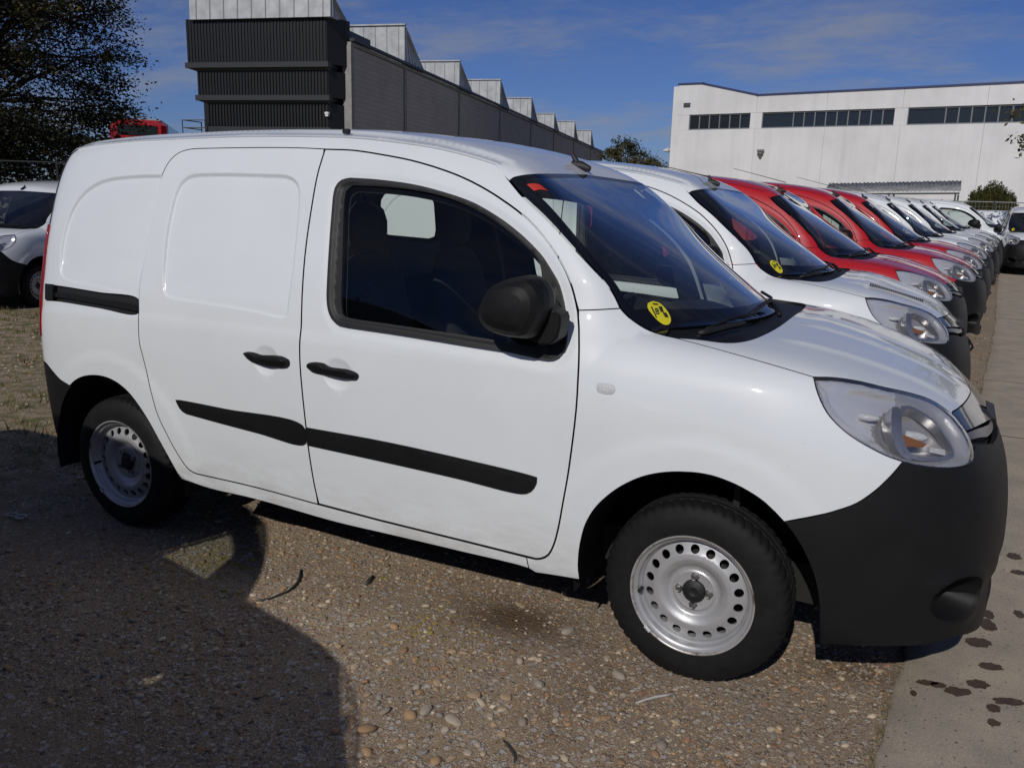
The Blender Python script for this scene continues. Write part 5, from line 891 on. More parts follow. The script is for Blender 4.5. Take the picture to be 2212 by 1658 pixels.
def resample_closed(p,n):
    p=np.vstack([p,p[:1]]); d=np.r_[0,np.cumsum(np.linalg.norm(np.diff(p,axis=0),axis=1))]; s=np.linspace(0,d[-1],n,endpoint=False); return np.c_[tuple(np.interp(s,d,p[:,k]) for k in range(p.shape[1]))]
def resample_open(p,n):
    d=np.r_[0,np.cumsum(np.linalg.norm(np.diff(p,axis=0),axis=1))]; s=np.linspace(0,d[-1],n); return np.c_[tuple(np.interp(s,d,p[:,k]) for k in range(p.shape[1]))]
def bm_weld(m): pass
def bev(o,w,n):
    bm=bmesh.new(); bm.from_mesh(o.data); bmesh.ops.bevel(bm,geom=[e for e in bm.edges if e.calc_face_angle(0)>.6],offset=w,segments=n,affect='EDGES',clamp_overlap=True); bm.to_mesh(o.data); bm.free()
    o.data.polygons.foreach_set('use_smooth',[True]*len(o.data.polygons)); o.data.set_sharp_from_angle(angle=math.radians(40))
def sol(o,t):
    bm=bmesh.new(); bm.from_mesh(o.data); bmesh.ops.solidify(bm,geom=bm.faces[:],thickness=t); bm.to_mesh(o.data); bm.free()
# ---- wheels: built once, shared
WM={}
def wheel_meshes():
    # tyre: lathe with shoulder sipes; local axis y, outer face at -y
    prof=[(.196,.085),(.206,.097),(.235,.1005),(.262,.0985),(.283,.092),(.297,.083),(.3035,.077),(.3065,.070),(.3100,.060),(.3115,.050),(.3122,.038),(.3122,.0355),(.3055,.0345),(.3055,.0285),(.3124,.0275),(.3126,.012),(.3060,.0105),(.3060,.004),(.3127,.003)]
    full=[(r,-d) for r,d in prof]+[(r,d) for r,d in prof[::-1]]
    NS=216; V=[];F=[]
    for i in range(NS):
        a=2*math.pi*i/NS; g=(i%4==0)
        for j,(r,d) in enumerate(full):
            rr=r; jj=j if j<len(prof) else len(full)-1-j
            aa=a+ (0.02*(jj-6) if 6<=jj<=11 else 0)*.55
            if g and 5<=jj<=11: rr=r-(.006 if jj>=6 else .0025)
            V.append((rr*math.cos(aa),d,rr*math.sin(aa)))
    k=len(full)
    for i in range(NS):
        for j in range(k-1): F.append((i*k+j,((i+1)%NS)*k+j,((i+1)%NS)*k+j+1,i*k+j+1))
    # the weight of the van flattens the contact patch
    V=[(x,y*(1+.06*sst(-.24,-.30,z)),max(z,-.3045)) for x,y,z in V]
    me=bpy.data.meshes.new('tyre'); me.from_pydata(V,[],[f[::-1] for f in F]); me.update(); me.materials.append(MAT['rubber']); me.polygons.foreach_set('use_smooth',[True]*len(F)); me.set_sharp_from_angle(angle=math.radians(38)); WM['tyre']=me
    # rim barrel and flange
    pr=[(.2000,-.093),(.2065,-.0955),(.2078,-.0985),(.2068,-.1010),(.2035,-.1015),(.2005,-.099),(.1985,-.094),(.1965,-.0875),(.1900,-.0845),(.1870,-.082),(.1850,-.076),(.1835,-.066),(.1790,-.063),(.1765,-.060),(.1745,-.040),(.172,.02),(.19,.08)]
    V=[];F=[];NS=96;k=len(pr)
    for i in range(NS):
        a=2*math.pi*i/NS
        for r,d in pr: V.append((r*math.cos(a),d,r*math.sin(a)))
    MI=[]
    for i in range(NS):
        for j in range(k-1): F.append((i*k+j,((i+1)%NS)*k+j,((i+1)%NS)*k+j+1,i*k+j+1)); MI.append(1 if j in (0,1,2,3,4,5) else 0)
    me=bpy.data.meshes.new('rim'); me.from_pydata(V,[],F); me.update(); me.materials.append(MAT['steel']); me.materials.append(MAT['rust']); me.polygons.foreach_set('material_index',MI); me.polygons.foreach_set('use_smooth',[True]*len(F)); me.set_sharp_from_angle(angle=math.radians(50)); WM['rim']=me
    # pressed disc with round holes
    dp=pc([0,.040,.044,.062,.066,.074,.082,.100,.118,.130,.142,.160,.172,.176],[-.052,-.052,-.052,-.053,-.054,-.0495,-.050,-.064,-.0715,-.0705,-.066,-.060,-.0565,-.054])
    ci=lambda c,r,n: np.array([(c[0]+r*math.cos(t),c[1]+r*math.sin(t)) for t in np.linspace(0,2*math.pi,n,endpoint=False)])
    NH=18; holes=[ci((.151*math.cos(2*math.pi*i/NH),.151*math.sin(2*math.pi*i/NH)),.0152,16) for i in range(NH)]
    ex=np.vstack([ci((0,0),r,int(2*math.pi*r/.008)) for r in (.05,.056,.061,.0635,.066,.0685,.071,.074,.078,.083,.09,.097,.104,.111,.118,.124,.130)])
    V2,F=fill(ci((0,0),.1755,96),[ci((0,0),.034,32)]+holes,step=.0095,extra=ex,gap=.3)
    r=np.hypot(V2[:,0],V2[:,1]); h=1e-4; d=dp(r); sl_=(dp(r+h)-dp(r-h))/(2*h)
    P=np.c_[V2[:,0],d,V2[:,1]]; rn=V2/np.maximum(r,1e-6)[:,None]; Nn=np.c_[rn[:,0]*sl_,-np.ones(len(r)),rn[:,1]*sl_]; Nn/=np.linalg.norm(Nn,axis=1,keepdims=True)
    a,b,c=P[F[:,0]],P[F[:,1]],P[F[:,2]]
    if ((np.cross(b-a,c-a)*Nn[F[:,0]]).sum(1)<0).mean()>.5: F=F[:,::-1]
    be=bedges(F); vs=sorted({v for q in be for v in q}); n=len(P); k1={v:n+i for i,v in enumerate(vs)}; k2={v:n+len(vs)+i for i,v in enumerate(vs)}
    od=np.zeros((n,3))
    for (i,j) in be:
        t=np.cross(P[j]-P[i],Nn[i]); l=np.linalg.norm(t); od[i]+=t/l; od[j]+=t/l
    od=od[vs]; od/=np.maximum(np.linalg.norm(od,axis=1,keepdims=True),1e-9)
    V=np.vstack([P,P[vs],P[vs]-Nn[vs]*.006]); NN=np.vstack([Nn,od,od]); FF=[tuple(f) for f in F]+[(k1[j],k1[i],k2[i],k2[j]) for i,j in be]
    me=bpy.data.meshes.new('wheel_disc'); me.from_pydata(V.tolist(),[],[tuple(map(int,f)) for f in FF]); me.update(); me.materials.append(MAT['steel']); me.polygons.foreach_set('use_smooth',[True]*len(FF)); me.normals_split_custom_set_from_vertices(NN.tolist()); WM['disc']=me
    def lathe(name,pr,n,m,auto=40):
        V=[];F=[];k=len(pr)
        for i in range(n):
            a=2*math.pi*i/n
            for r,d in pr: V.append((r*math.cos(a),d,r*math.sin(a)))
        for i in range(n):
            for j in range(k-1): F.append((i*k+j,((i+1)%n)*k+j,((i+1)%n)*k+j+1,i*k+j+1))
        me=bpy.data.meshes.new(name); me.from_pydata(V,[],F); me.update(); me.materials.append(MAT[m]); me.polygons.foreach_set('use_smooth',[True]*len(F)); me.set_sharp_from_angle(angle=math.radians(auto)); WM[name]=me
    lathe('hub_cap',[(.0,-.066),(.012,-.066),(.014,-.0675),(.02,-.0675),(.022,-.066),(.033,-.0645),(.038,-.0605),(.0395,-.052),(.0395,-.04)],24,'seal')
    lathe('wheel',[(.0,-.02),(.125,-.02),(.128,-.016),(.128,.004),(.02,.006),(.02,.09),(0,.09)],40,'bolt')
    lathe('wheel_bolt',[(.0,-.0650),(.0055,-.0650),(.0058,-.0675),(.0095,-.0690),(.0105,-.0675),(.0110,-.056),(.0150,-.0545),(.0155,-.051),(.0155,-.048)],6,'bolt',30)
    m=MB(); m.tube([(0,-.064,0),(0,-.088,-.0)],[.0055,.0050],8); m.tube([(0,-.088,0),(0,-.098,0)],[.0072,.0065],8); o=m.build('valve','seal',None,smooth=True,auto=40); WM['valve']=o.data; bpy.data.objects.remove(o)
    m=MB(); m.box((0,-.1005,0),(.030,.010,.013),bev=.004); o=m.build('balance_weight','clear',None); WM['weight']=o.data; bpy.data.objects.remove(o)
def wheel(parent,x,s):
    if not WM: wheel_meshes()
    y=.762*s; rz=0 if s<0 else math.pi
    off=Matrix.Translation((x,y,.305))@Matrix.Rotation(rz,4,'Z')
    spin=random.Random(int(x*10)+s*3).uniform(0,6.28)
    if x==0 and s==-1: spin=math.radians(-12)
    b=bpy.data.objects.new('wheel',WM['wheel']); COL.objects.link(b); b.parent=parent; b.matrix_local=off
    def ch(name,me,m=None):
        o=bpy.data.objects.new(name,me); COL.objects.link(o); o.parent=b
        if m is not None: o.matrix_local=m
        return o
    R=lambda a: Matrix.Rotation(a,4,'Y')
    ch('tyre',WM['tyre']); ch('rim',WM['rim'],R(spin+1.9)); ch('wheel_disc',WM['disc'],R(spin)); ch('hub_cap',WM['hub_cap'])
    for k in range(4):
        a=spin+k*math.pi/2+math.radians(12); ch('wheel_bolt',WM['wheel_bolt'],Matrix.Translation((.050*math.cos(a),0,.050*math.sin(a))))
    a=math.radians(188); ch('valve',WM['valve'],Matrix.Translation((.1765*math.cos(a),0,.1765*math.sin(a))))
    a=math.radians(228); ch('balance_weight',WM['weight'],Matrix.Translation((.2035*math.cos(a),0,.2035*math.sin(a)))@R(math.pi/2-a))
    return b
# ================================================================ the yard
VAN=build_van()
RND=np.random.RandomState(3)
def vnoise(x,y,s,seed=0):
    """smooth value noise"""
    r=np.random.RandomState(seed).rand(64,64); X=np.asarray(x)/s; Y=np.asarray(y)/s; i=np.floor(X).astype(int); j=np.floor(Y).astype(int); u=X-i; v=Y-j; u=u*u*(3-2*u); v=v*v*(3-2*v)
    g=lambda a,b:r[a%64,b%64]
    return (g(i,j)*(1-u)+g(i+1,j)*u)*(1-v)+(g(i,j+1)*(1-u)+g(i+1,j+1)*u)*v
# ---------------------------------------------------------------- gravel ground
def ground_h(x,y):
    return .010*(vnoise(x,y,.9,1)-.5)+.007*(vnoise(x,y,.31,2)-.5)+.004*(vnoise(x,y,.11,3)-.5)-.004
def axis(lo,hi,step,far):
    a=np.arange(lo,hi,step); g=[hi]; d=step
    while g[-1]<far: d*=1.32; g.append(g[-1]+d)
    h=[lo]; d=step
    while h[-1]>-far: d*=1.32; h.append(h[-1]-d)
    return np.r_[h[::-1][:-1],a,g]
def gravel_mat():
    m=bpy.data.materials.new('stony_soil'); m.use_nodes=True; t=m.node_tree; b=t.nodes['Principled BSDF']; b.inputs['Roughness'].default_value=.92; b.inputs['Specular IOR Level'].default_value=.2
    tc=t.nodes.new('ShaderNodeTexCoord'); v=tc.outputs['Object']
    def nz(s,d=6,r=.6):
        n=t.nodes.new('ShaderNodeTexNoise'); n.inputs['Scale'].default_value=s; n.inputs['Detail'].default_value=d; n.inputs['Roughness'].default_value=r; t.links.new(v,n.inputs['Vector']); return n.outputs['Fac']
    def mr(x,a,b_,c=0,d=1):
        n=t.nodes.new('ShaderNodeMapRange'); t.links.new(x,n.inputs[0]); n.inputs[1].default_value=a; n.inputs[2].default_value=b_; n.inputs[3].default_value=c; n.inputs[4].default_value=d; return n.outputs[0]
    def mix(f,a,c,mode='MIX'):
        n=t.nodes.new('ShaderNodeMix'); n.data_type='RGBA'; n.blend_type=mode
        if isinstance(f,float): n.inputs[0].default_value=f
        else: t.links.new(f,n.inputs[0])
        for k,q in ((6,a),(7,c)):
            if isinstance(q,tuple): n.inputs[k].default_value=(*q,1)
            else: t.links.new(q,n.inputs[k])
        return n.outputs[2]
    c=mix(mr(nz(2.3),.35,.65),(.235,.158,.092),(.345,.25,.160))
    c=mix(mr(nz(.7),.45,.62),c,(.27,.20,.135))
    # pebbles too small to model
    h=None
    for s,th in ((48,.55),(110,.6),(230,.6)):
        vo=t.nodes.new('ShaderNodeTexVoronoi'); vo.inputs['Scale'].default_value=s; t.links.new(v,vo.inputs['Vector'])
        sp=t.nodes.new('ShaderNodeSeparateColor'); t.links.new(vo.outputs['Color'],sp.inputs[0])
        hs=mix(sp.outputs[0],(.13,.095,.068),(.47,.38,.28)); hs=mix(mr(sp.outputs[2],.8,.82),hs,(.42,.40,.38))
        ms=t.nodes.new('ShaderNodeMath'); ms.operation='MULTIPLY'; t.links.new(mr(vo.outputs['Distance'],.52,.40),ms.inputs[0]); t.links.new(mr(sp.outputs[1],th-.15,th-.1),ms.inputs[1])
        c=mix(ms.outputs[0],c,hs)
        hh=t.nodes.new('ShaderNodeMath'); hh.operation='MULTIPLY'; t.links.new(ms.outputs[0],hh.inputs[0]); hh.inputs[1].default_value=30./s
        if h is None: h=hh.outputs[0]
        else:
            ad=t.nodes.new('ShaderNodeMath'); ad.operation='MAXIMUM'; t.links.new(h,ad.inputs[0]); t.links.new(hh.outputs[0],ad.inputs[1]); h=ad.outputs[0]
    # thin grass and moss away from the wheels (attribute), damp soil patch
    at=t.nodes.new('ShaderNodeAttribute'); at.attribute_name='grass'
    gm=t.nodes.new('ShaderNodeMath'); gm.operation='MULTIPLY'; t.links.new(at.outputs['Fac'],gm.inputs[0]); t.links.new(mr(nz(7),.42,.60),gm.inputs[1])
    c=mix(gm.outputs[0],c,(.115,.115,.04))
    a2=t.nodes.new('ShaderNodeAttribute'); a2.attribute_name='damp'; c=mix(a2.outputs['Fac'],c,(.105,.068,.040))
    t.links.new(c,b.inputs['Base Color'])
    fine=nz(420,4,.7); ad=t.nodes.new('ShaderNodeMath'); ad.operation='MULTIPLY_ADD'; t.links.new(fine,ad.inputs[0]); ad.inputs[1].default_value=.30; t.links.new(h,ad.inputs[2])
    bp=t.nodes.new('ShaderNodeBump'); bp.inputs['Strength'].default_value=.9; bp.inputs['Distance'].default_value=.008; t.links.new(ad.outputs[0],bp.inputs['Height']); t.links.new(bp.outputs[0],b.inputs['Normal'])
    return m
gx=axis(-4.2,1.0,.03,600); gy=axis(-2.4,1.6,.03,900)
GX,GY=np.meshgrid(gx,gy,indexing='ij'); near=np.clip(1-np.maximum(np.abs(GX+1.6)-12,np.abs(GY)-14)/10,0,1)
GZ=ground_h(GX,GY)*near-.02*(1-near)
n1,n2=GX.shape; idx=np.arange(n1*n2).reshape(n1,n2)
FQ=np.stack([idx[:-1,:-1],idx[1:,:-1],idx[1:,1:],idx[:-1,1:]],-1).reshape(-1,4)
me=bpy.data.meshes.new('gravel_ground'); me.from_pydata(np.c_[GX.ravel(),GY.ravel(),GZ.ravel()].tolist(),[],FQ.tolist()); me.update()
GROUND=link('gravel_ground',me,None,[gravel_mat()],True); props(GROUND,'brown stony gravel yard with damp soil and thin grass','ground',kind='structure')
at=me.attributes.new('grass','FLOAT','POINT'); at.data.foreach_set('value',(sst(-2.6,-4.2,GX)*.9+.25*sst(1,4,GY)).clip(0,1).ravel().astype(np.float32))
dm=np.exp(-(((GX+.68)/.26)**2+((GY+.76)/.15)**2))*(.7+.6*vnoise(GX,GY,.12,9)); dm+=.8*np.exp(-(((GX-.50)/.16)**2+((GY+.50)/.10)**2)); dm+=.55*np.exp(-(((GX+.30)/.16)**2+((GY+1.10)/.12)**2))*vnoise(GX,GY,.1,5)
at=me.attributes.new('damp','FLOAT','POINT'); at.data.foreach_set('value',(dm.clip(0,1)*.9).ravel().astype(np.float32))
# ---------------------------------------------------------------- pavement of concrete slabs
EDGE=np.array([(.20,-9.),(.45,-4.),(.53,-2.2),(.590,-1.3),(.604,-1.04),(.616,-.86),(.612,-.75),(.632,-.61),(.640,-.5),(.660,-.40),(.70,.2),(.80,1.5),(.93,3.2),(1.10,5.0),(1.26,7.2),(1.42,9.45),(1.75,15.5),(2.30,25.),(3.2,46.)])
def edge_x(y): return np.interp(y,EDGE[:,1],EDGE[:,0])+(vnoise(y,y*0,.07,4)-.5)*.016+(vnoise(y,y*0,.33,6)-.5)*.02
def conc_mat():
    m=mat('worn_concrete',(.40,.335,.255),.85,col2=(.31,.268,.215),nscale=3.5,lo=.4,hi=.62,spec=.3)
    t=m.node_tree; b=t.nodes['Principled BSDF']; tc=t.nodes.new('ShaderNodeTexCoord')
    src=b.inputs['Base Color'].links[0].from_socket
    n=t.nodes.new('ShaderNodeTexNoise'); n.inputs['Scale'].default_value=160; n.inputs['Detail'].default_value=5; n.inputs['Roughness'].default_value=.75; t.links.new(tc.outputs['Object'],n.inputs['Vector'])
    r=t.nodes.new('ShaderNodeMapRange'); t.links.new(n.outputs['Fac'],r.inputs[0]); r.inputs[1].default_value=.35; r.inputs[2].default_value=.68; r.inputs[3].default_value=.72; r.inputs[4].default_value=1.22
    x=t.nodes.new('ShaderNodeMix'); x.data_type='RGBA'; x.blend_type='MULTIPLY'; x.inputs[0].default_value=1; t.links.new(src,x.inputs[6]); t.links.new(r.outputs[0],x.inputs[7])
    vo=t.nodes.new('ShaderNodeTexVoronoi'); vo.inputs['Scale'].default_value=38; t.links.new(tc.outputs['Object'],vo.inputs['Vector'])
    sp=t.nodes.new('ShaderNodeSeparateColor'); t.links.new(vo.outputs['Color'],sp.inputs[0])
    ls=t.nodes.new('ShaderNodeMath'); ls.operation='LESS_THAN'; t.links.new(vo.outputs['Distance'],ls.inputs[0]); ls.inputs[1].default_value=.17
    ms=t.nodes.new('ShaderNodeMath'); ms.operation='MULTIPLY'; t.links.new(ls.outputs[0],ms.inputs[0]); t.links.new(sp.outputs[0],ms.inputs[1])
    x2=t.nodes.new('ShaderNodeMix'); x2.data_type='RGBA'; t.links.new(ms.outputs[0],x2.inputs[0]); t.links.new(x.outputs[2],x2.inputs[6]); x2.inputs[7].default_value=(.10,.09,.09,1)
    t.links.new(x2.outputs[2],b.inputs['Base Color'])
    bp=t.nodes.new('ShaderNodeBump'); bp.inputs['Strength'].default_value=.5; bp.inputs['Distance'].default_value=.003; t.links.new(n.outputs['Fac'],bp.inputs['Height']); t.links.new(bp.outputs[0],b.inputs['Normal'])
    return m
CONC=conc_mat()
ys=np.arange(-9,46,1.); pv=MB(); pv.grid([[(edge_x(y)+.02,y,-.014),(60.,y,-.014)] for y in ys]); PAVE=pv.build('pavement',mat('dark_joint_filler',(.05,.045,.035),.9),None); props(PAVE,'concrete pavement in front of the parked vans','pavement',kind='structure')
joints=[-9,-4.6,3.3,5.55,10.9,17.5,25,33,45]
for a,b in zip(joints[:-1],joints[1:]):
    st=.025 if a<3.3 else .12
    yy=np.arange(a+.008,b-.008+1e-6,st); yy[-1]=b-.008
    rows=[]
    for y in yy:
        e=float(edge_x(np.array([y]))[0]); tilt=.0
        rows.append([(e+.012,y,-.035),(e,y,.002),(e+.012,y,.010+.003*(float(vnoise(np.array([y]),np.array([0.]),.3,8)[0])-.5))]+[(e+q,y,.0115) for q in (.10,.5,2.)]+[(e+6.2,y,.0115)])
    m=MB(); m.grid(rows); m.build('concrete_slab',CONC,PAVE,smooth=True,auto=50)
    rows=[[(float(edge_x(np.array([y]))[0])+6.215,y,.0115),(60.,y,.0115)] for y in (yy[0],yy[-1])]
    m=MB(); m.grid(rows); m.build('concrete_slab',CONC,PAVE)
WET=mat('wet_concrete_stain',(.085,.055,.034),.55,nvar=.3,nscale=30,bump=.3,bscale=160)
STAINS=[[0.942,0.161,0.02,-0.006,-0.002,-0.038],[0.934,0.067,0.031,-0.003,-0.002,-0.047],[0.899,-0.106,0.042,0.006,-0.001,-0.038],[0.93,-0.276,0.036,0.009,-0.001,-0.024],[0.728,-0.502,0.032,0.009,0.0,-0.019],[0.767,-0.497,0.024,0.005,0.0,-0.019],[0.822,-0.509,0.038,0.007,-0.0,-0.03],[0.886,-0.423,0.035,0.007,-0.001,-0.028],[0.924,-0.559,0.021,0.001,-0.001,-0.024],[0.92,-0.648,0.018,0.001,-0.001,-0.021],[0.974,-0.492,0.047,0.016,-0.001,-0.023],[1.052,0.228,0.018,-0.004,-0.002,-0.031],[0.693,-0.591,0.01,-0.003,0.0,-0.018],[1.078,0.877,0.029,0.001,-0.002,-0.036],[1.081,0.681,0.032,0.006,-0.002,-0.027]]
for k,(x,y,ax,ay,bx,by) in enumerate(STAINS):
    V=[(x,y,.0152)]; n=40
    for i in range(n):
        a=2*math.pi*i/n; r=1+.30*(float(vnoise(np.array([3*math.cos(a)+k*7]),np.array([3*math.sin(a)]),1.1,12)[0])-.5)*2*.8+.12*(float(vnoise(np.array([9*math.cos(a)+k*7]),np.array([9*math.sin(a)]),1.1,13)[0])-.5)*2
        V.append((x+r*(ax*math.cos(a)+bx*math.sin(a)),y+r*(ay*math.cos(a)+by*math.sin(a)),.0152))
    o=meshobj('wet_stain',V,[(0,1+i,1+(i+1)%n) for i in range(n)],[WET],PAVE)
# ---------------------------------------------------------------- stones
ICO=bmesh.new(); bmesh.ops.create_icosphere(ICO,subdivisions=1,radius=1); iv0=np.array([v.co for v in ICO.verts]); ICO.verts.index_update(); if0=np.array([[v.index for v in f.verts] for f in ICO.faces]); ICO.free()
ICO=bmesh.new(); bmesh.ops.create_icosphere(ICO,subdivisions=2,radius=1); iv1=np.array([v.co for v in ICO.verts]); ICO.verts.index_update(); if1=np.array([[v.index for v in f.verts] for f in ICO.faces]); ICO.free()
PAL=np.array([1.42,1.26,1.03])*np.array([(.30,.235,.175),(.24,.165,.11),(.33,.29,.24),(.23,.22,.21),(.17,.155,.15),(.27,.19,.12),(.40,.37,.33),(.20,.125,.085),(.28,.255,.23),(.17,.17,.18)])
def stone_mat():
    m=bpy.data.materials.new('river_pebble'); m.use_nodes=True; t=m.node_tree; b=t.nodes['Principled BSDF']; b.inputs['Roughness'].default_value=.8
    a=t.nodes.new('ShaderNodeAttribute'); a.attribute_name='tint'; tc=t.nodes.new('ShaderNodeTexCoord')
    n=t.nodes.new('ShaderNodeTexNoise'); n.inputs['Scale'].default_value=140; n.inputs['Detail'].default_value=5; t.links.new(tc.outputs['Object'],n.inputs['Vector'])
    r=t.nodes.new('ShaderNodeMapRange'); t.links.new(n.outputs['Fac'],r.inputs[0]); r.inputs[1].default_value=.3; r.inputs[2].default_value=.7; r.inputs[3].default_value=.70; r.inputs[4].default_value=1.15
    x=t.nodes.new('ShaderNodeMix'); x.data_type='RGBA'; x.blend_type='MULTIPLY'; x.inputs[0].default_value=1; t.links.new(a.outputs['Color'],x.inputs[6]); t.links.new(r.outputs[0],x.inputs[7]); t.links.new(x.outputs[2],b.inputs['Base Color'])
    bp=t.nodes.new('ShaderNodeBump'); bp.inputs['Strength'].default_value=.35; bp.inputs['Distance'].default_value=.003; t.links.new(n.outputs['Fac'],bp.inputs['Height']); t.links.new(bp.outputs[0],b.inputs['Normal'])
    return m
STONE=stone_mat()
def tint_mesh(me,col):
    a=me.attributes.new('tint','FLOAT_COLOR','POINT'); c=np.ones((len(me.vertices),4),np.float32); c[:,:3]=col; a.data.foreach_set('color',c.ravel())
def yellowness(x,y): return np.exp(-(((x+1.0)/.26)**2+((y+.98)/.22)**2))+.9*np.exp(-(((x+2.0)/.2)**2+((y+.95)/.25)**2))  # yellow stones; second blob puts the window-lit patch's yellow into stone colour
def scatter(n,xr,yr,smin_,smax_,iv,iff,seed,keep=None):
    R=np.random.RandomState(seed); x=R.uniform(*xr,n); y=R.uniform(*yr,n); 
    m=(x<edge_x(y)-.01)
    dens_=.12+1.25*vnoise(x,y,.30,21); m&=R.rand(n)<dens_
    m&=R.rand(n)>.93*np.exp(-(((x+.68)/.24)**2+((y+.76)/.13)**2))
    for wx in (0,-2.697): m&=~((abs(x-wx)<.15)&(y>-.90)&(y<-.62))
    x=x[m];y=y[m];n=len(x)
    s=smin_*(smax_/smin_)**(R.rand(n)**2.2)
    sc=np.c_[s*R.uniform(.8,1.35,n),s*R.uniform(.65,1.0,n),s*R.uniform(.30,.62,n)]
    th=R.uniform(0,6.28,n); tl=R.normal(0,.22,n)
    nv=len(iv); base=iv[None]*(1+R.normal(0,.13,(n,nv,1))); P=base*sc[:,None,:]
    ct,s_=np.cos(tl)[:,None],np.sin(tl)[:,None]; X=P[:,:,0]*ct-P[:,:,2]*s_; Z=P[:,:,0]*s_+P[:,:,2]*ct
    c,sn=np.cos(th)[:,None],np.sin(th)[:,None]; Xw=X*c-P[:,:,1]*sn+x[:,None]; Yw=X*sn+P[:,:,1]*c+y[:,None]
    Zw=Z+(ground_h(x,y)+sc[:,2]*R.uniform(-.15,.55,n))[:,None]
    V=np.stack([Xw,Yw,Zw],-1).reshape(-1,3); F=(iff[None]+(np.arange(n)*nv)[:,None,None]).reshape(-1,3)
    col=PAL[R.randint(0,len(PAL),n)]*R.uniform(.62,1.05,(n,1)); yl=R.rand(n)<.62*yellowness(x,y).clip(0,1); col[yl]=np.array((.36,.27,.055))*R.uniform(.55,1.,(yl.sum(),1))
    C_=np.ones((n*nv,4),np.float32); C_[:,:3]=np.repeat(col,nv,0)
    return V,F,C_
def stones(name,parts_):
    off=0;Vs=[];Fs=[];Cs=[]
    for V,F,C_ in parts_: Vs.append(V);Fs.append(F+off);Cs.append(C_);off+=len(V)
    V=np.vstack(Vs);F=np.vstack(Fs);C_=np.vstack(Cs); me=bpy.data.meshes.new(name)
    me.vertices.add(len(V)); me.vertices.foreach_set('co',V.astype(np.float32).ravel()); me.loops.add(len(F)*3); me.loops.foreach_set('vertex_index',F.astype(np.int32).ravel()); me.polygons.add(len(F)); me.polygons.foreach_set('loop_start',np.arange(0,len(F)*3,3,dtype=np.int32)); me.update(calc_edges=True); me.validate()
    me.polygons.foreach_set('use_smooth',[False]*len(F))
    a=me.attributes.new('tint','FLOAT_COLOR','POINT'); a.data.foreach_set('color',C_.ravel())
    return link(name,me,None,[STONE])
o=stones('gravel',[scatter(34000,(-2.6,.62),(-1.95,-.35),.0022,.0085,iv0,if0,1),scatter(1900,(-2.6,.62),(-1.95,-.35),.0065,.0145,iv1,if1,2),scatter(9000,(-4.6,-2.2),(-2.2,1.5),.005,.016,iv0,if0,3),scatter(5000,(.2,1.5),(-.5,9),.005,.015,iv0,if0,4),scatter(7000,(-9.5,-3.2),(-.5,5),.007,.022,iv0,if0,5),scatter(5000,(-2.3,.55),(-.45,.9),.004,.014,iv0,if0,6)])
props(o,'loose mixed pebbles and grit strewn over the brown ground','gravel',kind='stuff')
# the stones one can pick out singly lie on the ground as parts of it
SM=[]
for k in range(14):
    R=np.random.RandomState(50+k); v=iv1*(1+.16*(R.rand(len(iv1),1)-.5)+.10*np.sin(iv1@R.normal(0,2,3))[:,None]); v=v*[1.15,R.uniform(.65,.95),R.uniform(.40,.65)]
    me=bpy.data.meshes.new('stone'); me.from_pydata(v.tolist(),[],if1.tolist()); me.update(); me.materials.append(STONE); me.polygons.foreach_set('use_smooth',[k%3!=0]*len(if1)); tint_mesh(me,PAL[k%len(PAL)]*R.uniform(.8,1.1)); SM.append(me)
BIG=[[-0.762,-1.594,0.028],[-0.564,-1.428,0.027],[-0.66,-1.429,0.024],[-0.773,-1.496,0.019],[-0.701,-1.678,0.019],[-0.69,-1.469,0.022],[-0.416,-1.125,0.025],[0.033,-1.233,0.021],[-0.201,-0.941,0.027],[-0.457,-1.303,0.017],[-0.769,-1.201,0.015],[-0.933,-1.24,0.015],[-0.728,-1.072,0.016],[-0.469,-0.743,0.030],[-0.57,-1.283,0.023],[-0.25,-1.065,0.017],[-0.477,-1.241,0.019],[-0.534,-1.307,0.019],[-0.376,-1.334,0.017],[-0.563,-1.477,0.013],[-0.443,-1.492,0.013],[-0.41,-1.52,0.013],[-0.512,-1.615,0.017],[-0.403,-1.415,0.012],[-0.452,-1.538,0.014],[-1.028,-0.844,0.015],[-0.917,-0.826,0.017],[-1.11,-0.993,0.014],[-0.772,-1.085,0.016],[-0.923,-1.157,0.017],[-1.047,-1.034,0.018],[-0.756,-1.334,0.014],[-0.535,-1.024,0.015],[-0.552,-1.169,0.012],[0.032,-1.287,0.014]]
BC=[1,6,3,4,5,5,3,4,3,2,7,6,0,3,0,3,0,2,4,6,8,2,5,0,6,2,6,3,0,7,5,8,8,3,1]
R=np.random.RandomState(77); extra=[]
while len(extra)<225:
    x,y=R.uniform(-2.2,.55),R.uniform(-1.85,-.5)
    if x<edge_x(np.array([y]))[0]-.03 and not (abs(x)<.2 and y>-.95) and not (abs(x+2.7)<.25) and math.exp(-(((x+.68)/.24)**2+((y+.76)/.13)**2))<.35: extra.append([x,y,R.uniform(.007,.0145)])
for k,(x,y,r) in enumerate(BIG+extra):
    mi=BC[k] if k<len(BC) else R.randint(14)
    o=bpy.data.objects.new('stone',SM[mi]); COL.objects.link(o); o.parent=GROUND; o.location=(x,y,float(ground_h(np.array([x]),np.array([y]))[0])+r*R.uniform(.10,.28)); o.scale=(r,r,r*R.uniform(.75,1.1)); o.rotation_euler=(R.normal(0,.15),R.normal(0,.15),R.uniform(0,6.28))
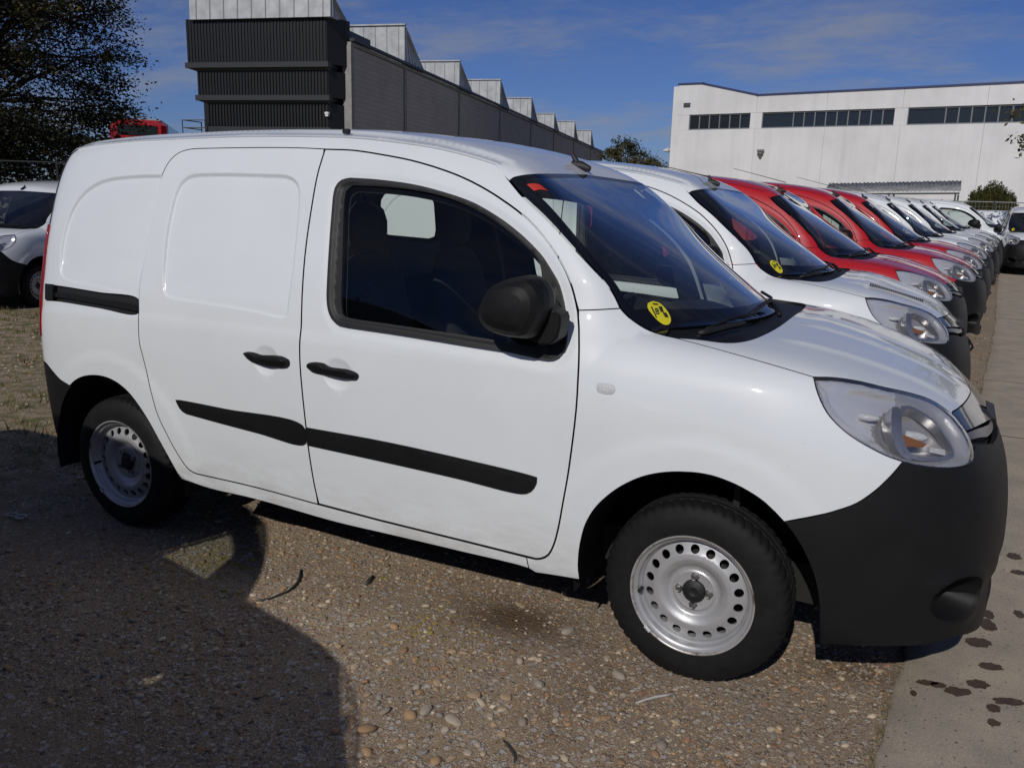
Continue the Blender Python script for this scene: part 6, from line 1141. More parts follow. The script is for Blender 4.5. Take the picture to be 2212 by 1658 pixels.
# sparse grass blades on the left of the yard and in the pavement joint
def blades(n,fx,seed,h0=.03,h1=.09):
    R=np.random.RandomState(seed); P=fx(R,n); V=np.zeros((n,3,3)); a=R.uniform(0,6.28,n); h=R.uniform(h0,h1,n); w_=R.uniform(.002,.005,n)*h/.06; dx,dy=np.cos(a),np.sin(a)
    V[:,0]=np.c_[P[:,0]-dy*w_,P[:,1]+dx*w_,0*h-.005]; V[:,1]=np.c_[P[:,0]+dy*w_,P[:,1]-dx*w_,0*h-.005]; V[:,2]=np.c_[P[:,0]+dx*h*.6,P[:,1]+dy*h*.6,h]
    return V.reshape(-1,3)
def f1(R,n):
    x=R.uniform(-11,-2.9,n*3); y=R.uniform(-.4,6,n*3); k=(vnoise(x,y,.35,31)>.56); return np.c_[x,y][k][:n] if k.sum()>=n else np.c_[x,y][:n]
def f2(R,n):
    y=R.choice([-1.02,-.86,-.70,4.9,5.1,6.8,7.4,9],n)+R.normal(0,.03,n); return np.c_[edge_x(y)-.008+R.normal(0,.008,n),y]
V=np.vstack([blades(9000,f1,1),blades(500,f2,2,.008,.022)]); me=bpy.data.meshes.new('grass'); me.from_pydata(V.tolist(),[],np.arange(len(V)).reshape(-1,3).tolist()); me.update()
o=link('grass',me,None,[mat('dry_grass',(.10,.095,.03),.8,col2=(.19,.15,.06),nscale=3)]); props(o,'thin dry grass and moss growing through the gravel','grass',kind='stuff')
# litter lying on the ground
def lay(pts,r,name,label,cat,m,flat=.5,z=.006):
    mb=MB(); P=[(x,y,float(ground_h(np.array([x]),np.array([y]))[0])+z) for x,y in pts]; mb.tube(P,r,6); o=mb.build(name,m,None,smooth=True); return props(o,label,cat)
RUBB=mat('dull_black_rubber',(.035,.035,.037),.6); PALE=mat('pale_plastic_strip',(.42,.40,.37),.6)
lay([(-.385,-1.444),(-.368,-1.452),(-.354,-1.464),(-.337,-1.476),(-.324,-1.489),(-.316,-1.503),(-.312,-1.518)],[.002,.004,.0045,.0045,.0045,.004,.002],'rubber_strip','curved grey black rubber strip on the sunlit gravel before the sill','strip',RUBB)
lay([(-.101,-1.072),(-.080,-1.04),(-.058,-1.010),(-.030,-.983),(-.007,-.957)],[.002,.004,.005,.0045,.003],'plastic_strip','pale straight plastic strip on the gravel left of the front tyre','strip',PALE)
lay([(-1.668,-.823),(-1.625,-.88),(-1.600,-.923),(-1.588,-.965),(-1.581,-1.003),(-1.60,-1.087),(-1.628,-1.131)],[.004,.007,.007,.005,.004,.004,.003],'cable','thin black bent cable at the edge of the big shadow','cable',RUBB)
lay([(-1.344,-.803),(-1.352,-.77),(-1.362,-.728)],[.007,.011,.006],'rubber_scrap','short dark rubber scrap on the gravel under the sliding door','scrap',RUBB)
lay([(-.93,-1.42+.0),(-.9,-1.43),(-.872,-1.452)] if 0 else [(-1.60,-1.36),(-1.575,-1.378),(-1.545,-1.385)],.0035,'twig','small pale twig lying in the shadow on the gravel','twig',PALE)
m=MB(); m.tube([(-3.18+.022*math.cos(a),-1.045+.022*math.sin(a),.012) for a in np.linspace(0,6.28,17)],.006,6); m.tube([(-3.20,-1.05,.012),(-3.23,-1.06,.012),(-3.262,-1.072,.012),(-3.268,-1.045,.012),(-3.24,-1.03,.012),(-3.205,-1.035,.012)],.005,6); o=m.build('ring_clip',PALE,None,smooth=True); props(o,'pale metal ring clip lying in the shade left of the rear wheel','clip')
# ---------------------------------------------------------------- the row of vans
RED={MAT['white']:MAT['red']}
G_ROW='small panel vans parked in a row'
VAN['label']='white panel van in the foreground, nearest and largest of the parked row'
# long whip aerials and the two things that only some vans carry
m=MB(); m.tube([(-.85,.03,1.745),(-1.05,.03,1.787),(-1.36,.03,1.850)],[.004,.003,.0022],5); AER=m.build('aerial','seal',None); AERM=AER.data; bpy.data.objects.remove(AER)
ROW=[(-.045,2.59,0,'white panel van with a plastic strip on its bonnet, second in the row'),
 (.0,5.18,1,'red panel van next beyond the second white van, nearest of the three red ones'),
 (.25,7.55,1,'red panel van in the middle of the three red ones'),
 (.40,9.85,1,'red panel van farthest of the three red ones, before the far white vans'),
 (.57,12.6,0,'white panel van just beyond the last red van'),
 (.80,15.45,0,'white panel van second beyond the last red van'),
 (1.00,18.0,0,'white panel van third beyond the last red van'),
 (1.17,20.5,0,'white panel van fourth beyond the last red van, before the tall one'),
 (2.05,23.4,0,'white panel van at the far end of the row, nose ahead of the others')]
VANS=[]
for dx,dy,rd,lab in ROW:
    c=copy_tree(VAN,None,RED if rd else None); c.location=(dx,dy,0); c['label']=lab; VANS.append(c)
    a=bpy.data.objects.new('aerial',AERM); COL.objects.link(a); a.parent=c
    if rd: a.rotation_euler=(0,.04,0)
    for ch in list(c.children):
        if ch.name.split('.')[0]=='windscreen':
            for s_ in list(ch.children):
                if not(dy<3 and s_.name.startswith('emissions')) or s_.name.startswith('inspection'):
                    for k_ in list(s_.children): bpy.data.objects.remove(k_)
                    bpy.data.objects.remove(s_)
    if dy>17.:
        for ch in list(c.children):
            if ch.name.split('.')[0] in ('cab_floor','engine_block','firewall','rail_runner','rail_end_cap','roof_bar_plug'): bpy.data.objects.remove(ch)
# plastic strip on the second van's bonnet
bx=np.array([(.30,-.50),(.60,-.36),(.57,-.30),(.27,-.44)]); P,_=solve(Top,bx); 
m=MB(); off_=np.array([-.045,2.59,0]); T0=[tuple(p+off_+np.array([0,0,.008])) for p in P]; T1=[tuple(p+off_+np.array([0,0,.026])) for p in P]; m.add(T0+T1,[(3,2,1,0),(4,5,6,7),(0,1,5,4),(1,2,6,5),(2,3,7,6),(3,0,4,7)]); o=m.build('plastic_profile',mat('lilac_grey_plastic',(.55,.57,.66),.4),None); props(o,'pale flat plastic profile with a dark ribbed edge on the white bonnet','strip')
A_=np.array(T0[0]);B_=np.array(T0[1]); rib=MB()
for i in range(26):
    c=A_+(B_-A_)*(i+.5)/26; rib.box(tuple(c+[-.0,-.004,.009]),(.007,.012,.016),math.radians(25))
rib.build('ribbed_edge',RUBB,o); props(o.children[0],kind='stuff')
# the van parked on the near side of the photographer: only its shadow reaches the picture
MAT['bouncecut']=paint('bounce_cutting_dark_paint',(.02,.021,.023),.1)  # colour is made up: dark, to cut light bounced into the shadow
NB=copy_tree(VAN,None,{MAT['white']:MAT['bouncecut']}); [bpy.data.objects.remove(k) for d in NB.children if d.name.startswith('front_door') for k in list(d.children) if k.name.split('.')[0] in ('mirror_shell','mirror_glass','mirror_foot')]
NB.location=(NBX,NBY,0); NB.rotation_euler=(0,0,math.radians(NBR)); NB['label']='unseen panel van beside the photographer, made dark to cut bounced light, casting the big shadow at left'
# vans standing across the yard on the left, facing the camera
LV=copy_tree(VAN); LV.location=(-10.65,3.55,0); LV.rotation_euler=(0,0,math.radians(-74)); LV.scale=(.95,.93,.885); LV['label']='white low van under the tree at the far left, its windscreen facing us'; LV['group']='vans standing across the yard'
LW=copy_tree(VAN); LW.location=(-7.2,3.2,0); LW.rotation_euler=(0,0,-math.pi/2); LW.scale=(.9,.9,.80); LW['label']='white vehicle half hidden behind the foreground van at left'; LW['group']='vans standing across the yard'
def plate(parent,digits):
    P=body_pts_front([(0,.50)])[0]; pm=MB(); pm.box((P[0]+.012,0,.50),(.012,.52,.11),bev=.003); p=pm.build('number_plate','platew',parent); b=MB(); b.box((P[0]+.0195,-.238,.50),(.002,.040,.106)); b.build('plate_strip','plateb',p)
    if digits:
        cu=bpy.data.curves.new('plate_text','FONT'); cu.body=digits; cu.size=.105; cu.align_x='CENTER'; cu.align_y='CENTER'; cu.extrude=.0008
        to=bpy.data.objects.new('t',cu); COL.objects.link(to); dg=bpy.context.evaluated_depsgraph_get(); me=bpy.data.meshes.new_from_object(to.evaluated_get(dg)); bpy.data.objects.remove(to)
        q=bpy.data.objects.new('plate_text',me); COL.objects.link(q); me.materials.clear(); me.materials.append(MAT['ink']); q.parent=p; q.matrix_local=Matrix.Translation((P[0]+.0215,.02,.50))@Matrix(((0,0,1,0),(1,0,0,0),(0,1,0,0),(0,0,0,1)))
plate(LW,None)
# cars at the right edge beyond the row
RC=copy_tree(VAN); RC.location=(2.95,21.9,0); RC.rotation_euler=(0,0,-math.pi/2); RC.scale=(1,.98,.93); RC['label']='white van with black bumper and number plate facing us at the right edge'; RC['group']='vehicles facing us beyond the row'
plate(RC,'8510')
RD=copy_tree(VAN); RD.location=(3.9,27.3,0); RD.rotation_euler=(0,0,0); RD.scale=(.95,.95,.86); RD['label']='white hatchback roof and side window behind the van at the right edge'; RD['group']='vehicles facing us beyond the row'
# ---------------------------------------------------------------- buildings
def frame(o,ex,ey): # local (a along ex, b along ey, z) -> world matrix
    ex=Vector(ex).normalized(); ey=Vector(ey).normalized(); return Matrix(((ex.x,ey.x,0,o[0]),(ex.y,ey.y,0,o[1]),(0,0,1,0),(0,0,0,1)))
def btop(name,label,cat,M_): t=thing(name,label,cat); t.matrix_world=M_; return t
WALLW=mat('white_precast_wall',(.70,.695,.685),.85,col2=(.62,.615,.605),nscale=.35,lo=.42,hi=.62,bump=.08,bscale=30)
def streak(m):
    t=m.node_tree; b=t.nodes['Principled BSDF']; tc=t.nodes.new('ShaderNodeTexCoord'); mp=t.nodes.new('ShaderNodeMapping'); mp.inputs['Scale'].default_value=(1.1,1.1,.05); t.links.new(tc.outputs['Object'],mp.inputs[0])
    n=t.nodes.new('ShaderNodeTexNoise'); n.inputs['Scale'].default_value=2.2; n.inputs['Detail'].default_value=7; n.inputs['Roughness'].default_value=.65; t.links.new(mp.outputs[0],n.inputs['Vector'])
    r=t.nodes.new('ShaderNodeMapRange'); t.links.new(n.outputs['Fac'],r.inputs[0]); r.inputs[1].default_value=.45; r.inputs[2].default_value=.75; r.inputs[3].default_value=1.; r.inputs[4].default_value=.90
    src=b.inputs['Base Color'].links[0].from_socket; x=t.nodes.new('ShaderNodeMix'); x.data_type='RGBA'; x.blend_type='MULTIPLY'; x.inputs[0].default_value=1; t.links.new(src,x.inputs[6]); t.links.new(r.outputs[0],x.inputs[7]); t.links.new(x.outputs[2],b.inputs['Base Color']); return m
streak(WALLW)
DWIN=mat('dark_window_glass',(.02,.025,.03),.1,spec=.6); WFR=mat('grey_window_frame',(.16,.17,.18),.5); TRIMB=mat('dark_blue_trim',(.035,.045,.12),.5); GREYD=mat('dark_grey_metal',(.06,.065,.07),.5); LAMPM=mat('grey_lamp_housing',(.20,.19,.17),.5); WHT=mat('white_enamel',(.7,.7,.7),.4)
WB=btop('white_warehouse','long white warehouse with dark window bands beyond the vans','building',frame((-13.59,46.0),(.99,-.14),(.14,.99)))
tops=[(0,8.07),(1.43,8.05),(4.62,7.29),(17.07,7.34),(62,7.45)]
tz=lambda s: float(np.interp(s,[a for a,_ in tops],[b for _,b in tops]))
jb=[0,4.62,8.33,12.0,15.7,19.4,23.1,26.8,30.5,34.2,38,42,46,50,54,58,62]
wins=[(.75,4.31),(4.96,11.66),(12.27,19.05),(19.75,26.5),(27.1,33.9),(34.5,41.4)]
for a,b in zip(jb[:-1],jb[1:]):
    m=MB(); m.box(((a+b)/2,.15,2.80),(b-a-.010,.30,5.59)); m.build('wall_panel',WALLW,WB)
    pts=[(a+.005,6.43),(b-.005,6.43),(b-.005,tz(b)),]+[(p,q) for p,q in tops[::-1] if a<p<b]+[(a+.005,tz(a))]
    m=MB(); m.prism(pts,'y',0,.30); m.build('wall_panel',WALLW,WB)
m=MB(); m.prism([(0.02,0),(61.9,0),(61.9,7.3),(4.6,7.2),(1.43,7.95),(.02,7.95)],'y',.285,.31); m.build('wall_core',WALLW,WB)
m=MB(); prev=0
for a,b in wins+[(62,62)]:
    if a-prev>.05: m.box(((a+prev)/2,.15,6.01),(a-prev,.30,.82))
    prev=b
m.build('pier',WALLW,WB)
for a,b in wins:
    m=MB(); 
    for z in (5.63,6.39): m.box(((a+b)/2,.14,z),(b-a,.12,.06))
    nm=max(2,int(round((b-a)/.58))); 
    f=None
    for i in range(nm+1):
        if 0<i<nm and (i<3 and b-a>5) : continue
        m.box((a+(b-a)*i/nm,.14,6.01),(.06,.12,.70))
    f=m.build('window',WFR,WB)
    for i in range(nm):
        p=MB(); p.box((a+(b-a)*(i+.5)/nm,.17,6.01),((b-a)/nm-.004,.02,.70)); p.build('pane',DWIN,f)
m=MB()
for (p,q) in zip(tops[:-1],tops[1:]):
    L_=math.hypot(q[0]-p[0],q[1]-p[1]); an=math.atan2(q[1]-p[1],q[0]-p[0]); m.add([(p[0]-.05,-.04,p[1]),(q[0]+.05,-.04,q[1]),(q[0]+.05,-.04,q[1]+.10),(p[0]-.05,-.04,p[1]+.10),(p[0]-.05,.34,p[1]),(q[0]+.05,.34,q[1]),(q[0]+.05,.34,q[1]+.10),(p[0]-.05,.34,p[1]+.10)],[(0,1,2,3),(4,7,6,5),(0,4,5,1),(3,2,6,7),(0,3,7,4),(1,5,6,2)])
m.build('roof_trim',TRIMB,WB)
m=MB(); m.box((-.15,10,4.0),(.3,20,8.0)); m.build('side_wall',WALLW,WB)
m=MB(); m.box((31,10.3,7.0),(62,20,.2)); m.build('roof',GREYD,WB)
m=MB(); m.box((.57,-.02,6.97),(.40,.06,.22)); v=m.build('vent',GREYD,WB)
m=MB(); m.box((5.09,-.14,4.42),(.34,.30,.14),bev=.03); m.tube([(5.09,-.12,4.36),(5.09,-.14,4.26),(5.09,-.14,4.12)],[.10,.15,.08],10); m.build('flood_lamp',LAMPM,WB)
m=MB(); m.tube([(-.2,.4,4.55),(-.75,.4,4.55)],.05,8); m.tube([(-.55,.4,4.53),(-.9,.4,4.50)],[.16,.05],10); m.build('wall_lamp',WHT,WB)
# silo behind its corner
m=MB(); n=28
m.tube([(-14.95,52,0),(-14.95,52,5.45)],.66,n); m.tube([(-14.95,52,5.45),(-14.95,52,5.62)],[.69,.60],n)
for z in (1.2,2.4,3.6,4.8): m.tube([(-14.95,52,z-.03),(-14.95,52,z+.03)],.675,n)
o=m.build('silo',mat('galvanised_steel',(.42,.43,.43),.45,metal=.5,nvar=.25,nscale=2),None,smooth=True,auto=40); props(o,'round grey steel silo behind the corner of the white warehouse','silo')
# canopy
GALV=mat('weathered_galvanised_sheet',(.33,.34,.33),.55,metal=.3,nvar=.45,nscale=3)
CN=thing('canopy','open shelter with corrugated grey roof on thin posts before the white wall','shelter',(-1.1,31,0))
for s in range(11):
    m=MB(); x0=-2.25+s*.407; nn=16; rows=[]
    for y,z in ((-.75,2.08+.013*s),(.75,2.43+.016*s)): rows.append([(x0+.407*i/nn,y,z+.018*math.cos(2*math.pi*i/nn*3)) for i in range(nn+1)])
    m.grid(rows); o=m.build('roof_sheet',GALV,CN,smooth=True); sol(o,.008)
m=MB(); m.tube([(-2.25,-.7,2.0),(2.2,-.7,2.13)],.035,6); m.build('beam',GREYD,CN)
m=MB(); m.tube([(-2.25,.7,2.30),(2.2,.7,2.48)],.035,6); m.build('beam',GREYD,CN)
for x in (-2.2,-.04,.06,2.08,2.19):
    m=MB(); m.box((x,-.68 if x in (-2.2,-.04,2.08) else .66,1.05),(.06,.06,2.1)); m.build('post',GREYD,CN)
# grey brick hall with sawtooth roof, and its black clad stair tower
EX=Vector((.974,.225,0)).normalized(); ES=Vector((-.225,.974,0)).normalized()
PG=(-20.94,25.16)
def brick_mat():
    m=bpy.data.materials.new('grey_block_wall'); m.use_nodes=True; t=m.node_tree; b=t.nodes['Principled BSDF']; b.inputs['Roughness'].default_value=.9
    tc=t.nodes.new('ShaderNodeTexCoord'); mp=t.nodes.new('ShaderNodeMapping'); mp.inputs['Rotation'].default_value=(math.pi/2,0,0); t.links.new(tc.outputs['Object'],mp.inputs[0])
    sx=t.nodes.new('ShaderNodeSeparateXYZ'); t.links.new(tc.outputs['Object'],sx.inputs[0]); cb=t.nodes.new('ShaderNodeCombineXYZ'); t.links.new(sx.outputs[0],cb.inputs[0]); t.links.new(sx.outputs[2],cb.inputs[1])
    br=t.nodes.new('ShaderNodeTexBrick'); t.links.new(cb.outputs[0],br.inputs['Vector']); br.inputs['Scale'].default_value=1.; br.inputs['Brick Width'].default_value=.4; br.inputs['Row Height'].default_value=.2; br.inputs['Mortar Size'].default_value=.012
    br.inputs['Color1'].default_value=(.43,.395,.355,1); br.inputs['Color2'].default_value=(.39,.36,.325,1); br.inputs['Mortar'].default_value=(.31,.285,.26,1)
    n=t.nodes.new('ShaderNodeTexNoise'); n.inputs['Scale'].default_value=.5; n.inputs['Detail'].default_value=8; t.links.new(tc.outputs['Object'],n.inputs['Vector']); r=t.nodes.new('ShaderNodeMapRange'); t.links.new(n.outputs['Fac'],r.inputs[0]); r.inputs[3].default_value=.75; r.inputs[4].default_value=1.15
    x=t.nodes.new('ShaderNodeMix'); x.data_type='RGBA'; x.blend_type='MULTIPLY'; x.inputs[0].default_value=1; t.links.new(br.outputs['Color'],x.inputs[6]); t.links.new(r.outputs[0],x.inputs[7]); t.links.new(x.outputs[2],b.inputs['Base Color'])
    bp=t.nodes.new('ShaderNodeBump'); bp.inputs['Strength'].default_value=.5; bp.inputs['Distance'].default_value=.01; t.links.new(br.outputs['Fac'],bp.inputs['Height']); bp.invert=True; t.links.new(bp.outputs[0],b.inputs['Normal']); return m
SEAM=mat('dull_zinc_seam',(.20,.205,.21),.5,metal=.3); BLK=brick_mat(); SIL=mat('silver_standing_seam',(.46,.47,.47),.45,metal=.3,nvar=.3,nscale=2); SILD=mat('silver_gable_sheet',(.50,.51,.53),.4,metal=.35,nvar=.2,nscale=2); CONCG=mat('grey_concrete_frame',(.30,.29,.275),.9,nvar=.25,nscale=2); BLKM=mat('black_ribbed_cladding',(.010,.0105,.012),.45,nvar=.2,nscale=4,spec=.35); DKF=mat('dark_grey_flashing',(.018,.020,.023),.5)
# local axes: a along the wall (away from us), b into the building
HB=btop('sawtooth_hall','long grey block hall in shade with silver sawtooth roof','building',frame(PG,ES,-EX))
faces=[6.1,14.7,23.9,33.6,43.1,53.9,65.5]; bays=[.10]+faces+[76]
for a,b in zip(bays[:-1],bays[1:]):
    m=MB(); m.box(((a+b)/2+.02,.15,3.62),(b-a-.26,.30,7.2)); m.build('wall_panel',BLK,HB)
    if a>0: m=MB(); m.box((a,.12,3.62),(.26,.36,7.24)); m.build('pilaster',CONCG,HB)
m=MB(); m.box((38.0,.12,7.30),(76,.36,.12)); m.build('eaves_beam',CONCG,HB)
m=MB(); m.box((38.0,-.10,7.44),(76,.20,.10)); m.build('gutter',DKF,HB)
m=MB(); m.box((3,3.2,7.3),(6,5.4,.15)); m.box((41,5,7.3),(70,9,.15)); m.build('flat_roof',DKF,HB)
def tooth(a0,top,a1,zb=7.45,lean=.0,depth=8.,b0=0.):
    pr=[(a0,zb),(a0+lean,top),(a0+lean+.12,top),(a1,zb)]
    m=MB(); m.prism(pr,'y',0.0,depth); t=m.build('sawtooth',SILD,HB); t.location=(0,b0,0)
    n=int(depth/.55); f=MB()
    for i in range(n):  # raised seams on the steep face
        y=depth*(i+.5)/n; f.add([(a0-.03,y-.02,zb),(a0+lean-.03,y-.02,top),(a0+lean-.03,y+.02,top),(a0-.03,y+.02,zb),(a0+.01,y-.02,zb),(a0+lean+.01,y-.02,top),(a0+lean+.01,y+.02,top),(a0+.01,y+.02,zb)],[(0,1,2,3),(0,4,5,1),(3,2,6,7)])
    f.build('seam',SEAM,t)
    f=MB(); f.box((a0-.012,depth/2,(zb+top)/2),(.02,depth,top-zb)) if lean==0 else f.add([(a0-.012,0,zb),(a0+lean-.012,0,top),(a0+lean-.012,depth,top),(a0-.012,depth,zb)],[(0,1,2,3)]); f.build('steep_face',SIL,t)
    f=MB(); f.box((a0+lean,depth/2,top+.03),(.20,depth+.1,.06)); f.build('ridge_cap',SIL,t)
    # ribs on the gable end, running with the slope
    g=MB(); L_=a1-a0
    for k in range(6):
        q=(k+.5)/6; p0=(a0+.1,zb+(top-zb)*(1-q)); p1=(a0+L_*(1-q)*.98,zb+.02)
        p0=(a0+L_*q*.94,zb+.03); p1=(a0+lean+.1+(L_-lean-.1)*q*.16,zb+(top-zb)*(1-.16*q)*.98)
        g.tube([(p0[0],-.012,p0[1]),(p1[0],-.012,p1[1])],.022,4)
    g.build('gable_rib',SIL,t)
for a0,zt in zip(faces,(9.10,8.85,9.08,9.04,8.80,9.12,9.18)): tooth(a0,zt,a0+2.9)
tooth(-1.10,8.92,.70,8.07,lean=.04,depth=6.0,b0=.28)
m=MB(); m.prism([(.0,7.5),(.0,8.07),(.70,8.07),(.75,7.5)],'y',.30,6.2); m.build('roof_upstand',DKF,HB)
TW=btop('stair_tower','black ribbed tower in three stepped tiers at the near end of the grey hall','building',frame((-21.26,24.14),-EX,ES))
tiers=[(6.42,8.12,-.02,6.05,0.),(5.20,6.18,.03,5.75,.14),(4.0,4.97,.08,5.45,.26)]
for k,(z0,z1,xr,xl,sb_) in enumerate(tiers):
    m=MB(); m.box(((xl+xr)/2,sb_+.45,(z0+z1)/2),(xl-xr,.9-.02*k,z1-z0)); b=m.build('tier',BLKM,TW)
    nr=int((xl-xr)/.135)
    for i in range(nr):
        r_=MB(); x=xr+(xl-xr)*(i+.5)/nr; r_.prism([(x-.048,sb_+.004),(x-.028,sb_-.035),(x+.028,sb_-.035),(x+.048,sb_+.004)],'z',z0+.05,z1-.02); r_.build('cladding_rib',BLKM,b)
    m=MB(); m.box(((xl+xr)/2,sb_+.42,z0-.03),(xl-xr+.14,1.04,.20)); m.build('flashing',DKF,b)
    zt=z0-.14; zb=(tiers[k+1][1] if k<2 else 3.8); nx=tiers[k+1] if k<2 else (0,0,.12,5.3,.36)
    m=MB(); m.add([(xr,sb_,zt),(xl,sb_,zt),(nx[3],nx[4],zb),(nx[2],nx[4],zb),(xr,.85,zt),(xl,.85,zt),(nx[3],.85,zb),(nx[2],.85,zb)],[(0,1,2,3),(0,3,7,4),(1,5,6,2)]); m.build('soffit',GREYD,b)
    # return wall to the hall
    m=MB(); m.add([(xr,sb_+.02,z0),(xr,sb_+.02,z1),(-.50+.06*k,1.05,z1-.0),(-.50+.06*k,1.05,z0)],[(0,1,2,3)]); m.build('side_cladding',BLKM,b)
m=MB(); m.box((2.7,.75,2.0),(5.1,.7,4.0)); m.build('tower_base',BLKM,TW)
m=MB(); m.box((3.0,2.6,4.0),(6.0,3.4,8.0)); m.build('tower_core',BLKM,TW)
m=MB(); m.box((.13,.20,4.60),(.17,.16,.10),bev=.02); m.box((.13,.20,4.52),(.12,.12,.07)); m.build('camera_box',WHT,TW)
# landing with guard rail
LD=btop('landing','steel landing with a dark guard rail left of the black tower','platform',frame((-21.26,24.14),-EX,ES))
m=MB(); m.box((6.0,.6,3.20),(1.2,1.2,.08)); m.build('deck',GREYD,LD)
for x,y in ((5.45,.05),(6.5,.05),(5.45,1.1),(6.5,1.1)):
    m=MB(); m.box((x,y,1.58),(.07,.07,3.16)); m.build('leg',GREYD,LD)
m=MB()
for z in (4.30,4.0): m.tube([(5.40,.02,z),(6.46,.02,z),(6.30,1.12,z)],.022,6)
for p in ((5.42,.02),(6.46,.02),(6.30,1.12)): m.tube([(p[0],p[1],3.2),(p[0],p[1],4.3)],.022,6)
m.build('guard_rail',GREYD,LD)
# red double-deck bus far left
b0=Vector((-30.30,24.34,0)); far=Vector((-36.9,33.2,0)); d_=(Vector(BUSFAR)-b0).normalized(); rt=Vector((d_.y,-d_.x,0))
BS=btop('double_deck_bus','red double-deck bus with its rear window toward us behind the tree','bus',Matrix(((d_.x,-rt.x,0,b0.x),(d_.y,-rt.y,0,b0.y),(0,0,1,0),(0,0,0,1))))
BR=mat('red_bus_paint',(.36,.012,.015),.3,coat=.6); BG=mat('dark_bus_glass',(.02,.025,.028),.08,spec=.6); BROOF=mat('grey_bus_roof',(.30,.30,.31),.5)
Lb,Wb,Hb=9.8,2.35,4.47
m=MB(); m.box((Lb/2,Wb/2,2.40),(Lb,Wb,4.10),bev=.22); b=m.build('body',BR,BS,smooth=True,auto=35)
m=MB(); m.box((-.004,Wb/2,3.99),(.03,Wb*.70,.42),bev=.04); m.build('rear_window',BG,b)
for i in range(7):
    m=MB(); m.box((.55+1.32*i+.62,-.004,3.95),(1.26,.03,.72)); m.build('side_window',BG,b)
    m=MB(); m.box((.55+1.32*i+.62,-.004,2.1),(1.26,.03,.80)); m.build('side_window',BG,b)
m=MB(); m.box((Lb/2,Wb/2,Hb-.0),(Lb-.5,Wb-.5,.06)); m.build('roof',BROOF,BS)
for x in (1.8,7.6):
    for y in (.12,Wb-.12):
        m=MB(); m.tube([(x,y-.14,.50),(x,y+.14,.50)],.50,20); m.build('wheel','rubber',BS,smooth=True,auto=40)
# ---------------------------------------------------------------- trees, hedges, fences
def leaf_mat(name,c1,c2,c3=None):
    m=bpy.data.materials.new(name); m.use_nodes=True; t=m.node_tree; b=t.nodes['Principled BSDF']; b.inputs['Roughness'].default_value=.55; b.inputs['Specular IOR Level'].default_value=.3
    a=t.nodes.new('ShaderNodeAttribute'); a.attribute_name='tone'; r=t.nodes.new('ShaderNodeValToRGB'); t.links.new(a.outputs['Fac'],r.inputs[0]); e=r.color_ramp.elements; e[0].color=(*c1,1); e[1].color=(*c2,1)
    if c3: q=e.new(.86); q.color=(*c2,1); e[len(e)-1].color=(*c3,1); 
    t.links.new(r.outputs[0],b.inputs['Base Color'])
    tr=t.nodes.new('ShaderNodeBsdfTranslucent'); t.links.new(r.outputs[0],tr.inputs[0]); mx=t.nodes.new('ShaderNodeMixShader'); mx.inputs[0].default_value=.25; o=t.nodes['Material Output']; t.links.new(b.outputs[0],mx.inputs[1]); t.links.new(tr.outputs[0],mx.inputs[2]); t.links.new(mx.outputs[0],o.inputs[0]); return m
BARK=mat('grey_brown_bark',(.055,.043,.034),.9,nvar=.4,nscale=12)
def leaves(name,P,size,R,parent,m,droop=.3,asp=.5,tone=None):
    n=len(P); a=R.uniform(0,6.28,n); u=np.c_[np.cos(a),np.sin(a),R.normal(-droop,.45,n)]; u/=np.linalg.norm(u,axis=1,keepdims=True); w_=np.cross(u,R.normal(0,1,(n,3))); w_/=np.linalg.norm(w_,axis=1,keepdims=True)
    s=size*R.uniform(.6,1.35,n)[:,None]; V=np.stack([P-w_*s*asp*.15,P+u*s*.5-w_*s*asp*.5,P+u*s,P+u*s*.5+w_*s*asp*.5],1).reshape(-1,3); F=np.arange(n*4).reshape(-1,4)
    me=bpy.data.meshes.new(name); me.vertices.add(len(V)); me.vertices.foreach_set('co',V.astype(np.float32).ravel()); me.loops.add(n*4); me.loops.foreach_set('vertex_index',F.astype(np.int32).ravel()); me.polygons.add(n); me.polygons.foreach_set('loop_start',np.arange(0,n*4,4,dtype=np.int32)); me.update(calc_edges=True)
    at=me.attributes.new('tone','FLOAT','POINT'); tn=R.rand(n) if tone is None else tone; at.data.foreach_set('value',np.repeat(tn,4).astype(np.float32)); return link(name,me,parent,[m])
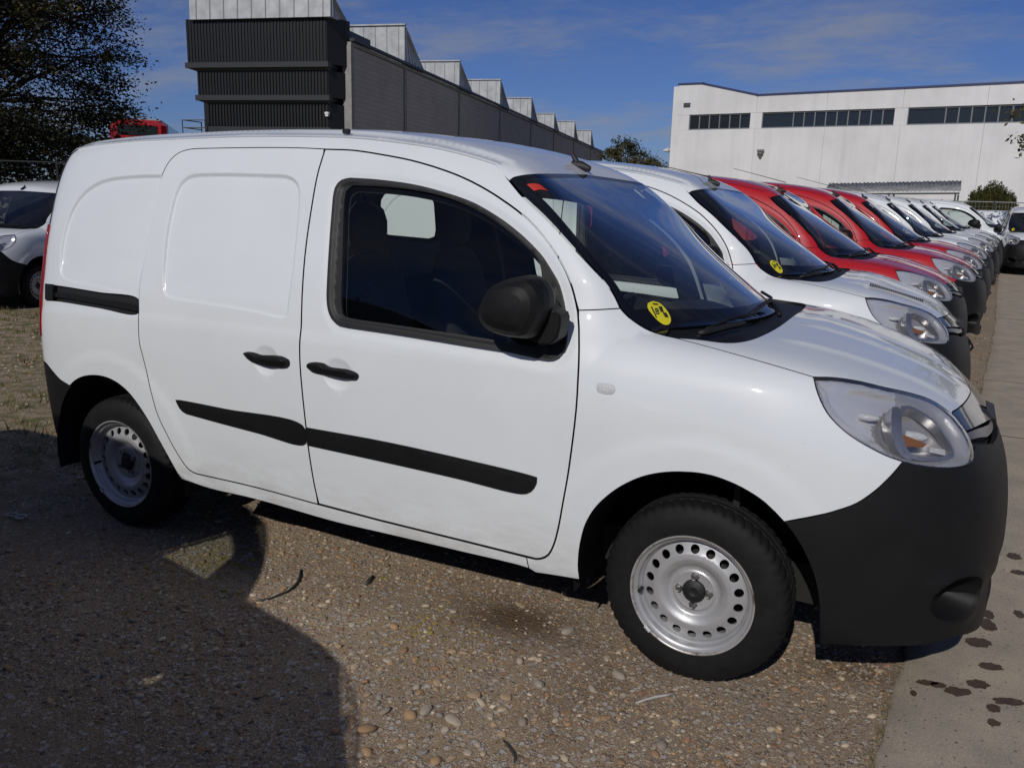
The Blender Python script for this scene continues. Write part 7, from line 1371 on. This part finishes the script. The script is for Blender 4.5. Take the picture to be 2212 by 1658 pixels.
def tree(label,base,height,crown_c,crown_r,ncl,nleaf,size,m,seed,trunk_r=.16,spread=.55,group=None,droop=.3,minz=.4,twig=.9,tilt=0):
    R=np.random.RandomState(seed); t=thing('tree',label,'tree',base,0,group); c=np.array(crown_c)-np.array(base); r=np.array(crown_r)
    mb=MB(); top=Vector((c[0]*.7,c[1]*.7,c[2]+r[2]*.45)); tp_=[Vector((0,0,-.1)),Vector((c[0]*.15,c[1]*.1,max(.6,c[2]-r[2]*.9))),Vector((c[0]*.45,c[1]*.45,c[2]-r[2]*.2)),top]; mb.tube(tp_,[trunk_r*1.25,trunk_r,trunk_r*.7,trunk_r*.2],9)
    P=[];TN=[]
    for k in range(ncl):
        d=R.normal(0,1,3); d/=np.linalg.norm(d); q=c+d*r*(R.uniform(.25,1.)**.55)*np.array([1,1,1]); 
        if q[2]<minz: q[2]=minz+R.rand()*.4
        f=R.uniform(.35,.95); st=np.array(tp_[1])*(1-f)+np.array(top)*f
        if st[2]>q[2]+.3: st[2]=max(.7,q[2]-R.uniform(0,.4))
        md=(st+q)/2+np.array([0,0,.25*R.rand()]); mb.tube([st,md,q],[.035*trunk_r/.16,.022*trunk_r/.16,.007],5)
        out=d*np.array([1,1,.35])+R.normal(0,.35,3); out/=np.linalg.norm(out); L_=twig*R.uniform(.5,1.2)
        e=q+out*L_; e[2]-=.12*L_; mb.tube([q,(q+e)/2+[0,0,.04],e],[.009,.006,.003],4)
        nn=nleaf//ncl; h=nn//2
        cl=q+np.clip(R.normal(0,1,(h,3)),-1.7,1.7)*np.array([spread,spread,spread*.62]); f_=R.rand(nn-h)[:,None]; tw=q*(1-f_)+e*f_+R.normal(0,.10,(nn-h,3))*np.array([1.3,1.3,1])
        P.append(cl);P.append(tw); TN.append(np.clip(R.normal(R.uniform(.2,.8),.22,nn),0,1))
    mb.build('trunk',BARK,t,smooth=True,auto=60); P=np.vstack(P); P[:,2]=np.maximum(P[:,2],.1); leaves('crown',P,size,R,t,m,droop,tone=np.concatenate(TN)); return t
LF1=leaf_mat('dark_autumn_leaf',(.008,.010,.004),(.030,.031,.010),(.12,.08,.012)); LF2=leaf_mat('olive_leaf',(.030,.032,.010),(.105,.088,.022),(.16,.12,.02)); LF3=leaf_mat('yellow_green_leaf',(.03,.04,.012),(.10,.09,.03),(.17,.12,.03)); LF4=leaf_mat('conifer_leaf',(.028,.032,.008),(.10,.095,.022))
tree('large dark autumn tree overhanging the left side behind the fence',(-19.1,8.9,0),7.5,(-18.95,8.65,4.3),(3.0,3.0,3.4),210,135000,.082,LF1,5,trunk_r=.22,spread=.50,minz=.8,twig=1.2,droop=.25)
tree('bushy olive tree between the grey hall and the white warehouse',(-20.4,57.6,0),6.3,(-20.5,57.6,3.7),(2.6,1.8,2.2),75,17000,.17,LF2,8,trunk_r=.14,spread=.42,twig=.8,minz=1.)
tree('tree with yellowing leaves reaching in at the right edge',(4.7,22.9,0),4.6,(4.15,22.7,3.45),(1.95,1.6,1.25),60,7000,.13,LF3,12,trunk_r=.11,spread=.26,twig=.75,minz=2.2,droop=.5)
# clipped conifer bush with pointed shoots
R=np.random.RandomState(4); B_=thing('conifer_bush','rounded green conifer bush with pointed shoots before the white wall','bush',(2.45,38.2,0)); P=[];mb=MB(); mb.tube([(0,0,0),(0,0,1.6)],[.09,.04],7)
for k in range(330):
    a=R.uniform(0,6.28); rr=R.rand()**.5; x,y=1.05*rr*math.cos(a),.85*rr*math.sin(a); h=2.58*math.sqrt(max(.15,1-.62*rr*rr))+R.uniform(-.12,.24)
    n=170; f=R.rand(n)**.8; wd=.10*(1-f)+.015; P.append(np.c_[x+R.normal(0,1,n)*wd,y+R.normal(0,1,n)*wd,f*h])
    mb.tube([(x*.4,y*.4,.2),(x,y,h*.9)],[.015,.004],4)
mb.build('trunk',BARK,B_); leaves('foliage',np.vstack(P),.075,R,B_,LF4,droop=-1.6,asp=.45)
# hedge under the big tree
R=np.random.RandomState(9); H_=thing('hedge','dense dark hedge behind the fence under the large tree','hedge',(-17.5,9.5,0)); n=30000; s=R.uniform(-8,8.5,n); hz=2.35+.35*vnoise(s+20,s*0,1.3,3)+.2*vnoise(s+20,s*0,.4,4); z=hz*(1-R.rand(n)**1.7*.98); q=R.normal(0,.55,n)
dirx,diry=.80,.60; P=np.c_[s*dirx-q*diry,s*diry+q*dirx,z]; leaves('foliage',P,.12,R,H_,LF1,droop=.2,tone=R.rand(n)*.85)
m=MB()
for k in range(26):
    t_=-7.8+k*.64; m.tube([(t_*dirx,t_*diry,0),(t_*dirx+R.normal(0,.1),t_*diry+R.normal(0,.1),1.9)],[.035,.012],5)
m.build('stem',BARK,H_)
# mesh fences
FM=mat('dark_green_fence_wire',(.006,.009,.008),.7); FG=mat('grey_fence_wire',(.28,.29,.29),.5)
def fence(label,A,B,h,post,nw,m,rw=.006,brace=()):
    A=Vector(A);B=Vector(B); L_=(B-A).length; d=(B-A)/L_; f=thing('mesh_fence',label,'fence',A); np_=max(1,int(round(L_/post)))
    for i in range(np_+1):
        p=d*(L_*i/np_); q=MB(); q.tube([p,p+Vector((0,0,h+.06))],.028,7); q.build('post',m,f)
    q=MB(); q.tube([Vector((0,0,h)),d*L_+Vector((0,0,h))],.018,5); q.build('top_rail',m,f)
    w_=MB()
    for i in range(nw): z=h*(i+.5)/nw; w_.tube([Vector((0,0,z)),d*L_+Vector((0,0,z))],rw,4,cap=False)
    for i in range(int(L_/.12)): p=d*(.12*i); w_.tube([p,p+Vector((0,0,h))],rw*.7,3,cap=False)
    o=w_.build('wire_mesh',m,f,fix=False); o['kind']='stuff'
    for i in brace:
        p=d*(L_*i/np_); k=d*(L_*(i-.62)/np_); q=MB(); q.tube([p+Vector((0,0,h*.86)),k+Vector((0,0,.55))],.018,6); q.build('brace',m,f)
    return f
fence('dark mesh fence in front of the hedge at left',(-21.5,3.2,0),(-11.0,11.2,0),2.0,2.6,9,FM,rw=.0028)
fence('grey wire fence with a braced corner post before the conifer bush',(-4.2,32.6,0),(2.18,30.2,0),1.86,1.6,6,FG,rw=.0035,brace=(4,))
fence('grey wire fence running behind the cars at the right edge',(2.18,30.2,0),(10.,36.5,0),1.86,2.5,6,FG,rw=.0035)
